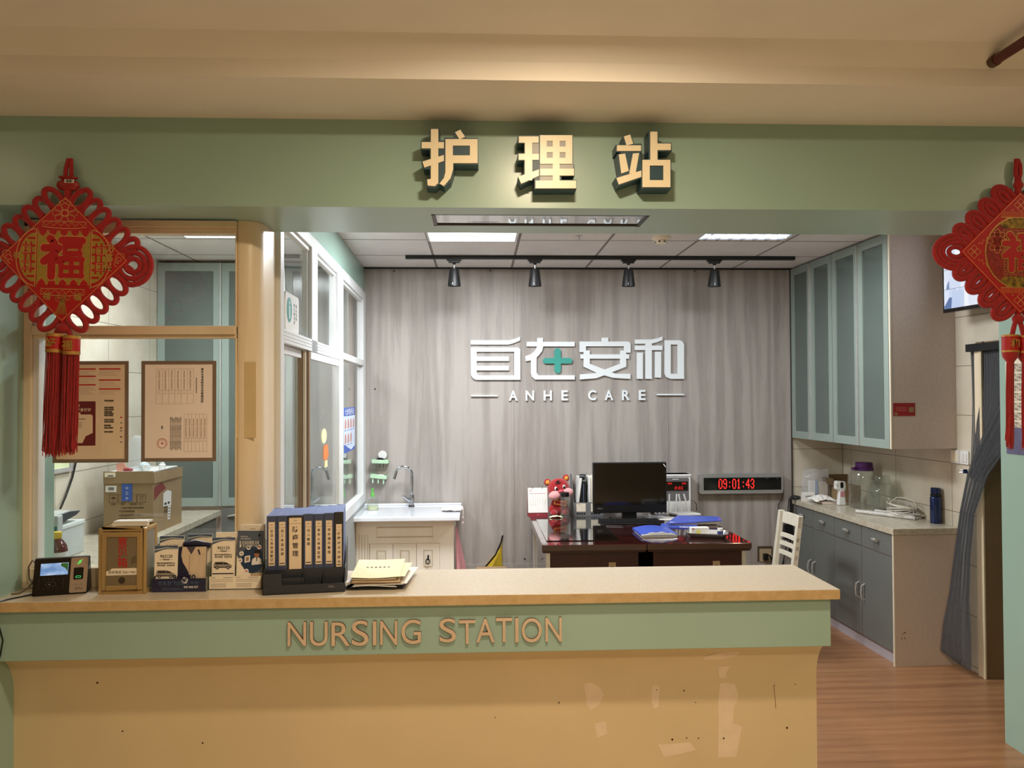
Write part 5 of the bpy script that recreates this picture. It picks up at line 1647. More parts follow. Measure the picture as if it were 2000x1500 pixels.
t = thing('sprinkler_pipe', 'dark red pipe entering the stepped corridor ceiling at the top right', 'pipe', (1.652, 2.42, 2.718))
M_redpipe = mat('oxide_red_paint', (0.30, 0.10, 0.07), rough=0.4, var=0.1)
MB().cyl((0, 0.0, 0), (0.02, -2.2, 0), 0.016, M_redpipe, n=18).build('pipe', t)
MB().cyl((0, 0.002, 0), (0, -0.022, 0), 0.0185, mat('pipe_collar', (0.35, 0.25, 0.18), rough=0.5, metal=0.3), n=18).build('collar', t)


# ------------------------------------------------------------------ cabinet run along the right wall
def rthing(name, label, cat, p, rz=0.0, group=None):
    return thing(name, label, cat, rw(p), RA + rz, group)


def bow_handle(t, y, z0, z1):
    m = MB()
    m.tube([(0, y, z0), (-0.022, y, z0 + 0.012), (-0.028, y, (z0 + z1) / 2), (-0.022, y, z1 - 0.012), (0, y, z1)], 0.0048, M_alu, n=8)
    return m.build('handle', t)


def base_unit(lab, y0, y1, near):
    t = rthing('base_cabinet', lab, 'cabinet', (0.0, y0, 0), group='grey base cabinets along the right wall')
    w = y1 - y0
    m = MB()
    m.box((0.014, 0.0, 0.075), (0.416, w, 0.799), M_pink_side)
    m.build('body', t)
    MB().box((0.025, 0.0, 0.0), (0.405, w, 0.075), mat('lavender_plinth', (0.72, 0.70, 0.74), rough=0.5)).build('plinth', t)
    if near:
        MB().box((-0.004, -0.017, 0.0), (0.416, -0.0005, 0.799), M_pink_side).build('side_panel', t)
        MB().box((-0.006, -0.018, 0.0), (0.001, -0.004, 0.799), mat('cream_edge_strip', (0.88, 0.84, 0.76), rough=0.35)).build('edge_strip', t)
        m = MB()
        rnd = random.Random(4)
        for _ in range(9):
            q = (0.05 + rnd.uniform(-.015, .015), 0.19 + rnd.uniform(-.025, .025))
            m.cyl((q[0], -0.0178, q[1]), (q[0], -0.0168, q[1]), rnd.uniform(0.002, 0.004), M_dent, n=7)
        m.build('scuff_marks', t)
    half = w / 2
    for k in range(2):
        a, b = k * half + 0.003, (k + 1) * half - 0.003
        d = MB().box((0.0, a, 0.665), (0.014, b, 0.792), M_grey_door).build('drawer', t, bevel=0.0015)
        yc = (a + b) / 2
        m = MB()
        m.tube([(0.0, yc + 0.035, 0.735), (-0.016, yc + 0.030, 0.737), (-0.022, yc - 0.004, 0.738), (-0.024, yc - 0.038, 0.737)], [0.005, 0.006, 0.010, 0.011], M_alu, n=10)
        m.build('handle', d)
        d = MB().box((0.0, a, 0.080), (0.014, b, 0.655), M_grey_door).build('door', t, bevel=0.0015)
        bow_handle(d, b - 0.032 if k == 0 else a + 0.032, 0.315, 0.42)
    return t


base_unit('grey base cabinet nearest the doorway, with a taupe end panel', 0.05, 0.785, True)
base_unit('grey base cabinet behind the white chair, next to the grey wood wall', 0.785, 1.45, False)
t = rthing('counter_worktop', 'grey beige stone worktop on the right wall cabinets', 'worktop', (0, 0.0, 0.80))
m = MB()
M_right_stone = stone_mat('grey_beige_stone', ['#a39a87', '#b6ad9a', '#c2baa8', '#cfc8b8'], rough=0.25, scale=40)
m.box((-0.012, 0.022, 0.0), (0.4185, 1.455, 0.038), M_right_stone)
m.build('slab', t, bevel=0.002)


def wall_unit(lab, y0, y1, near):
    t = rthing('wall_cabinet', lab, 'cabinet', (0.0, y0, 0), group='frosted wall cabinets on the right')
    w = y1 - y0
    z0, z1 = 1.322, 2.658
    m = MB()
    m.box((0.022, 0, z0), (0.418, w, z0 + 0.016), M_pink_side)
    m.box((0.022, 0, z1 - 0.016), (0.418, w, z1), M_pink_side)
    m.box((0.400, 0, z0 + 0.016), (0.418, w, z1 - 0.016), M_pink_side)
    m.box((0.022, 0, z0 + 0.016), (0.400, 0.016, z1 - 0.016), M_pink_side)
    m.box((0.022, w - 0.016, z0 + 0.016), (0.400, w, z1 - 0.016), M_pink_side)
    for z in (1.75, 2.2):
        m.box((0.05, 0.016, z), (0.400, w - 0.016, z + 0.016), M_pink_side)
    m.build('body', t)
    if near:
        MB().box((0.004, -0.020, z0), (0.419, -0.0005, z1), M_pink_side).build('side_panel', t)
        MB().box((-0.002, -0.022, z0), (0.006, -0.006, z1), MATS['cream_edge_strip']).build('edge_strip', t)
    half = w / 2
    for k in range(2):
        a, b = k * half + 0.003, (k + 1) * half - 0.003
        m = MB()
        for p, q in (((a, z0), (a + 0.052, z1)), ((b - 0.052, z0), (b, z1)), ((a + 0.052, z0), (b - 0.052, z0 + 0.055)), ((a + 0.052, z1 - 0.055), (b - 0.052, z1))):
            m.box((0.0, p[0], p[1]), (0.020, q[0], q[1]), M_greenframe)
        d = m.build('door', t)
        MB().box((0.008, a + 0.050, z0 + 0.05), (0.012, b - 0.050, z1 - 0.05), M_frost).build('frosted_pane', d)
        e = b if k == 0 else a
        if k == 0:
            MB().box((-0.014, e - 0.004, z0 + 0.003), (0.004, e + 0.006, z1 - 0.01), M_alu).build('edge_profile', d)
    # dim things on the shelves, seen as soft shapes through the panes
    return t


wall_unit('frosted glass wall cabinet nearest the viewer, with a taupe end panel', 0.067, 0.785, True)
wall_unit('frosted glass wall cabinet next to the grey wood wall', 0.787, 1.460, False)
t = rthing('red_sticker', 'red sticker with two small squares on the taupe end panel of the wall cabinet', 'sticker', (0.083, 0.0465, 1.565))
m = MB()
m.box((-0.070, -0.001, -0.040), (0.070, 0.0, 0.040), mat('red_vinyl', (0.62, 0.14, 0.16), rough=0.45))
for x, z in ((-0.02, 0.012), (-0.02, 0.002), (-0.02, -0.008)):
    m.box((x - 0.035, -0.0014, z), (x + 0.035, -0.0009, z + 0.003), mat('pale_red_print', (0.80, 0.45, 0.42), rough=0.5))
m.box((0.030, -0.0014, -0.016), (0.062, -0.0009, 0.014), M_card)
m.box((-0.062, -0.0014, -0.036), (-0.044, -0.0009, -0.018), M_card)
m.build('face', t)

# switches
for k, (yy, lab) in enumerate(((0.055, 'blank white wall plate left of the double switch below the wall cabinet'), (-0.030, 'white double light switch beside the doorway net'))):
    t = rthing('light_switch' if k else 'wall_plate', lab, 'switch', (0.4195, yy, 1.272))
    m = MB()
    m.prism(rrect(-0.041, 0.041, -0.041, 0.041, 0.004), 0.009, M_white, o=(-0.009, 0, 0), u=(0, -1, 0), v=(0, 0, 1))
    m.build('plate', t, bevel=0.001)
    if k:
        for s in (-1, 1):
            MB().box((-0.013, s * 0.015 - 0.013, -0.026), (-0.008, s * 0.015 + 0.013, 0.026), M_white).build('rocker', t, bevel=0.001)
    else:
        MB().box((-0.0105, -0.030, -0.030), (-0.0085, 0.030, 0.030), M_cream_paper).build('cover', t)


# ------------------------------------------------------------------ things on the right worktop
WT = 0.8385
t = rthing('vacuum_flask', 'dark blue metal flask at the near end of the right worktop', 'flask', (0.381, 0.208, WT))
M_blue_metal = mat('blue_lacquer', (0.06, 0.16, 0.36), rough=0.25, metal=0.5, var=0.05, coat=0.5)
m = MB()
m.lathe([(0.032, 0), (0.034, 0.003), (0.034, 0.158), (0.031, 0.168), (0.029, 0.170)], M_blue_metal, n=32)
m.build('body', t)
MB().lathe([(0.029, 0.170), (0.032, 0.172), (0.032, 0.182), (0.029, 0.184)], M_black, n=32).build('collar', t)
m = MB()
m.lathe([(0.028, 0.184), (0.029, 0.187), (0.0285, 0.222), (0.024, 0.226), (0.0, 0.226)], M_blue_metal, n=32)
m.build('cap', t)
m = MB()
m.box((0.028, -0.006, 0.172), (0.036, 0.006, 0.180), M_black)
m.build('latch', t)

t = rthing('glass_jar', 'tall ribbed clear jar with purple screw lid and spout on the right worktop', 'jar', (0.304, 0.935, WT))
m = MB()
m.lathe([(0.096, 0), (0.104, 0.008), (0.106, 0.05), (0.104, 0.06), (0.106, 0.07), (0.104, 0.115), (0.106, 0.125), (0.104, 0.17), (0.106, 0.18), (0.104, 0.225), (0.092, 0.255), (0.062, 0.272), (0.056, 0.282)], M_clear, n=40)
m.build('vessel', t)
M_purple = mat('purple_plastic', (0.29, 0.10, 0.36), rough=0.35)
m = MB()
m.lathe([(0.064, 0.268), (0.066, 0.272), (0.065, 0.290), (0.060, 0.294), (0.060, 0.322), (0.056, 0.327), (0.0, 0.328)], M_purple, n=36)
m.build('lid', t)
MB().box((-0.092, -0.028, 0.272), (-0.050, 0.010, 0.292), M_purple).build('spout', t, bevel=0.004)
t = rthing('glass_jar', 'round bellied clear jar with a narrow neck in front of the purple lidded jar', 'jar', (0.311, 0.700, WT))
m = MB()
m.lathe([(0.062, 0), (0.068, 0.004), (0.080, 0.05), (0.099, 0.10), (0.103, 0.135), (0.092, 0.170), (0.068, 0.192), (0.060, 0.198)], M_clear, n=40)
m.build('vessel', t)
MB().lathe([(0.074, 0.200), (0.076, 0.204), (0.060, 0.214), (0.052, 0.222), (0.046, 0.250), (0.048, 0.254), (0.0, 0.254)], M_clear, n=36).build('lid', t)

t = rthing('thermometer_gun', 'white handheld infrared thermometer leaning beside the purple lidded jar', 'thermometer', (0.195, 1.065, WT))
m = MB()
m.prism([(-0.030, 0.0), (0.028, 0.0), (0.030, 0.02), (0.020, 0.105), (0.030, 0.118), (0.030, 0.175), (-0.045, 0.182), (-0.050, 0.120), (-0.018, 0.108)], 0.040, M_white, o=(0, -0.02, 0), u=(1, 0, 0), v=(0, 0, 1))
m.build('body', t, bevel=0.008, seg=3)
m = MB()
m.prism(rrect(-0.024, 0.024, -0.016, 0.016, 0.012), 0.006, M_white, o=(-0.044, 0, 0.152), u=(0, -1, 0), v=(0, 0, 1))
m.prism(rrect(-0.019, 0.019, -0.012, 0.012, 0.010), 0.008, M_gloss_black, o=(-0.046, 0, 0.152), u=(0, -1, 0), v=(0, 0, 1))
m.prism(rrect(-0.020, 0.020, 0.120, 0.180, 0.012), 0.004, M_white, o=(0, -0.022, 0))
m.prism(rrect(-0.012, 0.012, 0.128, 0.172, 0.009), 0.005, M_gloss_black, o=(-0.004, -0.0225, 0))
m.build('sensor', t)
MB().prism(rrect(-0.016, 0.018, 0.062, 0.104, 0.004), 0.001, mat('pink_label', (0.78, 0.55, 0.58), rough=0.5), o=(0, -0.0205, 0)).build('label', t)


def crumple(m, x0, x1, y0, y1, zf, th, mt, seed, n=12, k=8, amp=0.01):
    """A crumpled sheet of film or paper lying loosely."""
    rnd = random.Random(seed)
    g = [[zf(i / n, j / k) + rnd.uniform(-amp, amp) for j in range(k + 1)] for i in range(n + 1)]
    v = []
    for i in range(n + 1):
        for j in range(k + 1):
            jx, jy = (rnd.uniform(-.3, .3) / n, rnd.uniform(-.3, .3) / k)
            v.append((x0 + (x1 - x0) * (i / n + jx), y0 + (y1 - y0) * (j / k + jy), max(0.0015, g[i][j]) + th))
    b = [(p[0], p[1], p[2] - th) for p in v]
    K = k + 1
    N = len(v)
    f = [(i * K + j, (i + 1) * K + j, (i + 1) * K + j + 1, i * K + j + 1) for i in range(n) for j in range(k)]
    f += [(N + i * K + j, N + i * K + j + 1, N + (i + 1) * K + j + 1, N + (i + 1) * K + j) for i in range(n) for j in range(k)]
    edge = [i * K for i in range(n + 1)] + [n * K + j for j in range(1, K)] + [i * K + k for i in range(n - 1, -1, -1)] + [j for j in range(k - 1, 0, -1)]
    for q in range(len(edge)):
        a, c = edge[q], edge[(q + 1) % len(edge)]
        f.append((a, N + a, N + c, c))
    m.add(v + b, f, mt)


t = rthing('plastic_bag', 'stack of crumpled white plastic bags lying on the right worktop', 'bag', (0.02, 1.10, WT))
m = MB()
crumple(m, 0.0, 0.22, 0.0, 0.17, lambda a, b: 0.012 + 0.045 * math.sin(PI * min(1, 0.15 + a)) * math.sin(PI * (0.15 + 0.7 * b)), 0.004, M_paper, 3, amp=0.006)
m.build('upper_bag', t)
m = MB()
m.prism(rrect(0.05, 0.21, 0.0, 0.020, 0.009), 0.14, mat('pinkish_wrap', (0.86, 0.80, 0.76), rough=0.4), o=(0, 0.01, 0.001))
m.build('lower_pack', t)
t = rthing('plastic_bag', 'clear plastic bag with paper packs standing at the far corner of the right worktop', 'bag', (0.150, 1.375, WT))
m = MB()
rnd = random.Random(11)
pts = []
K = 14
rows = [(0.0, 1.0), (0.05, 1.0), (0.12, 1.02), (0.18, 0.98), (0.215, 0.86), (0.235, 0.9)]
v = []
for z, s in rows:
    for j in range(K):
        a = 2 * PI * j / K
        v.append((0.115 * s * math.cos(a) * (1 + rnd.uniform(-.06, .06)), 0.050 * s * math.sin(a) * (1 + rnd.uniform(-.1, .1)), z + (rnd.uniform(-.014, .014) if z > .2 else 0)))
f = [(i * K + j, i * K + (j + 1) % K, (i + 1) * K + (j + 1) % K, (i + 1) * K + j) for i in range(len(rows) - 1) for j in range(K)]
m.add(v, f, M_film, False)
m.build('film', t)
m = MB()
m.box((-0.055, -0.020, 0.002), (-0.015, 0.02, 0.150), M_paper)
m.prism([(-0.012, 0.002), (0.008, 0.002), (0.004, 0.150), (-0.018, 0.146)], 0.03, mat('pale_blue_pack', (0.55, 0.68, 0.85), rough=0.5), o=(0, -0.015, 0))
m.build('inner_pack', t)
MB().box((0.020, -0.03, 0.002), (0.080, 0.02, 0.140), mat('beige_pack', (0.84, 0.78, 0.72), rough=0.5)).build('inner_pack', t)
t = rthing('small_carton', 'small white carton with black print in front of the clear bag on the worktop', 'box', (0.045, 1.315, WT), rz=-0.1)
MB().box((-0.035, -0.02, 0.0), (0.055, 0.02, 0.066), M_paper).build('body', t)
MB().text('DEPTE', 0.014, M_ink, (0.012, -0.0201, 0.036), d=0.0004, bold=0.02, width=0.06).build('print', t)
t = rthing('open_carton', 'open brown cardboard box behind the white bags in the worktop corner', 'box', (0.340, 1.300, WT))
m = MB()
m.box((-0.075, -0.10, 0.0), (0.075, 0.10, 0.003), M_card)
for a, b in (((-0.075, -0.10), (0.075, -0.097)), ((-0.075, 0.097), (0.075, 0.10)), ((-0.075, -0.097), (-0.072, 0.097)), ((0.072, -0.097), (0.075, 0.097))):
    m.box((a[0], a[1], 0.003), (b[0], b[1], 0.125), M_card)
m.build('body', t)
for nm, q in (('back', [(-0.075, 0.125), (0.075, 0.125), (0.082, 0.195), (-0.080, 0.195)]),):
    MB().prism(q, 0.003, M_card_dark, o=(0, 0.095, 0)).build('flap', t)
MB().prism([(-0.097, 0.125), (0.097, 0.125), (0.095, 0.180), (-0.095, 0.180)], 0.003, M_card_dark, o=(-0.073, 0, 0), u=(0, -1, 0), v=(-0.35, 0, 1)).build('flap', t)

t = rthing('newspaper', 'rolled newspaper under the white cable coil on the right worktop', 'newspaper', (0.215, 0.50, WT))
M_news = mat('newsprint', (0.80, 0.79, 0.77), rough=0.8, var=0.25, scale=70)
m = MB()
tq = xform((0, 0, 0), rz=-1.02)
m.tube([(-0.21, 0, 0.012), (0.0, 0.0, 0.013), (0.20, 0.0, 0.013)], [0.011, 0.0125, 0.0125], M_news, n=14, xf=tq)
m.box((-0.19, 0.005, 0.001), (0.19, 0.11, 0.010), M_news, xf=tq)
m.build('roll', t)
t = rthing('newspaper', 'folded dark printed newspaper lying behind the rolled newspaper', 'newspaper', (0.305, 0.51, WT + 0.0005))
m = MB()
tq = xform((0, 0, 0), rz=-0.95)
m.box((-0.15, 0.014, 0.0115), (0.15, 0.13, 0.020), mat('dark_newsprint', (0.45, 0.43, 0.42), rough=0.8, var=0.5, scale=60), xf=tq)
m.tube([(-0.16, 0.012, 0.019), (0.17, 0.012, 0.019)], 0.008, M_news, n=12, xf=tq)
m.build('fold', t)
t = rthing('cable_coil', 'loose coil of white cable on the newspapers on the right worktop', 'cable', (0.315, 0.475, WT + 0.025))
m = MB()
rnd = random.Random(21)
M_wcable = mat('white_cable', (0.86, 0.84, 0.80), rough=0.5)
pts = []
for i in range(22 * 9):
    a = 2 * PI * i / 22
    lp = i // 22
    r = 0.078 + 0.012 * math.sin(lp * 2.1)
    pts.append((r * math.cos(a) * (0.90 + 0.03 * math.sin(lp)), r * 1.25 * math.sin(a) + 0.006 * math.cos(lp * 1.7), 0.007 + 0.0065 * lp + 0.014 * math.sin(a + lp * 0.8)))
m.tube(pts, 0.0035, M_wcable, n=6)
m.tube([(-0.06, 0.03, 0.02), (-0.055, 0.045, 0.07), (-0.02, 0.03, 0.10), (0.02, -0.02, 0.105), (0.045, -0.07, 0.085), (0.05, -0.085, 0.04)], 0.0035, M_wcable, n=6)
m.build('coil', t)
t = rthing('black_bag', 'black bag slumped on the far end of the right worktop with a strap hanging down', 'bag', (-0.005, 1.400, WT))
m = MB()
m.ball((0.0, 0.0, 0.018), (0.040, 0.045, 0.016), M_blackm)
m.tube([(-0.03, -0.02, 0.02), (-0.05, -0.03, 0.012), (-0.062, -0.03, 0.0)], 0.012, M_blackm)
m.build('body', t)
m = MB()
m.tube([(-0.05, -0.03, 0.012), (-0.047, -0.02, -0.03), (-0.040, 0.0, -0.14), (-0.038, 0.02, -0.30), (-0.040, 0.02, -0.42)], 0.010, M_blackm)
m.build('strap', t)

# ------------------------------------------------------------------ doorway net, clip, television
t = rthing('door_net', 'dark grey ribbed mesh door net gathered to the left of the doorway', 'curtain', (0.385, -0.16, 0.0))
M_net = bpy.data.materials.new('net_mesh')
nt = NT(M_net)
nt.b.inputs['Base Color'].default_value = (0.055, 0.058, 0.065, 1)
nt.b.inputs['Roughness'].default_value = 0.8
v = coords(nt)
sx = nt.n('ShaderNodeUVMap')
wv = nt.n('ShaderNodeTexWave', wave_type='BANDS', bands_direction='X')
wv.inputs['Scale'].default_value = 11
nt.l(sx.outputs[0], wv.inputs['Vector'])
mr = nt.n('ShaderNodeMapRange')
mr.inputs['To Min'].default_value = 0.62
mr.inputs['To Max'].default_value = 0.97
nt.l(wv.outputs['Fac'], mr.inputs['Value'])
nt.l(mr.outputs[0], nt.b.inputs['Alpha'])


def net_panel(rows, name, cols=16, fold=0.012, nf=5):
    """rows: (z, yA, yB, xA, xB) from top to bottom; folds run along the drop."""
    v, uv, f = [], [], []
    for i, (z, ya, yb, xa, xb, amp) in enumerate(rows):
        for j in range(cols + 1):
            q = j / cols
            v.append((xa + (xb - xa) * q + fold * amp * math.sin(q * nf * 2 * PI), ya + (yb - ya) * q, z))
            uv.append((q * 1.0, z))
    K = cols + 1
    for i in range(len(rows) - 1):
        for j in range(cols):
            f.append((i * K + j, i * K + j + 1, (i + 1) * K + j + 1, (i + 1) * K + j))
    m = MB()
    m.add(v, f, M_net, True)
    o = m.build(name, t, auto=180)
    L = o.data.uv_layers.new(name='UVMap')
    for lp in o.data.loops:
        L.data[lp.index].uv = uv[lp.vertex_index]
    return o


# flat part hanging across the opening, then the gathered drop swept to the side
net_panel([(1.93, 0.06, -0.60, 0.028, 0.028, 0.2), (1.80, 0.055, -0.60, 0.03, 0.02, 0.4), (1.60, 0.045, -0.60, 0.025, 0.0, 0.6), (1.45, 0.045, -0.38, 0.02, -0.005, 0.7), (1.25, 0.045, -0.16, 0.01, -0.02, 0.8), (1.16, 0.045, -0.09, 0.005, -0.03, 0.9)], 'upper_net')
net_panel([(1.84, -0.40, -0.62, 0.012, -0.01, 0.6), (1.60, -0.20, -0.50, 0.006, -0.02, 0.9), (1.35, -0.03, -0.30, 0.0, -0.02, 1.0), (1.19, 0.055, -0.16, -0.005, -0.03, 1.0), (0.95, 0.12, -0.04, -0.012, -0.03, 1.2), (0.70, 0.150, -0.03, -0.03, -0.05, 1.2),
           (0.45, 0.160, -0.03, -0.06, -0.06, 0.9), (0.25, 0.165, -0.04, -0.10, -0.06, 0.7), (0.10, 0.165, -0.04, -0.118, -0.06, 0.5), (0.045, 0.08, -0.035, -0.06, -0.06, 0.4)], 'gathered_net')
m = MB()
m.box((-0.001, -0.60, 1.91), (0.032, 0.062, 1.955), mat('net_tape', (0.05, 0.05, 0.055), rough=0.8))
m.build('top_tape', t)
t2 = rthing('binder_clip', 'small blue binder clip pinching the gathered door net', 'clip', (0.372, -0.098, 1.195))
m = MB()
m.prism([(-0.010, -0.011), (0.010, -0.011), (0.003, 0.013), (-0.003, 0.013)], 0.022, mat('clip_blue', (0.13, 0.19, 0.36), rough=0.3), o=(-0.011, 0, 0), u=(0, -1, 0), v=(0, 0, 1))
m.build('jaw', t2)
m = MB()
m.tube([(-0.01, 0.008, 0.008), (-0.02, 0.022, 0.010), (-0.02, 0.030, 0.002), (-0.02, 0.022, -0.006), (-0.01, 0.008, -0.004)], 0.0014, M_steel, n=6)
m.build('wire_handle', t2)

TVX, TVY = 2.80, 4.585
t = thing('television', 'wall mounted screen with a grid of camera views above the doorway', 'television', (TVX, TVY, 2.145), rz=math.radians(6.0))
m = MB()
m.box((0.0, -0.86, 0.0), (0.035, 0.0, 0.50), M_gloss_black)
m.build('casing', t, bevel=0.003)
cells = []
M_views = []
for k, (c1, c2, c3) in enumerate((('#5f76a6', '#a9bfe6', '#dfe9fb'), ('#7f93bd', '#c3d2f0', '#eef3fd'), ('#8d9cc0', '#cdd8ef', '#f4f7fe'))):
    mm = bpy.data.materials.new('camera_view')
    nt = NT(mm)
    v = coords(nt, (1, 9, 3), rot=(0.5 * k - 0.4, 0, 0))
    vo = nt.n('ShaderNodeTexVoronoi')
    vo.inputs['Scale'].default_value = 2.2
    nt.l(v, vo.inputs['Vector'])
    nt.l(ramp(nt, vo.outputs['Color'], [(0.12, lin(c1)), (0.30, lin(c2)), (0.62, lin(c3))]), nt.b.inputs['Emission Color'])
    nt.b.inputs['Emission Strength'].default_value = 0.85
    nt.b.inputs['Base Color'].default_value = (0.01, 0.01, 0.01, 1)
    nt.b.inputs['Roughness'].default_value = 0.2
    M_views.append(mm)
m = MB()
for i in range(5):
    for j in range(4):
        y0 = -0.014 - 0.1665 * i
        z0 = 0.022 + 0.116 * j
        m.box((-0.0015, y0 - 0.1645, z0), (0.001, y0, z0 + 0.114), M_views[(i * 2 + j) % 3])
m.build('screen', t)
MB().ball((-0.001, -0.49, 0.012), (0.002, 0.005, 0.005), mat('standby_led', (1, 1, 1), emit=(1, 1, 1), estr=2), n=10, k=6).build('status_lamp', t)
MB().box((0.035, -0.55, 0.12), (0.075, -0.30, 0.38), M_blackm).build('bracket', t)

# poster on the pier
t = thing('wall_notice', 'printed notice with numbered lines and purple foot on the right green pier', 'poster', (2.4965, 3.42, 1.61))
m = MB()
m.box((-0.0015, -0.42, -0.235), (-0.0005, 0.175, 0.235), M_cream_paper)
m.box((-0.0019, -0.42, -0.235), (-0.0014, 0.175, -0.11), mat('purple_foot', (0.36, 0.35, 0.47), rough=0.5, var=0.2, scale=20))
m.build('sheet', t)
m = MB()
for i in range(8):
    z = 0.18 - 0.045 * i
    m.box((-0.0021, 0.14, z), (-0.0014, 0.148, z + 0.006), M_grey_ink)
    for k in range(3):
        m.text('护理站工作制度要求'[(i + k) % 3:], 0.010, M_ink, (-0.0015, 0.128, z - 0.013 * k), u=(0, -1, 0), d=0.0003, align='LEFT', bold=0.01)
m.build('print', t)

# ------------------------------------------------------------------ the two desks
DZ = 0.75
M_deskedge = mat('mahogany_edge', (0.20, 0.065, 0.055), rough=0.35, var=0.15)


def desk(x0, x1, lab, strip):
    t = thing('office_desk', lab, 'desk', ((x0 + x1) / 2, 5.38, 0), group='mahogany desks pushed together')
    w = (x1 - x0) / 2
    m = MB()
    m.box((-w, -0.625, 0.712), (w, 0.625, DZ), M_dark_wood)
    m.build('desktop', t, bevel=0.003)
    m = MB()
    m.box((-w + 0.006, -0.617, 0.700), (w - 0.006, 0.617, 0.712), M_deskedge)
    m.build('under_moulding', t, bevel=0.002)
    a, b = (-w + 0.045, w - 0.012) if strip < 0 else (-w + 0.012, w - 0.045)
    if strip < 0:
        b = w - 0.045
    else:
        a = -w + 0.045
    for y in (-0.58, 0.56):
        MB().box((a, y, 0.02), (b, y + 0.02, 0.700), M_deskedge).build('end_panel', t)
    xx = -w + 0.045 if strip < 0 else w - 0.065
    MB().box((xx, -0.56, 0.02), (xx + 0.02, 0.56, 0.700), M_dark_wood).build('side_panel', t)
    m = MB()
    m.box((0.115 - 0.022, -0.583, 0.598), (0.115 + 0.022, -0.580, 0.632), mat('tan_plate', (0.66, 0.58, 0.45), rough=0.5))
    m.box((0.115 - 0.010, -0.5845, 0.604), (0.115 + 0.012, -0.5828, 0.608), M_ink)
    m.build('lock_plate', t)
    for y in (-0.59, 0.575):
        s = -1 if strip < 0 else 1
        MB().box((s * (w - 0.040) - 0.012, y - 0.008, 0.0), (s * (w - 0.040) + 0.012, y + 0.016, 0.700), M_alu).build('leg', t)
    return t


desk(0.384, 1.0285, 'dark mahogany desk on the left with a glass mat, joined to its twin', -1)
desk(1.0315, 1.678, 'dark mahogany desk on the right with a steel tray, joined to its twin', 1)
DZ += 0.0003
t = thing('desk_mat', 'black glossy glass mat on the left mahogany desk', 'desk mat', (0.655, 5.35, DZ))
MB().box((-0.232, -0.47, 0.0), (0.225, 0.44, 0.005), mat('black_glass', (0.045, 0.025, 0.025), rough=0.015, coat=1.0)).build('plate', t, bevel=0.001)

# calendar
t = thing('desk_calendar', 'white standing desk calendar with red base on the left mahogany desk', 'calendar', (0.448, 5.915, DZ), rz=0.02)
m = MB()
m.prism([(-0.020, 0.0), (0.060, 0.0), (0.026, 0.212), (0.022, 0.212)], 0.150, mat('calendar_red', (0.50, 0.10, 0.15), rough=0.5), o=(0.075, 0, 0), u=(0, 1, 0), v=(0, 0, 1))
m.build('stand', t)
CX = xform((0, -0.020, 0), rx=-math.atan2(0.042, 0.212))
m = MB()
m.box((-0.074, -0.004, 0.030), (0.074, -0.001, 0.217), M_paper)
o = m.build('page', t)
o.matrix_local = CX
m = MB()
m.text('05', 0.014, M_red_ink, (-0.052, -0.0041, 0.194), d=0.0003)
m.box((-0.060, -0.0046, 0.172), (0.064, -0.0041, 0.1745), M_red_ink)
m.box((-0.060, -0.0048, 0.172), (-0.035, -0.0045, 0.1745), M_ink)
for r in range(5):
    for c in range(7):
        if not (r == 0 and c < 1) and not (r == 4 and c > 3):
            m.text(str(r * 7 + c), 0.0060, M_grey_ink, (-0.055 + 0.0185 * c, -0.0041, 0.155 - 0.0165 * r), d=0.0002)
o = m.build('print', t)
o.matrix_local = CX
m = MB()
m.text('2022', 0.007, mat('pink_print', (0.75, 0.45, 0.48), rough=0.5), (0, -0.0015, 0.014), d=0.0003, bold=0.02)
o = m.build('base_print', t)
o.matrix_local = CX
for s in (-1, 1):
    m = MB()
    m.tube(ell((s * 0.037, 0, 0.2155), 0.006, 0.009, 14, u=(0, 1, 0), v=(0, 0, 1)), 0.0018, M_black, n=6, closed=True)
    o = m.build('wire_ring', t)
    o.matrix_local = CX

# plush tiger (zodiac toy)
t = thing('plush_toy', 'red plush tiger with a pink muzzle sitting between the calendar and the grey file holder', 'soft toy', (0.607, 5.945, DZ), rz=0.12)
M_plush = mat('red_plush', (0.62, 0.06, 0.08), rough=0.9, var=0.1, scale=50, sheen=0.5, bump=0.08, bscale=350)
M_plush_p = mat('pink_plush', (0.88, 0.62, 0.62), rough=0.9, var=0.06, sheen=0.4, bump=0.05, bscale=350)
M_plush_d = mat('dark_plush', (0.18, 0.04, 0.05), rough=0.9)
M_plush_y = mat('yellow_plush', (0.90, 0.62, 0.25), rough=0.8)
m = MB()
m.ball((0.005, 0, 0.068), (0.068, 0.055, 0.074), M_plush)
m.build('body', t)
HXF = xform((0, -0.012, 0.205), ry=-0.20)
m = MB()
m.ball((0, 0, 0), (0.088, 0.066, 0.080), M_plush, n=28, k=18, xf=HXF)
h = m.build('head', t)
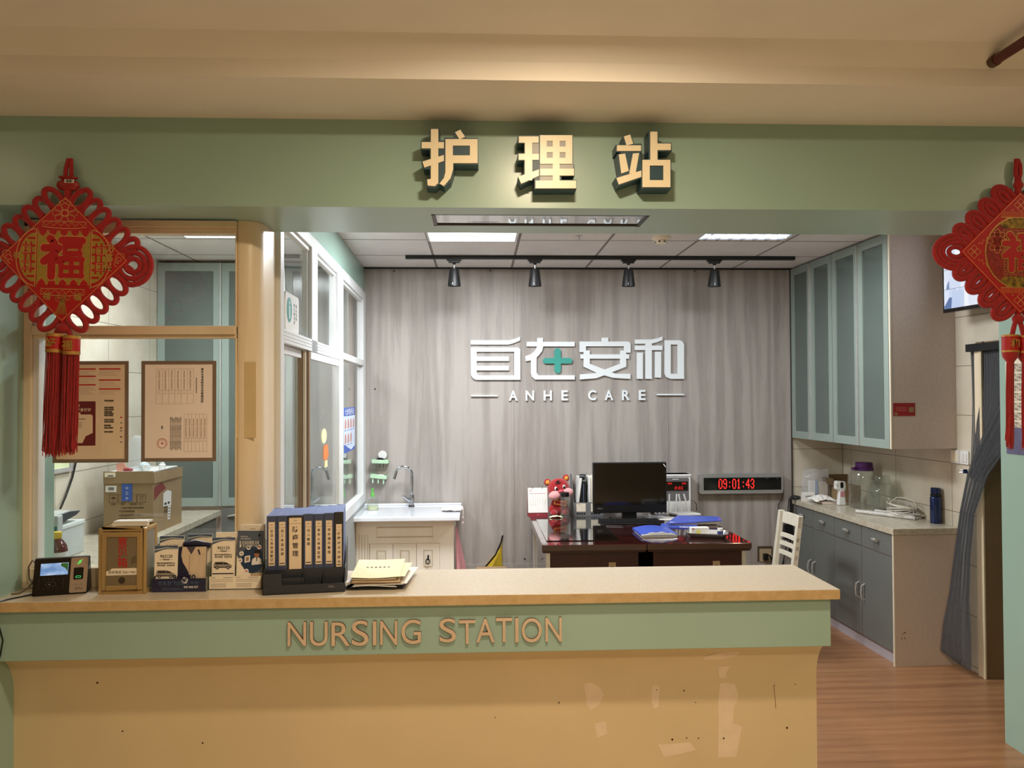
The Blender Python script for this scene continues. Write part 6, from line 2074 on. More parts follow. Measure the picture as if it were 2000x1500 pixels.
for s in (-1, 1):
    m = MB()
    m.ball((s * 0.074, 0.004, 0.066), (0.027, 0.014, 0.027), M_plush, xf=HXF)
    e = m.build('ear', h)
    MB().ball((s * 0.074, -0.007, 0.066), (0.016, 0.007, 0.016), M_plush_y, xf=HXF).build('ear_lining', t)
    m = MB()
    m.ball((s * 0.045, -0.052, -0.036), (0.052, 0.034, 0.036), M_plush_p, xf=HXF)
    m.build('cheek', h)
    m = MB()
    m.ball((s * 0.032, -0.062, 0.014), (0.0115, 0.008, 0.015), M_white, xf=HXF)
    m.ball((s * 0.030 + 0.002, -0.067, 0.011), (0.0085, 0.006, 0.011), M_gloss_black, xf=HXF)
    m.build('eye', h)
    m = MB()
    m.ball((s * 0.056, -0.025, 0.045), (0.026, 0.026, 0.040), M_plush)
    m.build('arm', t)
    m = MB()
    m.ball((s * 0.045, -0.045, 0.026), (0.028, 0.036, 0.026), M_plush)
    m.build('foot', t)
m = MB()
m.ball((0.0, -0.076, -0.012), (0.022, 0.016, 0.014), mat('rose_plush', (0.78, 0.30, 0.36), rough=0.8), xf=HXF)
m.build('nose', h)
m = MB()
for z, w in ((0.060, 0.020), (0.048, 0.026)):
    m.ball((-0.004, -0.047 + (z - 0.05) * 0.8, z), (w, 0.012, 0.005), M_plush_d, xf=HXF, n=12, k=8)
m.ball((-0.003, -0.042, 0.055), (0.006, 0.014, 0.018), M_plush_d, xf=HXF, n=12, k=8)
m.build('forehead_mark', h)
m = MB()
m.prism([(-0.052, 0.0), (0.046, 0.006), (0.052, 0.050), (-0.052, 0.040)], 0.004, M_plush, o=(0.0, -0.062, 0.080), u=(1, 0, -0.25), v=(0.1, -0.1, 1))
m.prism([(-0.048, 0.004), (0.042, 0.009), (0.047, 0.046), (-0.048, 0.036)], 0.003, M_plush_y, o=(0.0, -0.064, 0.080), u=(1, 0, -0.25), v=(0.1, -0.1, 1))
m.prism([(-0.040, 0.010), (0.035, 0.014), (0.039, 0.040), (-0.040, 0.031)], 0.003, M_plush, o=(0.0, -0.0655, 0.080), u=(1, 0, -0.25), v=(0.1, -0.1, 1))
m.text('虎', 0.020, M_plush_y, (-0.018, -0.066, 0.105), d=0.0008, bold=0.03)
m.text('福', 0.020, M_plush_y, (0.016, -0.066, 0.102), d=0.0008, bold=0.03)
m.build('bib', t)

t = thing('water_bottle', 'clear bottle with a black screw lid standing before the red plush tiger', 'bottle', (0.640, 5.800, 0.7556))
m = MB()
m.lathe([(0.030, 0.0), (0.032, 0.003), (0.032, 0.150), (0.030, 0.158)], M_clear, n=28)
m.build('body', t)
MB().lathe([(0.032, 0.158), (0.034, 0.160), (0.034, 0.186), (0.031, 0.189), (0.0, 0.189)], M_black, n=28).build('lid', t)
t = thing('snack_wrapper', 'small torn cream wrapper lying before the red plush tiger', 'wrapper', (0.575, 5.805, 0.7556))
m = MB()
crumple(m, -0.05, 0.05, -0.022, 0.022, lambda a, b: 0.004 + 0.008 * math.sin(PI * a), 0.001, M_yellow_paper, 8, n=8, k=4, amp=0.004)
m.build('foil', t)

# file holder with documents
t = thing('file_holder', 'grey plastic two bay file holder with label cards on the left desk', 'file holder', (0.716, 5.885, DZ))
M_fh = mat('grey_plastic', (0.47, 0.475, 0.48), rough=0.5)
m = MB()
m.box((0, 0, 0), (0.225, 0.22, 0.003), M_fh)
m.box((0, 0, 0.0), (0.225, 0.003, 0.105), M_fh)
for s in ((0.0, 0.003), (0.110, 0.114), (0.222, 0.225)):
    m.prism([(0, 0), (0.22, 0), (0.22, 0.305), (0.10, 0.305), (0.0, 0.105)], s[1] - s[0], M_fh, o=(s[1], 0, 0), u=(0, 1, 0), v=(0, 0, 1))
m.build('shell', t, bevel=0.0008)
for x in (0.022, 0.132):
    MB().box((x, -0.002, 0.036), (x + 0.070, 0.0, 0.098), M_cream_paper).box((x + 0.008, -0.0024, 0.088), (x + 0.035, -0.0018, 0.090), M_grey_ink).build('label_card', t)
    for k in range(4):
        MB().cyl((x + 0.008 + 0.018 * k, -0.001, 0.020), (x + 0.008 + 0.018 * k, 0.001, 0.020), 0.0068, M_ink, n=14).build('round_hole', t)
t = thing('document', 'white sheaf leaning at the left in the grey file holder', 'document', (0.737, 5.90, DZ + 0.004), rot=(0, 0.13, 0))
MB().box((-0.010, 0, 0), (0.010, 0.20, 0.285), M_paper).build('sheets', t)
t = thing('document', 'black folder standing in the left bay of the grey file holder', 'document', (0.795, 5.91, DZ + 0.004))
m = MB()
m.box((-0.028, 0, 0), (0.022, 0.18, 0.255), M_blackm)
m.build('cover', t)
MB().cyl((0.002, -0.004, 0.02), (0.002, -0.004, 0.24), 0.004, mat('blue_grey_spine', (0.32, 0.36, 0.45), rough=0.3), n=10).build('spine_bar', t)
for k in range(4):
    t = thing('document', ['leftmost', 'second', 'third', 'rightmost'][k] + ' of the pale papers upright in the right bay of the grey file holder', 'document', (0.840 + 0.021 * k, 5.90, DZ + 0.004),
              group='papers in the grey file holder')
    MB().box((-0.008, 0, 0), (0.009, 0.20, 0.288 - 0.004 * (k % 2)), M_paper if k % 2 == 0 else M_cream_paper).build('sheets', t)
t = thing('hole_punch', 'small black office punch resting on the documents in the grey file holder', 'stationery', (0.793, 5.955, DZ + 0.262))
m = MB()
m.cyl((-0.02, -0.02, 0.030), (0.015, -0.035, 0.030), 0.022, M_black, n=20)
m.build('drum', t)
m = MB()
m.tube([(0.015, -0.02, 0.02), (0.03, -0.02, 0.055), (0.024, -0.02, 0.065), (0.015, -0.02, 0.05)], 0.003, M_steel, n=6)
m.build('lever', t)
MB().box((-0.006, -0.042, -0.004), (0.024, -0.012, 0.012), mat('grey_resin', (0.5, 0.5, 0.48), rough=0.5)).build('body', t, bevel=0.004)

# all-in-one computer and keyboard
t = thing('computer', 'black all-in-one computer with dark screen standing on the joined desks', 'computer', (1.108, 5.70, DZ), rz=0.02)
m = MB()
m.box((-0.272, -0.012, 0.052), (0.272, 0.030, 0.420), M_black)
m.build('casing', t, bevel=0.006, seg=3)
MB().box((-0.262, -0.0135, 0.112), (0.262, -0.0118, 0.411), M_gloss_black).build('screen', t)
MB().text('lenovo', 0.010, M_grey_ink, (-0.222, -0.0122, 0.088), d=0.0004, bold=0.01).build('maker_mark', t)
m = MB()
m.prism([(0.165, 0.372), (0.185, 0.372)] if False else [(0.246, 0.405), (0.252, 0.408), (0.262, 0.392), (0.268, 0.386), (0.262, 0.384)], 0.0004, M_paper, o=(0, -0.0137, 0))
m.build('paper_scrap', t)
MB().box((-0.05, 0.0, 0.008), (0.05, 0.05, 0.09), M_black).build('neck', t)
MB().box((-0.13, -0.06, 0.0), (0.13, 0.12, 0.008), M_black).build('foot', t, bevel=0.003)
t = thing('keyboard', 'black keyboard lying before the black all-in-one computer', 'keyboard', (1.075, 5.545, DZ), rz=-0.02)
m = MB()
m.prism([(-0.070, 0.0), (0.075, 0.0), (0.075, 0.022), (-0.070, 0.010)], 0.43, M_black, o=(0.215, 0, 0), u=(0, 1, 0), v=(0, 0, 1))
m.build('case', t, bevel=0.003)
kc = MB()
mk = mat('key_caps', (0.085, 0.085, 0.09), rough=0.5)
for r in range(5):
    for c in range(18):
        x, y = -0.205 + 0.0228 * c, -0.058 + 0.024 * r
        kc.box((x, y, 0.012 + 0.002 * r), (x + 0.0195, y + 0.020, 0.018 + 0.002 * r), mk)
kc.build('keys', t)
t = thing('usb_cable', 'thin black cable trailing from the keyboard across the desks', 'cord', (0.95, 5.50, DZ))
MB().tube([(-0.08, 0.13, 0.012), (-0.10, 0.05, 0.004), (-0.06, -0.06, 0.004), (0.05, -0.10, 0.004), (0.12, -0.07, 0.004), (0.20, -0.03, 0.004)], 0.0022, M_black, n=6).build('wire', t)

# call panel box, router, power strip
t = thing('call_panel', 'white nurse call panel with small red digits behind the router', 'call panel', (1.495, 6.05, DZ))
m = MB()
m.box((-0.160, -0.060, 0.010), (0.145, 0.066, 0.300), M_white)
m.box((-0.160, -0.066, 0.284), (0.149, 0.068, 0.300), M_white)
m.build('casing', t, bevel=0.004)
m = MB()
m.prism(rrect(-0.060, 0.130, 0.095, 0.275, 0.012), 0.004, mat('grey_panel', (0.40, 0.385, 0.39), rough=0.45), o=(0, -0.0615, 0))
m.prism(rct(0.0, 0.05, 0.260, 0.265), 0.001, M_white, o=(0, -0.066, 0))
m.build('front_plate', t)
MB().box((-0.050, -0.0675, 0.178), (0.120, -0.0655, 0.245), M_gloss_black).build('display', t)
M_led_dim = mat('dim_red_led', (0.3, 0.02, 0.02), emit=(0.85, 0.10, 0.10), estr=1.0)
MB().text('0:02', 0.026, M_led_dim, (0.050, -0.0676, 0.196), d=0.0004, bold=0.01, spacing=1.1).build('digits', t)
MB().text('呼叫', 0.012, M_led_dim, (-0.020, -0.0676, 0.230), d=0.0004, bold=0.02).build('lit_word', t)
MB().text('时间', 0.012, M_led_dim, (0.090, -0.0676, 0.230), d=0.0004, bold=0.02).build('lit_word', t)
m = MB()
for z in (0.215, 0.165, 0.11, 0.06):
    m.box((-0.150, -0.0615, z), (-0.075, -0.060, z + 0.035), mat('pale_panel_print', (0.76, 0.76, 0.73), rough=0.5))
    m.box((-0.145, -0.0620, z - 0.004), (-0.080, -0.0612, z - 0.002), M_grey_ink)
m.build('name_slots', t)
m = MB()
m.tube([(0.152, 0.02, 0.085), (0.185, 0.01, 0.09), (0.205, 0.0, 0.06), (0.20, -0.02, 0.012)], 0.003, M_black, n=6)
m.build('flex', t)
t = thing('wifi_router', 'white router with four upright aerials before the nurse call panel', 'router', (1.552, 5.885, DZ + 0.001))
m = MB()
m.prism([(-0.105, 0.055), (0.085, 0.055), (0.120, -0.055), (-0.060, -0.065)], 0.016, M_white, o=(0, 0, 0.020), u=(1, 0, 0), v=(0, 1, 0))
m.build('case', t, bevel=0.004)
for x, dx in ((-0.100, 0.006), (-0.048, 0.010), (0.000, -0.022), (0.055, -0.038)):
    m = MB()
    m.tube([(x, 0.040, 0.018), (x + dx, 0.045, 0.155)], 0.0062, M_white, n=8)
    m.build('aerial', t)
t = thing('power_strip', 'white power strip with a black plug left of the router', 'power strip', (1.395, 5.945, DZ))
m = MB()
m.box((-0.045, -0.02, 0.0), (0.075, 0.03, 0.035), M_white)
m.build('case', t, bevel=0.004)
MB().box((-0.015, -0.025, 0.035), (0.020, 0.02, 0.075), M_black).build('plug', t)
for k in range(3):
    MB().cyl((-0.030 + 0.03 * k, -0.0205, 0.018), (-0.030 + 0.03 * k, -0.0195, 0.018), 0.008, M_ink, n=12).build('outlet', t)

# papers, folders, tray
t = thing('paper_sheet', 'white sheet under the router at the back of the right desk', 'paper', (1.45, 5.72, DZ), rz=-0.15)
MB().box((-0.12, -0.06, 0), (0.13, 0.09, 0.0015), M_paper).build('sheet', t)
t = thing('paper_sheet', 'pale sheet with dark print beside the keyboard on the right desk', 'paper', (1.345, 5.80, DZ + 0.0001), rz=0.35)
MB().box((-0.045, -0.10, 0), (0.06, 0.07, 0.001), mat('pale_lilac_paper', (0.80, 0.81, 0.88), rough=0.7)).build('sheet', t)
M_bluefold = mat('blue_folder_film', (0.27, 0.36, 0.74), rough=0.35, coat=0.2)
t = thing('plastic_folder', 'large blue plastic folder lying tilted on the right desk before the router', 'folder', (1.51, 5.50, DZ + 0.002), rz=-0.10)
m = MB()
m.prism([(-0.20, -0.13), (0.20, -0.06), (0.205, 0.07), (-0.08, 0.13)], 0.004, M_bluefold, o=(0, 0, 0.030), u=(1, 0, 0.02), v=(0, 1, 0.06))
m.build('cover', t)
MB().prism([(-0.17, -0.10), (0.18, -0.05), (0.185, 0.06), (-0.07, 0.11)], 0.020, M_paper, o=(0, 0, 0.022), u=(1, 0, 0.0), v=(0, 1, 0.0)).build('papers', t)
t = thing('plastic_folder', 'blue plastic folder with a white title strip sticking out below the tilted folder', 'folder', (1.39, 5.37, DZ), rz=-0.25)
m = MB()
m.box((-0.13, -0.05, 0), (0.12, 0.10, 0.004), M_bluefold)
m.build('cover', t)
MB().box((0.0, -0.046, 0.004), (0.13, -0.018, 0.0046), M_paper).text('老人日常护理记录', 0.014, M_ink, (0.065, -0.032, 0.0046), u=(1, 0, 0), v=(0, 1, 0), d=0.0003, bold=0.02, width=0.12).build('title_strip', t)
t = thing('document_wallet', 'blue zip wallet stuffed with papers lying across the desk joint', 'wallet', (1.155, 5.10, DZ + 0.0005), rz=0.02)
m = MB()
K = 12
top = [(-0.118 + 0.236 * i / K, 0.020 + 0.016 * math.sin(PI * i / K)) for i in range(K + 1)]
m.prism([(-0.118, 0.006)] + [(0.118, 0.006)] + top[::-1], 0.25, M_bluefold, o=(0, -0.115, 0), u=(1, 0, 0), v=(0, 0, 1), smooth=True)
m.build('cover', t)
m = MB()
m.prism([(-0.115, 0.0), (0.115, 0.0), (0.117, 0.014)] + [(p[0] * 0.99, p[1] - 0.005 + 0.003 * math.sin(9 * p[0] * 10)) for p in top[::-1]], 0.22, M_paper, o=(0, -0.122, 0), u=(1, 0, 0), v=(0, 0, 1))
m.build('papers', t)
m = MB()
m.tube([(-0.116, -0.1235, 0.004)] + [(p[0], -0.1235, p[1] * 0.35 + 0.001) for p in top] + [(0.116, -0.1235, 0.004)], 0.0022, M_steel, n=6)
m.build('zip', t)

t = thing('steel_tray', 'shallow stainless tray with medicine on the right mahogany desk', 'tray', (1.475, 5.00, DZ + 0.0005), rz=-0.30)
m = MB()
M_tray = mat('stainless', (0.66, 0.64, 0.62), rough=0.35, metal=0.8)
a, b, h = 0.125, 0.085, 0.028
rim = rrect(-a, a, -b, b, 0.03, 5)
bot = rrect(-a + 0.018, a - 0.018, -b + 0.018, b - 0.018, 0.022, 5)
n = len(rim)
lip = rrect(-a - 0.006, a + 0.006, -b - 0.006, b + 0.006, 0.033, 5)
v = [(p[0], p[1], h) for p in lip] + [(p[0], p[1], h) for p in rim] + [(p[0], p[1], 0.002) for p in bot]
f = [(i, (i + 1) % n, n + (i + 1) % n, n + i) for i in range(n)] + [(n + i, n + (i + 1) % n, 2 * n + (i + 1) % n, 2 * n + i) for i in range(n)] + [[2 * n + i for i in range(n)]]
m.add(v, f, M_tray, False)
v2 = [(p[0], p[1], h - 0.001) for p in lip] + [(p[0], p[1], 0.0) for p in bot]
m.add(v2, [(i, n + i, n + (i + 1) % n, (i + 1) % n) for i in range(n)] + [[n + i for i in range(n)][::-1]], M_tray, False)
m.build('dish', t)
TR = Matrix.Translation((1.475, 5.00, DZ + 0.003)) @ Matrix.Rotation(-0.30, 4, 'Z')


def ttray(name, lab, cat, p, rz=0):
    q = TR @ Vector(p)
    return thing(name, lab, cat, q, -0.30 + rz)


t = ttray('medicine_box', 'white medicine box with a yellow flower mark in the steel tray', 'box', (-0.052, 0.010, 0.003), 0.32)
MB().box((-0.058, -0.024, 0), (0.058, 0.024, 0.048), M_paper).build('carton', t)
m = MB()
m.prism([(-0.012 + 0.013 * (1 + 0.35 * (i % 2)) * math.cos(i * PI / 5), 0.022 + 0.013 * (1 + 0.35 * (i % 2)) * math.sin(i * PI / 5)) for i in range(10)], 0.0004, mat('yellow_flower', (0.90, 0.86, 0.45), rough=0.5), o=(0, -0.0245, 0))
m.box((-0.052, -0.0246, 0.037), (-0.040, -0.0240, 0.043), M_red_ink)
m.build('print', t)
t = ttray('pill_bottle', 'small navy pill bottle with a white cap in the steel tray', 'bottle', (0.080, 0.0, 0.003))
m = MB()
m.lathe([(0.018, 0), (0.019, 0.002), (0.019, 0.026), (0.015, 0.031)], mat('cobalt_label', (0.10, 0.14, 0.36), rough=0.3), n=24)
m.build('body', t)
MB().lathe([(0.017, 0.031), (0.018, 0.033), (0.018, 0.048), (0.0, 0.050)], M_white, n=24).build('cap', t)
t = ttray('paper_sheet', 'white slip lying under the pill bottle in the steel tray', 'paper', (0.055, 0.005, 0.0005), 0.1)
MB().box((-0.050, -0.045, 0), (0.045, 0.050, 0.001), M_paper).build('sheet', t)

# LED wall clock
t = thing('digital_clock', 'long silver framed LED wall clock showing red 09:01:43', 'clock', (2.065, YB, 0.965))
m = MB()
M_silver = mat('silver_frame', (0.66, 0.66, 0.65), rough=0.35, metal=0.5)
m.prism([(-0.335, -0.078), (0.332, -0.078), (0.332, 0.078), (-0.335, 0.078)], 0.055, M_silver, o=(0, -0.0005, 0), u=(1, 0, 0), v=(0, 0, 1))
M_ = m
o = MB()
o.prism(rrect(-0.335, 0.332, -0.078, 0.078, 0.014), 0.050, M_silver, o=(0, -0.052, 0))
o.prism(rct(-0.335, 0.332, -0.078, 0.078), 0.001, M_silver, o=(0, -0.001, 0))
o.build('case', t, bevel=0.004)
MB().box((-0.302, -0.054, -0.049), (0.316, -0.0515, 0.048), mat('clock_face', (0.012, 0.01, 0.012), rough=0.12)).build('face', t)
M_led = mat('red_led', (0.4, 0.02, 0.02), emit=(1.0, 0.12, 0.10), estr=4.0)
SEG = {'0': '01110 10001 10001 10001 10001 10001 01110', '1': '00100 01100 00100 00100 00100 00100 01110', '3': '01110 10001 00001 00110 00001 10001 01110',
       '4': '00010 00110 01010 10010 11111 00010 00010', '9': '01110 10001 10001 01111 00001 10001 01110', ':': '00000 00000 00100 00000 00000 00100 00000'}
m = MB()
x = -0.1800
for ch in '09:01:43':
    rows = SEG[ch].split()
    wch = 0.0362 if ch != ':' else 0.0362
    for r, row in enumerate(rows):
        for c, bit in enumerate(row):
            if bit == '1':
                px, pz = x + 0.0058 * c, 0.0335 - 0.0112 * r
                m.ball((px, -0.0545, pz), (0.0032, 0.0015, 0.0042 if ch != ':' else 0.0055), M_led, n=8, k=4)
                if ch != ':' and r < 6 and (rows[r + 1][c] == '1'):
                    m.ball((px, -0.0545, pz - 0.0056), (0.0027, 0.0015, 0.0042), M_led, n=8, k=4)
    x += 0.0362
m.build('digits', t)
m = MB()
m.text('LED', 0.006, M_grey_ink, (0.285, -0.0543, 0.038), d=0.0003)
m.box((0.19, -0.0545, 0.039), (0.215, -0.0540, 0.041), M_grey_ink)
m.build('marks', t)
tag(MB().tube([(2.400, YB - 0.02, 0.95), (2.415, YB - 0.012, 0.90), (2.405, YB - 0.012, 0.84), (2.370, YB - 0.012, 0.79), (2.375, YB - 0.012, 0.74), (2.42, YB - 0.012, 0.715), (2.45, YB - 0.015, 0.72), (2.44, YB - 0.015, 0.5), (2.35, YB - 0.02, 0.12)], 0.003, M_black, n=6)
    .build('clock_cord'), 'thin black cord hanging from the LED wall clock to the corner', 'cord')

# socket box with plug
t = thing('wall_socket', 'recessed wall socket with a black plug between the desk and the white chair', 'socket', (2.262, YB - 0.006, 0.405))
m = MB()
m.box((-0.060, -0.004, -0.060), (0.060, 0.0, 0.060), mat('socket_recess', (0.30, 0.24, 0.18), rough=0.6))
m.box((-0.045, -0.007, -0.060), (0.050, -0.003, 0.040), mat('beige_plate', (0.68, 0.60, 0.48), rough=0.5))
m.build('plate', t)
m = MB()
m.box((-0.020, -0.035, -0.045), (0.015, -0.007, 0.005), M_black)
m.tube([(0.0, -0.03, 0.0), (0.03, -0.03, -0.01), (0.05, -0.03, -0.06), (0.05, -0.03, -0.15)], 0.006, M_black)
m.build('plug', t)
t = thing('adapter', 'black power adapter hanging by its cord behind the white chair', 'adapter', (2.395, 5.98, 0.60))
MB().box((-0.035, -0.02, -0.06), (0.035, 0.02, 0.06), M_black).build('brick', t, bevel=0.005)
MB().tube([(0.0, 0.0, 0.06), (0.01, 0.03, 0.12), (0.03, 0.06, 0.19), (0.055, 0.105, 0.24)], 0.0035, M_black).build('cord', t)
MB().tube([(0.0, 0.0, -0.06), (-0.02, 0.03, -0.2), (-0.03, 0.05, -0.40), (-0.03, 0.06, -0.595)], 0.0035, M_black).build('cord', t)

# white chair, its back towards the cabinets
t = thing('wooden_chair', 'white painted slat back chair beside the grey cabinets', 'chair', (1.90, 5.18, 0.0), rz=0.03)
M_chair = mat('white_painted_wood', (0.86, 0.83, 0.76), rough=0.5, var=0.05, scale=20)
lean = 0.13


def bx(z, k=0.0):
    return 0.155 + max(0, z - 0.44) * lean + k


for yy in (-0.145, 0.145):
    m = MB()
    m.prism([(bx(0.0) - 0.018, 0.0), (bx(0.0) + 0.018, 0.0), (bx(0.44) + 0.020, 0.44), (bx(0.86) + 0.018, 0.86), (bx(0.86) - 0.016, 0.86), (bx(0.44) - 0.016, 0.44)], 0.034, M_chair,
            o=(0, yy + 0.017, 0), u=(1, 0, 0), v=(0, 0, 1))
    m.build('back_post', t, bevel=0.003)
    m = MB()
    m.box((-0.215, yy - 0.017, 0.0), (-0.18, yy + 0.017, 0.42), M_chair)
    m.build('front_leg', t, bevel=0.003)


def slat(z0, z1, nm):
    m = MB()
    n = 8
    v = []
    for i in range(n + 1):
        y = -0.128 + 0.256 * i / n
        c = 0.010 * (1 - (2 * i / n - 1) ** 2)
        for zz in (z0, z1):
            for dx in (-0.009, 0.009):
                v.append((bx(zz) + c + dx, y, zz))
    f = []
    for i in range(n):
        a, b2 = i * 4, (i + 1) * 4
        f += [(a, b2, b2 + 2, a + 2), (a + 1, a + 3, b2 + 3, b2 + 1), (a + 2, b2 + 2, b2 + 3, a + 3), (a, a + 1, b2 + 1, b2)]
    f += [(0, 2, 3, 1), (n * 4, n * 4 + 1, n * 4 + 3, n * 4 + 2)]
    m.add(v, f, M_chair)
    m.build(nm, t)


slat(0.785, 0.858, 'top_rail')
for z in (0.690, 0.635, 0.575):
    slat(z, z + 0.026, 'slat')
m = MB()
m.box((-0.225, -0.17, 0.42), (0.175, 0.17, 0.445), M_chair)
m.build('seat', t, bevel=0.006)
for yy in (-0.145, 0.145):
    MB().box((-0.18, yy - 0.010, 0.20), (0.145, yy + 0.010, 0.235), M_chair).build('stretcher', t)

# ------------------------------------------------------------------ sink corner
M_ivory = wood_mat('ivory_door_foil', ['#efe9da', '#f3eee0', '#f6f1e6'], 'Z', 1.0, rough=0.4, bump=0.0, rings=0.5)
M_ceramic = mat('white_ceramic', (0.90, 0.92, 0.95), rough=0.12, var=0.01, coat=0.4)
M_darkbrass = mat('dark_bronze_handle', (0.20, 0.17, 0.14), rough=0.35, metal=0.7)
t = thing('sink_cabinet', 'ivory panelled sink cabinet against the grey wood wall', 'cabinet', (-0.520, 5.585, 0))
m = MB()
m.box((-0.345, 0.018, 0.0), (0.345, 0.52, 0.789), M_ivory)
m.build('body', t, bevel=0.002)
m = MB()
m.box((-0.345, 0.0, 0.62), (0.345, 0.018, 0.789), M_ivory)
m.box((-0.345, 0.0, 0.05), (-0.252, 0.018, 0.62), M_ivory)
m.box((0.245, 0.0, 0.05), (0.345, 0.018, 0.62), M_ivory)
for x in (-0.325, -0.305, -0.285, -0.265):
    m.box((x, -0.0012, 0.10), (x + 0.003, 0.0, 0.685), mat('ivory_groove', (0.74, 0.69, 0.58), rough=0.6))
m.tube([(p[0], -0.0005, p[1]) for p in rct(-0.200, 0.195, 0.665, 0.735)], 0.003, MATS['ivory_groove'], n=5, closed=True)
m.tube([(p[0], -0.0005, p[1]) for p in rct(-0.192, 0.187, 0.672, 0.728)], 0.002, M_ivory, n=5, closed=True)
m.build('front_frame', t)
for k in range(3):
    x0 = -0.250 + 0.165 * k
    m = MB()
    m.box((x0 + 0.0015, 0.002, 0.052), (x0 + 0.1635, 0.018, 0.618), M_ivory)
    px = (x0 + 0.052, x0 + 0.112)
    m.tube([(p[0], 0.0015, p[1]) for p in rct(px[0], px[1], 0.455 if k == 2 else 0.12, 0.570)], 0.0028, MATS['ivory_groove'], n=5, closed=True)
    for q in range(3):
        m.box((x0 + 0.062 + 0.018 * q, 0.0008, 0.13), (x0 + 0.0635 + 0.018 * q, 0.002, 0.54), MATS['ivory_groove'])
    d = m.build('door', t, bevel=0.001)
    m = MB()
    if k == 2:
        m.ball((x0 + 0.083, -0.006, 0.525), (0.006, 0.006, 0.014), M_darkbrass)
        m.tube(ell((x0 + 0.080, -0.010, 0.492), 0.014, 0.018, 18), 0.0032, M_darkbrass, n=7, closed=True)
        m.cyl((x0 + 0.082, -0.008, 0.50), (x0 + 0.082, 0.004, 0.525), 0.006, M_darkbrass)
        m.build('ring_pull', d)
    else:
        hx = x0 + (0.145 if k == 0 else 0.020)
        s = -1 if k == 0 else 1
        m.tube([(hx + s * 0.000, -0.012, 0.455), (hx + s * 0.018, -0.018, 0.470), (hx + s * 0.034, -0.014, 0.472), (hx + s * 0.044, -0.006, 0.466)], [0.005, 0.009, 0.008, 0.005], M_darkbrass, n=8)
        m.build('leaf_handle', d)
MB().lathe([(0.0, 0.012), (0.012, 0.010), (0.020, 0.002), (0.022, -0.004), (0.0, -0.004)], M_film, n=20, xf=xform((-0.135, -0.004, 0.475), rx=PI / 2)).build('clear_knob', t)
t = thing('washbasin', 'white ceramic sink slab with a raised back rim on the ivory cabinet', 'sink', (-0.511, 5.48, 0.79))
m = MB()
m.box((-0.380, 0.0, 0.0), (0.380, 0.05, 0.032), M_ceramic)
m.box((-0.380, 0.05, 0.0), (0.380, 0.630, 0.030), M_ceramic)
m.box((-0.380, 0.610, 0.030), (0.380, 0.630, 0.044), M_ceramic)
m.build('slab', t, bevel=0.006, seg=3)
t = thing('faucet', 'chrome gooseneck tap standing on the white sink slab', 'tap', (-0.510, 6.005, 0.8205))
m = MB()
m.cyl((0, 0, 0), (0, 0, 0.016), 0.024, mat('dark_gasket', (0.22, 0.19, 0.17), rough=0.6), r1=0.020)
m.build('base_ring', t)
m = MB()
m.cyl((0, 0, 0.014), (0, 0, 0.090), 0.0225, M_steel, r1=0.021)
m.build('body', t)
MB().tube([(-0.012, -0.01, 0.045), (-0.035, -0.03, 0.065), (-0.062, -0.045, 0.088)], [0.010, 0.009, 0.006], M_steel, n=10).build('lever', t)
pts = [(0, 0, 0.088), (0.004, -0.005, 0.20), (0.004, -0.005, 0.24)] + [(-0.058 + 0.062 * math.cos(a), -0.01 - 0.02 * (a / PI), 0.245 + 0.062 * math.sin(a)) for a in [PI * i / 12 for i in range(11)]] + [(-0.122, -0.03, 0.236), (-0.129, -0.032, 0.215)]
MB().tube(pts, 0.0115, M_steel, n=14).build('spout', t)
t = thing('soap_dispenser', 'clear soap pump bottle with a green head on the white sink slab', 'bottle', (-0.785, 5.86, 0.8205))
m = MB()
m.lathe([(0.042, 0), (0.044, 0.004), (0.044, 0.060), (0.034, 0.085), (0.014, 0.095), (0.013, 0.105)], M_clear, n=28)
m.build('body', t)
MB().lathe([(0.039, 0.002), (0.039, 0.030), (0.0, 0.030)], mat('pale_soap', (0.84, 0.85, 0.70), rough=0.3), n=24, cap=True).build('soap', t)
m = MB()
M_green = mat('green_plastic', (0.35, 0.68, 0.28), rough=0.4)
m.lathe([(0.015, 0.098), (0.015, 0.112), (0.010, 0.120), (0.005, 0.150), (0.009, 0.153), (0.007, 0.160), (0.0, 0.161)], M_green, n=18)
m.tube([(0, 0, 0.155), (-0.004, -0.03, 0.152)], 0.005, M_green, n=8)
m.build('pump', t)
t = thing('hand_towel', 'pale pink and white cloth draped over the right end of the sink slab', 'towel', (-0.170, 5.72, 0.8225))
m = MB()
crumple(m, -0.10, 0.052, -0.02, 0.16, lambda a, b: 0.010 + 0.014 * math.sin(PI * a) * math.sin(PI * b), 0.004, mat('pale_pink_cloth', (0.90, 0.85, 0.84), rough=0.9, var=0.06, scale=30), 14, amp=0.004)
m.build('flat_part', t)
m = MB()
crumple(m, 0.0, 0.10, 0.0, 0.10, lambda a, b: 0.008, 0.004, MATS['pale_pink_cloth'], 15, n=6, k=5, amp=0.002)
o = m.build('hanging_part', t)
o.matrix_local = Matrix.Translation((0.046, 0.02, 0.010)) @ Matrix.Rotation(PI / 2, 4, 'Y')

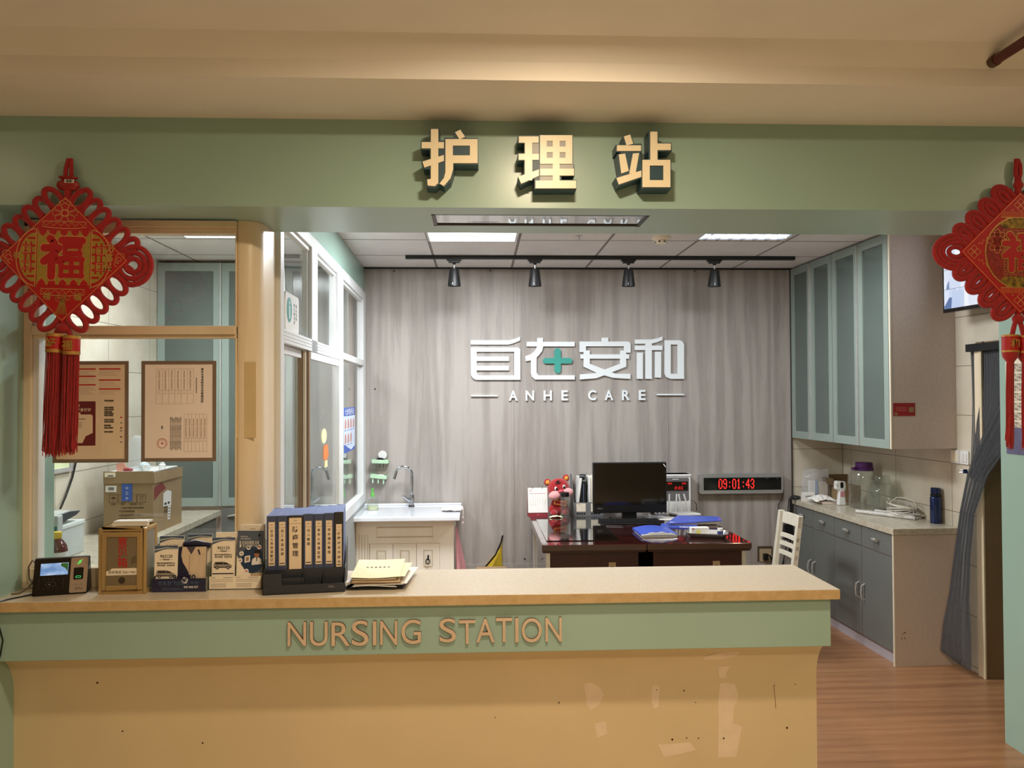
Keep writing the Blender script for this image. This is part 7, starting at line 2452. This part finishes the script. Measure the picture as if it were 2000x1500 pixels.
t = thing('soap_shelf', 'pale green two tier soap rack stuck on the grey wood wall above the sink', 'shelf', (-0.755, YB, 1.09))
M_mint = mat('mint_plastic', (0.70, 0.82, 0.70), rough=0.4)
m = MB()
m.box((-0.025, -0.008, -0.075), (0.040, 0.0, 0.060), mat('taupe_plastic', (0.62, 0.58, 0.54), rough=0.4))
m.box((-0.012, -0.0085, 0.02), (-0.008, -0.0078, 0.055), M_ink)
m.box((0.018, -0.0085, 0.02), (0.022, -0.0078, 0.055), M_ink)
m.build('back_strip', t)
for z, x, rot in ((0.058, 0.0, 0.03), (-0.058, -0.012, 0.10)):
    m = MB()
    q = xform((x, 0, z), ry=rot)
    for a, b in (((-0.063, -0.075), (0.063, -0.070)), ((-0.063, -0.008), (0.063, -0.003)), ((-0.063, -0.070), (-0.058, -0.008)), ((0.058, -0.070), (0.063, -0.008))):
        m.box((a[0], a[1], 0.0), (b[0], b[1], 0.028), M_mint, xf=q)
    m.box((-0.058, -0.070, 0.0), (0.058, -0.008, 0.004), M_mint, xf=q)
    m.build('tray', t, bevel=0.002)
for k in range(3):
    x = -0.055 + 0.041 * k
    MB().tube([(x, -0.06, -0.058 - 0.004 * k), (x, -0.066, -0.085 - 0.004 * k), (x, -0.078, -0.088 - 0.004 * k)], 0.0055, M_mint, n=8).build('hook', t)
MB().cyl((0.012, -0.014, 0.118), (0.012, 0.0, 0.118), 0.033, M_white, n=28).build('suction_disc', t)
t = thing('scrubber', 'dark wire scrubber on the upper tier of the green soap rack', 'scrubber', (-0.757, YB - 0.042, 1.172))
m = MB()
rnd = random.Random(2)
p = Vector((0, 0, 0))
pts = []
for i in range(260):
    a, b = rnd.uniform(0, 2 * PI), rnd.uniform(0, PI / 2)
    pts.append((0.040 * math.cos(a) * math.cos(b), 0.026 * math.sin(a) * math.cos(b), -0.018 + 0.038 * math.sin(b) * rnd.uniform(0.4, 1)))
m.tube(pts, 0.0022, M_black, n=4)
m.build('coil', t)
t = thing('soap_bar', 'white soap bar on the lower tier of the green soap rack', 'soap', (-0.748, YB - 0.045, 1.0375), rot=(0, 0.10, 0))
MB().ball((0, 0, 0.010), (0.040, 0.022, 0.014), M_white).build('bar', t)

t = thing('towel', 'pink towel hanging from the right side of the ivory sink cabinet', 'towel', (-0.172, 5.70, 0.0))
m = MB()
M_pinkt = mat('pink_terry', (0.80, 0.56, 0.58), rough=0.95, var=0.08, scale=60, bump=0.2, bscale=250)
v, f = [], []
rows = ((0.715, 0.004, 0.02), (0.66, 0.008, 0.04), (0.55, 0.016, 0.07), (0.42, 0.028, 0.10), (0.30, 0.036, 0.11), (0.20, 0.040, 0.12))
K = 10
for z, dx, wy in rows:
    for j in range(K + 1):
        q = j / K
        v.append((0.010 + dx * (0.6 + 0.5 * math.sin(q * 9)) + 0.07 * (0.715 - z) / 0.5 * q, -wy + 2 * wy * q, z))
    for j in range(K, -1, -1):
        q = j / K
        v.append((0.003 + dx * (0.5 + 0.5 * math.sin(q * 9)) * 0.6 + 0.012 * (0.715 - z), -wy + 2 * wy * q, z))
KK = 2 * (K + 1)
for i in range(len(rows) - 1):
    for j in range(KK):
        f.append((i * KK + j, i * KK + (j + 1) % KK, (i + 1) * KK + (j + 1) % KK, (i + 1) * KK + j))
f.append(list(range(KK))[::-1])
f.append([(len(rows) - 1) * KK + j for j in range(KK)])
m.add(v, f, M_pinkt, True)
m.build('cloth', t, auto=80)
t = thing('yellow_bag', 'yellow cloth bag with black binding hanging from a wall hook by the desks', 'bag', (0.185, YB, 0.575))
m = MB()
M_yel = mat('yellow_cloth', (0.74, 0.62, 0.13), rough=0.8, var=0.08, scale=40)
v = [(0.0, -0.012, 0.0), (-0.012, -0.030, -0.09), (-0.14, -0.050, -0.24), (-0.09, -0.075, -0.25), (-0.05, -0.050, -0.25), (-0.012, -0.070, -0.25), (-0.002, -0.030, -0.25), (-0.004, -0.02, -0.08)]
m.add(v + [(p[0], -0.003, p[2]) for p in v], [list(range(8)), list(range(8, 16))[::-1]] + [(i, 8 + i, 8 + (i + 1) % 8, (i + 1) % 8) for i in range(8)], M_yel)
m.build('cloth', t)
MB().tube([(0.002, -0.010, 0.004), (-0.010, -0.018, -0.05), (-0.055, -0.040, -0.145), (-0.145, -0.055, -0.245)], 0.006, M_black, n=7).build('binding', t)
MB().tube([(0.0, 0.0, 0.02), (0.0, -0.012, 0.018), (0.0, -0.016, 0.004), (0.0, -0.010, -0.004)], 0.004, M_alu, n=8).build('wall_hook', t)
t = thing('open_carton', 'open brown carton on the floor between the sink cabinet and the desks', 'box', (0.10, 5.66, 0.0), rz=0.04)
m = MB()
m.box((-0.13, -0.11, 0), (0.13, 0.11, 0.335), M_card)
m.build('body', t)
MB().prism([(-0.13, 0.0), (0.13, 0.0), (0.11, 0.09), (-0.11, 0.09)], 0.004, M_card, o=(0, 0.108, 0.335), u=(1, 0, 0), v=(0, 0.75, 0.66)).build('flap', t)
MB().prism([(-0.11, 0.0), (0.11, 0.0), (0.09, 0.08), (-0.09, 0.08)], 0.004, M_card, o=(-0.128, 0, 0.335), u=(0, -1, 0), v=(-0.35, 0, 0.9)).build('flap', t)
MB().prism([(-0.11, 0.0), (0.11, 0.0), (0.09, 0.08), (-0.09, 0.08)], 0.004, M_card_dark, o=(0.128, 0, 0.335), u=(0, 1, 0), v=(0.8, 0, 0.3)).build('flap', t)

# ------------------------------------------------------------------ medicine room seen through the glass
LW = -2.34
t = thing('counter_worktop', 'grey worktop running along the tiled wall inside the medicine room', 'worktop', (-2.11, 4.48, 0.80))
MB().box((-0.229, -1.25, 0), (0.235, 1.315, 0.04), M_right_stone).build('slab', t, bevel=0.002)
for k in range(3):
    y0 = 3.25 + 0.85 * k
    t = thing('base_cabinet', ['grey base cabinet under the medicine room worktop nearest the front window', 'middle grey base cabinet under the medicine room worktop',
                               'grey base cabinet under the medicine room worktop by the frosted cupboards'][k], 'cabinet', (-2.115, y0, 0), group='base cabinets of the medicine room')
    MB().box((-0.22, 0.0, 0.06), (0.19, 0.845, 0.798), M_pink_side).build('body', t)
    MB().box((-0.20, 0.0, 0.0), (0.17, 0.845, 0.06), M_grey_door).build('plinth', t)
    for q in range(2):
        d = MB().box((0.191, 0.003 + 0.4225 * q, 0.07), (0.206, 0.419 + 0.4225 * q, 0.79), M_grey_door).build('door', t)
        MB().tube([(0.206, 0.40 + 0.045 * q, 0.60), (0.228, 0.40 + 0.045 * q, 0.65), (0.206, 0.40 + 0.045 * q, 0.70)], 0.005, M_alu).build('handle', d)
TX0 = -2.338
for k in range(3):
    x0 = TX0 + 0.462 * k
    t = thing('tall_cupboard', ['frosted tall cupboard in the corner of the medicine room beside the tiled wall', 'middle frosted tall cupboard at the back of the medicine room',
                                'frosted tall cupboard at the back of the medicine room nearest the side glazing'][k], 'cupboard', (x0, 5.80, 0), group='frosted cupboards at the back of the medicine room')
    w = 0.460
    m = MB()
    z0, z1 = 0.868, 2.645
    m.box((0, 0.022, 0.0), (w, 0.040, z0), M_pink_side)
    m.box((0, 0.29, 0.0), (w, 0.31, z1), M_pink_side)
    m.box((0, 0.040, 0.0), (0.016, 0.29, z1), M_pink_side)
    m.box((w - 0.016, 0.040, 0.0), (w, 0.29, z1), M_pink_side)
    for z in (z0, 1.30, 1.75, 2.20, z1 - 0.016):
        m.box((0.016, 0.04, z), (w - 0.016, 0.29, z + 0.016), M_pink_side)
    m.build('carcass', t)
    if k:
        d = MB().box((0.004, 0.004, 0.06), (w - 0.004, 0.021, 0.855), M_grey_door).build('lower_door', t)
        MB().tube([(0.05, 0.004, 0.79), (0.09, -0.015, 0.80), (0.12, -0.012, 0.805)], 0.008, M_alu).build('handle', d)
    m = MB()
    for p, q in (((0.003, z0), (0.055, z1)), ((w - 0.055, z0), (w - 0.003, z1)), ((0.055, z0), (w - 0.055, z0 + 0.06)), ((0.055, z1 - 0.06), (w - 0.055, z1))):
        m.box((p[0], 0.0, p[1]), (q[0], 0.020, q[1]), M_greenframe)
    d = m.build('door', t)
    MB().box((0.053, 0.008, z0 + 0.055), (w - 0.053, 0.012, z1 - 0.055), M_frost).build('frosted_pane', d)
    MB().box((w - 0.005, -0.010, z0), (w + 0.003, 0.002, z1), M_alu).build('edge_profile', d)
    if k < 2:
        rnd = random.Random(k + 3)
        for i in range(5):
            col = [(0.75, 0.72, 0.68), (0.45, 0.35, 0.32), (0.82, 0.82, 0.80), (0.62, 0.60, 0.45), (0.55, 0.30, 0.28)][i]
            b = thing('storage_pack', ('pale', 'brown', 'white', 'olive', 'reddish')[i] + ' pack dimly seen behind the frosted pane of the ' + ('corner' if k == 0 else 'middle') + ' cupboard', 'box', (x0 + 0.095 + 0.072 * i, 5.90, z0 + 0.0165),
                      group='packs behind the frosted panes')
            MB().box((-0.030, 0, 0), (0.030, 0.12, rnd.uniform(0.12, 0.24)), mat('pack_%d' % i, col, rough=0.6)).build('carton', b)
        b = thing('storage_pack', 'yellow rounded pack high behind the frosted pane of the ' + ('corner' if k == 0 else 'middle') + ' cupboard', 'box', (x0 + 0.19, 5.92, 2.2165), group='packs behind the frosted panes')
        MB().ball((0, 0, 0.10), (0.11, 0.05, 0.10), mat('pack_yellow', (0.80, 0.74, 0.30), rough=0.7)).build('bag', b)

# carton with supplies
CB = (-2.090, 4.78, 0.8405)
t = thing('carton', 'large brown carton with printed handling marks on the medicine room worktop', 'box', CB)
m = MB()
m.box((-0.145, 0.0, 0.0), (0.145, 0.45, 0.004), M_card)
for a, b in (((-0.145, 0.0), (0.145, 0.004)), ((-0.145, 0.446), (0.145, 0.45)), ((-0.145, 0.004), (-0.141, 0.446)), ((0.141, 0.004), (0.145, 0.446))):
    m.box((a[0], a[1], 0.004), (b[0], b[1], 0.308), M_card)
m.build('body', t)
MB().box((-0.145, -0.006, 0.306), (0.147, -0.002, 0.378), M_card).build('front_flap', t)
MB().prism([(0.0, 0.303), (0.45, 0.303), (0.45, 0.362), (0.0, 0.370)], 0.004, M_card, o=(0.150, 0, 0), u=(0, 1, 0), v=(0, 0, 1)).build('side_flap', t)
MB().box((-0.136, -0.0095, 0.345), (-0.075, -0.006, 0.371), M_cream_paper).box((-0.118, -0.0099, 0.349), (-0.085, -0.0094, 0.355), M_ink).build('barcode_label', t)
MB().box((-0.134, -0.0035, 0.255), (-0.070, -0.0005, 0.293), M_paper).box((-0.117, -0.0039, 0.266), (-0.084, -0.0034, 0.284), M_grey_ink).build('barcode_label', t)
m = MB()
m.box((-0.038, -0.0035, 0.200), (0.022, -0.0005, 0.304), M_blue_print)
for i, ch in enumerate('十二个'):
    m.text(ch, 0.014, M_paper, (-0.008, -0.0036, 0.278 - 0.031 * i), d=0.0003, bold=0.02)
m.build('blue_tape', t)
m = MB()
mk = mat('carton_print', (0.30, 0.22, 0.14), rough=0.8)
for x in (-0.112, -0.058, 0.052, 0.0):
    m.tube([(p[0], -0.0006, p[1]) for p in rct(x, x + 0.048, 0.192, 0.240)], 0.0012, mk, n=4, closed=True)
m.prism([(-0.088 + 0.014 * math.cos(a), 0.214 + 0.012 * math.sin(a)) for a in [PI * i / 10 for i in range(11)]], 0.0005, mk, o=(0, -0.0006, 0))
m.box((-0.0885, -0.0009, 0.198), (-0.0870, -0.0004, 0.216), mk)
for x in (0.070, 0.082):
    m.box((x, -0.0009, 0.200), (x + 0.002, -0.0004, 0.228), mk)
    m.prism([(x - 0.003, 0.227), (x + 0.005, 0.227), (x + 0.001, 0.234)], 0.0005, mk, o=(0, -0.0006, 0))
for x, s in ((-0.088, '怕 雨'), (-0.034, '易 碎'), (0.030, '堆码层数'), (0.076, '向 上')):
    m.text(s, 0.0075, mk, (x, -0.0004, 0.182), d=0.0004, bold=0.01)
m.text('一次性使用医疗用品包装箱', 0.0085, mk, (0.02, -0.0004, 0.160), d=0.0004, bold=0.01)
m.text('产品名称规格数量', 0.0085, mk, (-0.01, -0.0004, 0.140), d=0.0004, bold=0.01)
m.text('注册证编号生产企业地址', 0.0085, mk, (0.01, -0.0004, 0.116), d=0.0004, bold=0.01)
m.text('生产日期见合格证', 0.0085, mk, (-0.01, -0.0004, 0.095), d=0.0004, bold=0.01)
m.build('handling_marks', t)
m = MB()
m.prism([(0.01, 0.20), (0.01, 0.28), (0.13, 0.300), (0.19, 0.255), (0.10, 0.235)], 0.0006, mat('torn_red_print', (0.50, 0.20, 0.20), rough=0.7), o=(0.1458, 0, 0), u=(0, 1, 0), v=(0, 0, 1))
for z, s in ((0.15, '医用'), (0.110, '外科')):
    m.text(s, 0.030, mk, (0.1454, 0.20, z), u=(0, 1, 0), d=0.0004, bold=0.02)
m.build('side_print', t)
m = MB()
m.prism([(0.145, 0.145), (0.27, 0.138), (0.275, 0.225), (0.215, 0.240), (0.15, 0.225)], 0.0008, M_paper, o=(0.1466, 0, 0), u=(0, 1, 0), v=(0, 0, 1))
m.prism([(0.215, 0.055), (0.255, 0.053), (0.262, 0.138), (0.222, 0.140)], 0.0008, M_paper, o=(0.1466, 0, 0), u=(0, 1, 0), v=(0, 0, 1))
for k in range(2):
    m.box((0.1463, 0.165 + 0.05 * k, 0.152), (0.1470, 0.195 + 0.05 * k, 0.166), M_ink)
for k in range(4):
    m.box((0.1463, 0.228, 0.065 + 0.018 * k), (0.1470, 0.248, 0.072 + 0.018 * k), M_ink)
m.build('paper_label', t)
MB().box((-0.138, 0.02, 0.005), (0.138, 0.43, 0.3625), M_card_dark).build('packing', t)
t = thing('plastic_tray', 'shallow white plastic tray lying on top of the brown carton', 'tray', (CB[0] + 0.01, CB[1] + 0.20, CB[2] + 0.363))
m = MB()
m.box((-0.125, -0.19, 0.0), (0.130, 0.19, 0.004), M_white)
for a, b in (((-0.125, -0.19), (0.130, -0.185)), ((-0.125, 0.185), (0.130, 0.19)), ((-0.125, -0.185), (-0.120, 0.185)), ((0.125, -0.185), (0.130, 0.185))):
    m.box((a[0], a[1], 0.004), (b[0], b[1], 0.014), M_white)
m.build('dish', t, bevel=0.003)
t = thing('medicine_bottle', 'white and pale blue bottle lying on the plastic tray of the carton', 'bottle', (CB[0] + 0.075, CB[1] + 0.06, CB[2] + 0.3675), rz=0.5)
m = MB()
m.lathe([(0.026, 0.0), (0.028, 0.004), (0.028, 0.085), (0.020, 0.096)], mat('pale_blue_label', (0.80, 0.87, 0.90), rough=0.35), n=24, xf=xform((0, 0, 0.028), rx=-PI / 2))
m.build('body', t)
MB().lathe([(0.018, -0.022), (0.020, -0.020), (0.020, 0.0)], M_white, n=20, xf=xform((0, 0, 0.028), rx=-PI / 2)).build('cap', t)
t = thing('plastic_bag', 'tall clear crinkled plastic bag standing on the carton tray', 'bag', (CB[0] - 0.010, CB[1] + 0.13, CB[2] + 0.3675))
m = MB()
rnd = random.Random(31)
rows = [(0.0, 0.9), (0.05, 1.0), (0.12, 0.95), (0.17, 0.85), (0.205, 0.60), (0.215, 0.3)]
K = 12
v = [(0.052 * s * math.cos(2 * PI * j / K) * (1 + rnd.uniform(-.1, .1)), 0.045 * s * math.sin(2 * PI * j / K), z + rnd.uniform(-.006, .006) * (i > 0)) for i, (z, s) in enumerate(rows) for j in range(K)]
m.add(v, [(i * K + j, i * K + (j + 1) % K, (i + 1) * K + (j + 1) % K, (i + 1) * K + j) for i in range(len(rows) - 1) for j in range(K)] + [[5 * K + j for j in range(K)]], M_film)
m.build('film', t)
t = thing('red_pouch', 'small red and pink pouch on the tray of the carton beside the clear bag', 'pouch', (CB[0] - 0.060, CB[1] + 0.06, CB[2] + 0.3675))
m = MB()
m.ball((0.03, 0, 0.014), (0.030, 0.018, 0.012), mat('dark_red_plastic', (0.52, 0.10, 0.14), rough=0.4))
m.build('cap_end', t)
MB().prism([(-0.05, 0.0), (0.0, 0.0), (0.012, 0.015), (-0.012, 0.055), (-0.055, 0.045)], 0.012, mat('salmon_foil', (0.85, 0.60, 0.52), rough=0.4), o=(0, 0.03, 0.001)).build('foil', t)
t = thing('medicine_bottle', 'small white bottle standing at the right rear of the carton tray', 'bottle', (CB[0] + 0.105, CB[1] + 0.235, CB[2] + 0.3675), rz=-0.4)
m = MB()
m.lathe([(0.020, 0), (0.020, 0.030), (0.012, 0.036), (0.012, 0.044), (0.0, 0.045)], M_white, n=20)
m.build('body', t)

# printer and device
t = thing('printer', 'pale grey printer with a dark flip lid on the medicine room worktop', 'printer', (-2.1, 4.04, 0.8405))
M_pgrey = mat('printer_grey', (0.72, 0.74, 0.73), rough=0.5)
m = MB()
m.box((-0.225, 0.0, 0.0), (0.0, 0.235, 0.150), M_pgrey)
m.box((-0.225, -0.004, 0.150), (0.004, 0.239, 0.172), mat('printer_light', (0.80, 0.82, 0.81), rough=0.5))
m.build('casing', t, bevel=0.004)
m = MB()
m.prism([(-0.05, 0.176), (0.16, 0.205), (0.205, 0.222), (0.10, 0.232), (-0.05, 0.226)], 0.20, mat('graphite', (0.22, 0.235, 0.25), rough=0.4), o=(-0.004, 0.0, 0), u=(0, 1, 0), v=(0, 0, 1))
m.prism([(-0.05, 0.226), (0.10, 0.232), (0.205, 0.222), (0.10, 0.238), (-0.05, 0.232)], 0.20, M_pgrey, o=(-0.0035, 0.0, 0), u=(0, 1, 0), v=(0, 0, 1))
m.build('flip_lid', t)
m = MB()
for k in range(5):
    m.cyl((-0.035, -0.014, 0.140 - 0.020 * k), (-0.003, -0.012, 0.140 - 0.020 * k), 0.009, M_black, n=10)
m.build('ink_coils', t)
t = thing('label_device', 'small white device with a teal front block beside the printer', 'device', (-2.000, 3.82, 0.8405))
m = MB()
m.box((-0.13, 0.0, 0.0), (0.0, 0.05, 0.255), M_pgrey)
m.build('casing', t, bevel=0.006)
MB().box((-0.125, -0.004, 0.135), (-0.003, 0.0005, 0.205), mat('teal_block', (0.14, 0.42, 0.43), rough=0.4)).build('front_block', t)
t = thing('medicine_bottle', 'brown red bottle with a yellow cap behind the attendance terminal', 'bottle', (-1.940, 3.70, 0.8405))
m = MB()
M_amber = mat('brown_red_syrup', (0.33, 0.09, 0.06), rough=0.15, coat=0.5)
m.lathe([(0.042, 0.0), (0.045, 0.004), (0.045, 0.115), (0.040, 0.138), (0.026, 0.160), (0.0175, 0.168), (0.0175, 0.178)], M_amber, n=28)
m.build('body', t)
MB().lathe([(0.0455, 0.03), (0.0455, 0.110)], M_white, n=28, cap=False).build('label', t)
MB().lathe([(0.019, 0.170), (0.020, 0.172), (0.020, 0.198), (0.017, 0.201), (0.0, 0.201)], mat('yellow_cap', (0.88, 0.74, 0.22), rough=0.4), n=24).build('cap', t)
tag(MB().tube([(LW + 0.012, 4.72, 1.50), (LW + 0.012, 4.66, 1.33), (LW + 0.012, 4.60, 1.20), (LW + 0.015, 4.52, 1.10), (LW + 0.04, 4.42, 1.05)], 0.006, M_black, n=8)
    .build('wall_cable'), 'thick black cable running down the tiled wall behind the printer', 'cord')
t = thing('cable_bundle', 'small heap of white cable on the worktop right of the printer', 'cable', (-2.02, 4.50, 0.8405))
m = MB()
pts = [(0.045 * math.cos(a * 1.0) + 0.02 * math.sin(a * 2.3), 0.05 * math.sin(a) + 0.01 * math.cos(a * 1.7), 0.006 + 0.0035 * (a / 2) + 0.008 * abs(math.sin(a * 0.7))) for a in [i * 0.35 for i in range(70)]]
m.tube(pts, 0.0035, M_wcable, n=6)
m.tube([(0.0, 0.0, 0.035), (0.03, -0.02, 0.06), (0.07, -0.03, 0.075)], 0.003, M_wcable, n=6)
m.build('coil', t)
t = thing('wall_frame', 'silver framed pale green board low on the tiled wall of the medicine room', 'picture frame', (LW, 4.40, 1.38))
MB().box((0.001, -0.17, -0.12), (0.012, 0.17, 0.12), mat('pale_green_board', (0.85, 0.88, 0.70), rough=0.5)).build('board', t)
m = MB()
for a, b in (((-0.19, -0.14), (0.19, -0.115)), ((-0.19, 0.115), (0.19, 0.14)), ((-0.19, -0.115), (-0.165, 0.115)), ((0.165, -0.115), (0.19, 0.115))):
    m.box((0.001, a[0], a[1]), (0.020, b[0], b[1]), M_alu)
m.build('frame', t, bevel=0.003)

# notices held on the front pane
M_holder = mat('brown_holder', (0.50, 0.43, 0.37), rough=0.5, var=0.04)
M_pinkish = mat('pinkish_paper', (0.96, 0.91, 0.88), rough=0.75, var=0.02, scale=8)
M_tan_paper = mat('tan_paper', (0.89, 0.80, 0.69), rough=0.75, var=0.03, scale=8)
M_line = mat('faint_line', (0.70, 0.60, 0.55), rough=0.7)
M_maroon = mat('maroon_print', (0.42, 0.13, 0.14), rough=0.5)
GY = 3.0335


def holder(lab, x0, x1, z0, z1, paper):
    t = thing('framed_notice', lab, 'notice', ((x0 + x1) / 2, GY, (z0 + z1) / 2), group='notices on the front pane')
    w, h = (x1 - x0) / 2, (z1 - z0) / 2
    m = MB()
    bd = 0.0135
    for a, b in (((-w, -h), (w, -h + bd)), ((-w, h - bd), (w, h)), ((-w, -h + bd), (-w + bd, h - bd)), ((w - bd, -h + bd), (w, h - bd))):
        m.box((a[0], -0.003, a[1]), (b[0], 0, b[1]), M_holder)
    m.build('holder', t)
    MB().box((-w + bd, -0.0022, -h + bd), (w - bd, -0.0004, h - bd), paper).build('paper', t)
    return t, w - bd, h - bd


t, w, h = holder('brown framed notice with a rotated two page table and red round stamp', -1.279, -0.999, 1.412, 1.795, M_pinkish)
m = MB()
yy = -0.0026


def ln(x0, z0, x1, z1, mt=M_line):
    m.box((x0, yy, z0), (x1, -0.0020, z1), mt)


for bx0, bx1, bz0, bz1 in ((-0.085, 0.055, 0.028, 0.160), (0.020, 0.105, -0.155, -0.012)):
    for i in range(7):
        x = bx0 + (bx1 - bx0) * i / 6
        ln(x, bz0, x + 0.0008, bz1)
    for z in (bz0, bz0 + 0.038, bz0 + 0.050, bz1):
        ln(bx0, z, bx1, z + 0.0008)
    for i in range(6):
        xc = bx0 + (bx1 - bx0) * (i + 0.5) / 6
        m.text('养老护理人员岗位职责培训', 0.0045, M_line, (xc, yy, bz0 + 0.090), u=(0, -1e-9, -1), v=(1, 0, 0), d=0.0003, width=(bz1 - bz0) * 0.55)
        m.box((xc - 0.001, yy, bz0 + 0.042), (xc + 0.001, -0.002, bz0 + 0.045), M_grey_ink)
for x, s, c, wd in ((0.088, '南京市养老服务机构备案回执', 0.0075, 0.135), (0.066, '养老机构基本信息登记表', 0.004, 0.10)):
    m.text(s, c, M_ink if c > 0.005 else M_grey_ink, (x, yy, 0.098), u=(0, 0, -1), v=(1, 0, 0), d=0.0003, width=wd, bold=0.01)
for k in range(7):
    m.text('根据老年人权益保障法有关规定予以备案特此告知', 0.0042, M_grey_ink, (-0.030 + 0.0062 * k, yy, -0.085), u=(0, 0, -1), v=(1, 0, 0), d=0.0003, width=0.135 - 0.010 * (k % 3))
m.text('经办', 0.005, M_ink, (-0.062, yy, -0.062), u=(0, 0, -1), v=(1, 0, 0), d=0.0003, bold=0.02)
cx, cz = -0.062, -0.122
m.tube(ell((cx, yy, cz), 0.018, 0.018, 30), 0.0009, M_red_ink, n=4, closed=True)
m.prism([(cx + (0.006 if i % 2 == 0 else 0.0025) * math.cos(PI / 2 + i * PI / 5), cz + (0.006 if i % 2 == 0 else 0.0025) * math.sin(PI / 2 + i * PI / 5)) for i in range(10)], 0.0004, M_red_ink, o=(0, yy, 0))
for i in range(12):
    a = PI / 2 + (i - 5.5) * 0.38
    m.box((cx + 0.0135 * math.cos(a) - 0.0012, yy, cz + 0.0135 * math.sin(a) - 0.0012), (cx + 0.0135 * math.cos(a) + 0.0012, -0.002, cz + 0.0135 * math.sin(a) + 0.0012), M_red_ink)
m.build('print', t)

t, w, h = holder('brown framed notice with red headings and a maroon card behind the red tassels', -1.607, -1.327, 1.410, 1.795, M_tan_paper)
m = MB()
for x0, rows in ((-0.062, (0.160, 0.132, 0.100)), (0.030, (0.160, 0.118, 0.084))):
    for z in rows:
        ln(x0, z, x0 + 0.080, z + 0.005, M_red_ink)
        for k in range(4 if z > 0.11 else 6):
            if z - 0.006 - 0.0055 * k > 0.062:
                ln(x0, z - 0.006 - 0.0055 * k, x0 + 0.080 - 0.009 * ((k * 3 + int(z * 100)) % 4), z - 0.0050 - 0.0055 * k, M_line)
m.prism(rct(-0.110, 0.018, -0.128, 0.040), 0.0003, M_maroon, o=(0, yy, 0))
m.text('南京市', 0.010, M_tan_paper, (-0.060, yy - 0.0003, 0.024), d=0.0003, bold=0.02)
m.text('城市电子身份证', 0.010, M_tan_paper, (-0.046, yy - 0.0003, 0.008), d=0.0003, bold=0.02, width=0.11)
m.prism([(-0.102, -0.118), (-0.030, -0.118), (-0.018, -0.092), (0.008, -0.080), (0.008, -0.016), (0.003, -0.010), (-0.036, -0.010), (-0.040, -0.002), (-0.052, -0.002), (-0.056, -0.010), (-0.102, -0.010)], 0.0003, M_tan_paper, o=(0, yy - 0.0003, 0))
for z in (-0.028, -0.042, -0.050, -0.058):
    m.box((-0.085, yy - 0.001, z), (-0.020 - (0.012 if z < -0.03 else 0), yy - 0.0004, z + 0.002), M_ink if z > -0.03 else M_grey_ink)
for z, wd in ((0.042, 0.036), (0.016, 0.036), (0.008, 0.036), (0.0, 0.030), (-0.007, 0.036), (-0.014, 0.034), (-0.030, 0.037), (-0.038, 0.037), (-0.052, 0.026), (-0.061, 0.034), (-0.076, 0.034)):
    m.text('护理院服务热线请到前台', 0.0052, M_ink, (0.050 + wd / 2, yy, z), d=0.0003, width=wd, bold=0.02)
m.prism([(0.040, -0.176), (0.118, -0.174), (0.118, -0.012), (0.092, -0.012), (0.045, 0.050), (0.043, 0.050)], 0.0002, mat('tan_paper_fold', (0.90, 0.82, 0.70), rough=0.75), o=(0, -0.00235, 0))
for z, mt in ((-0.024, M_red_ink), (-0.045, M_grey_ink), (-0.064, M_maroon), (-0.075, M_grey_ink), (-0.098, M_maroon), (-0.118, M_grey_ink)):
    m.box((0.110, yy - 0.0004, z), (0.117, yy + 0.0001, z + 0.005), mt)
m.build('print', t)
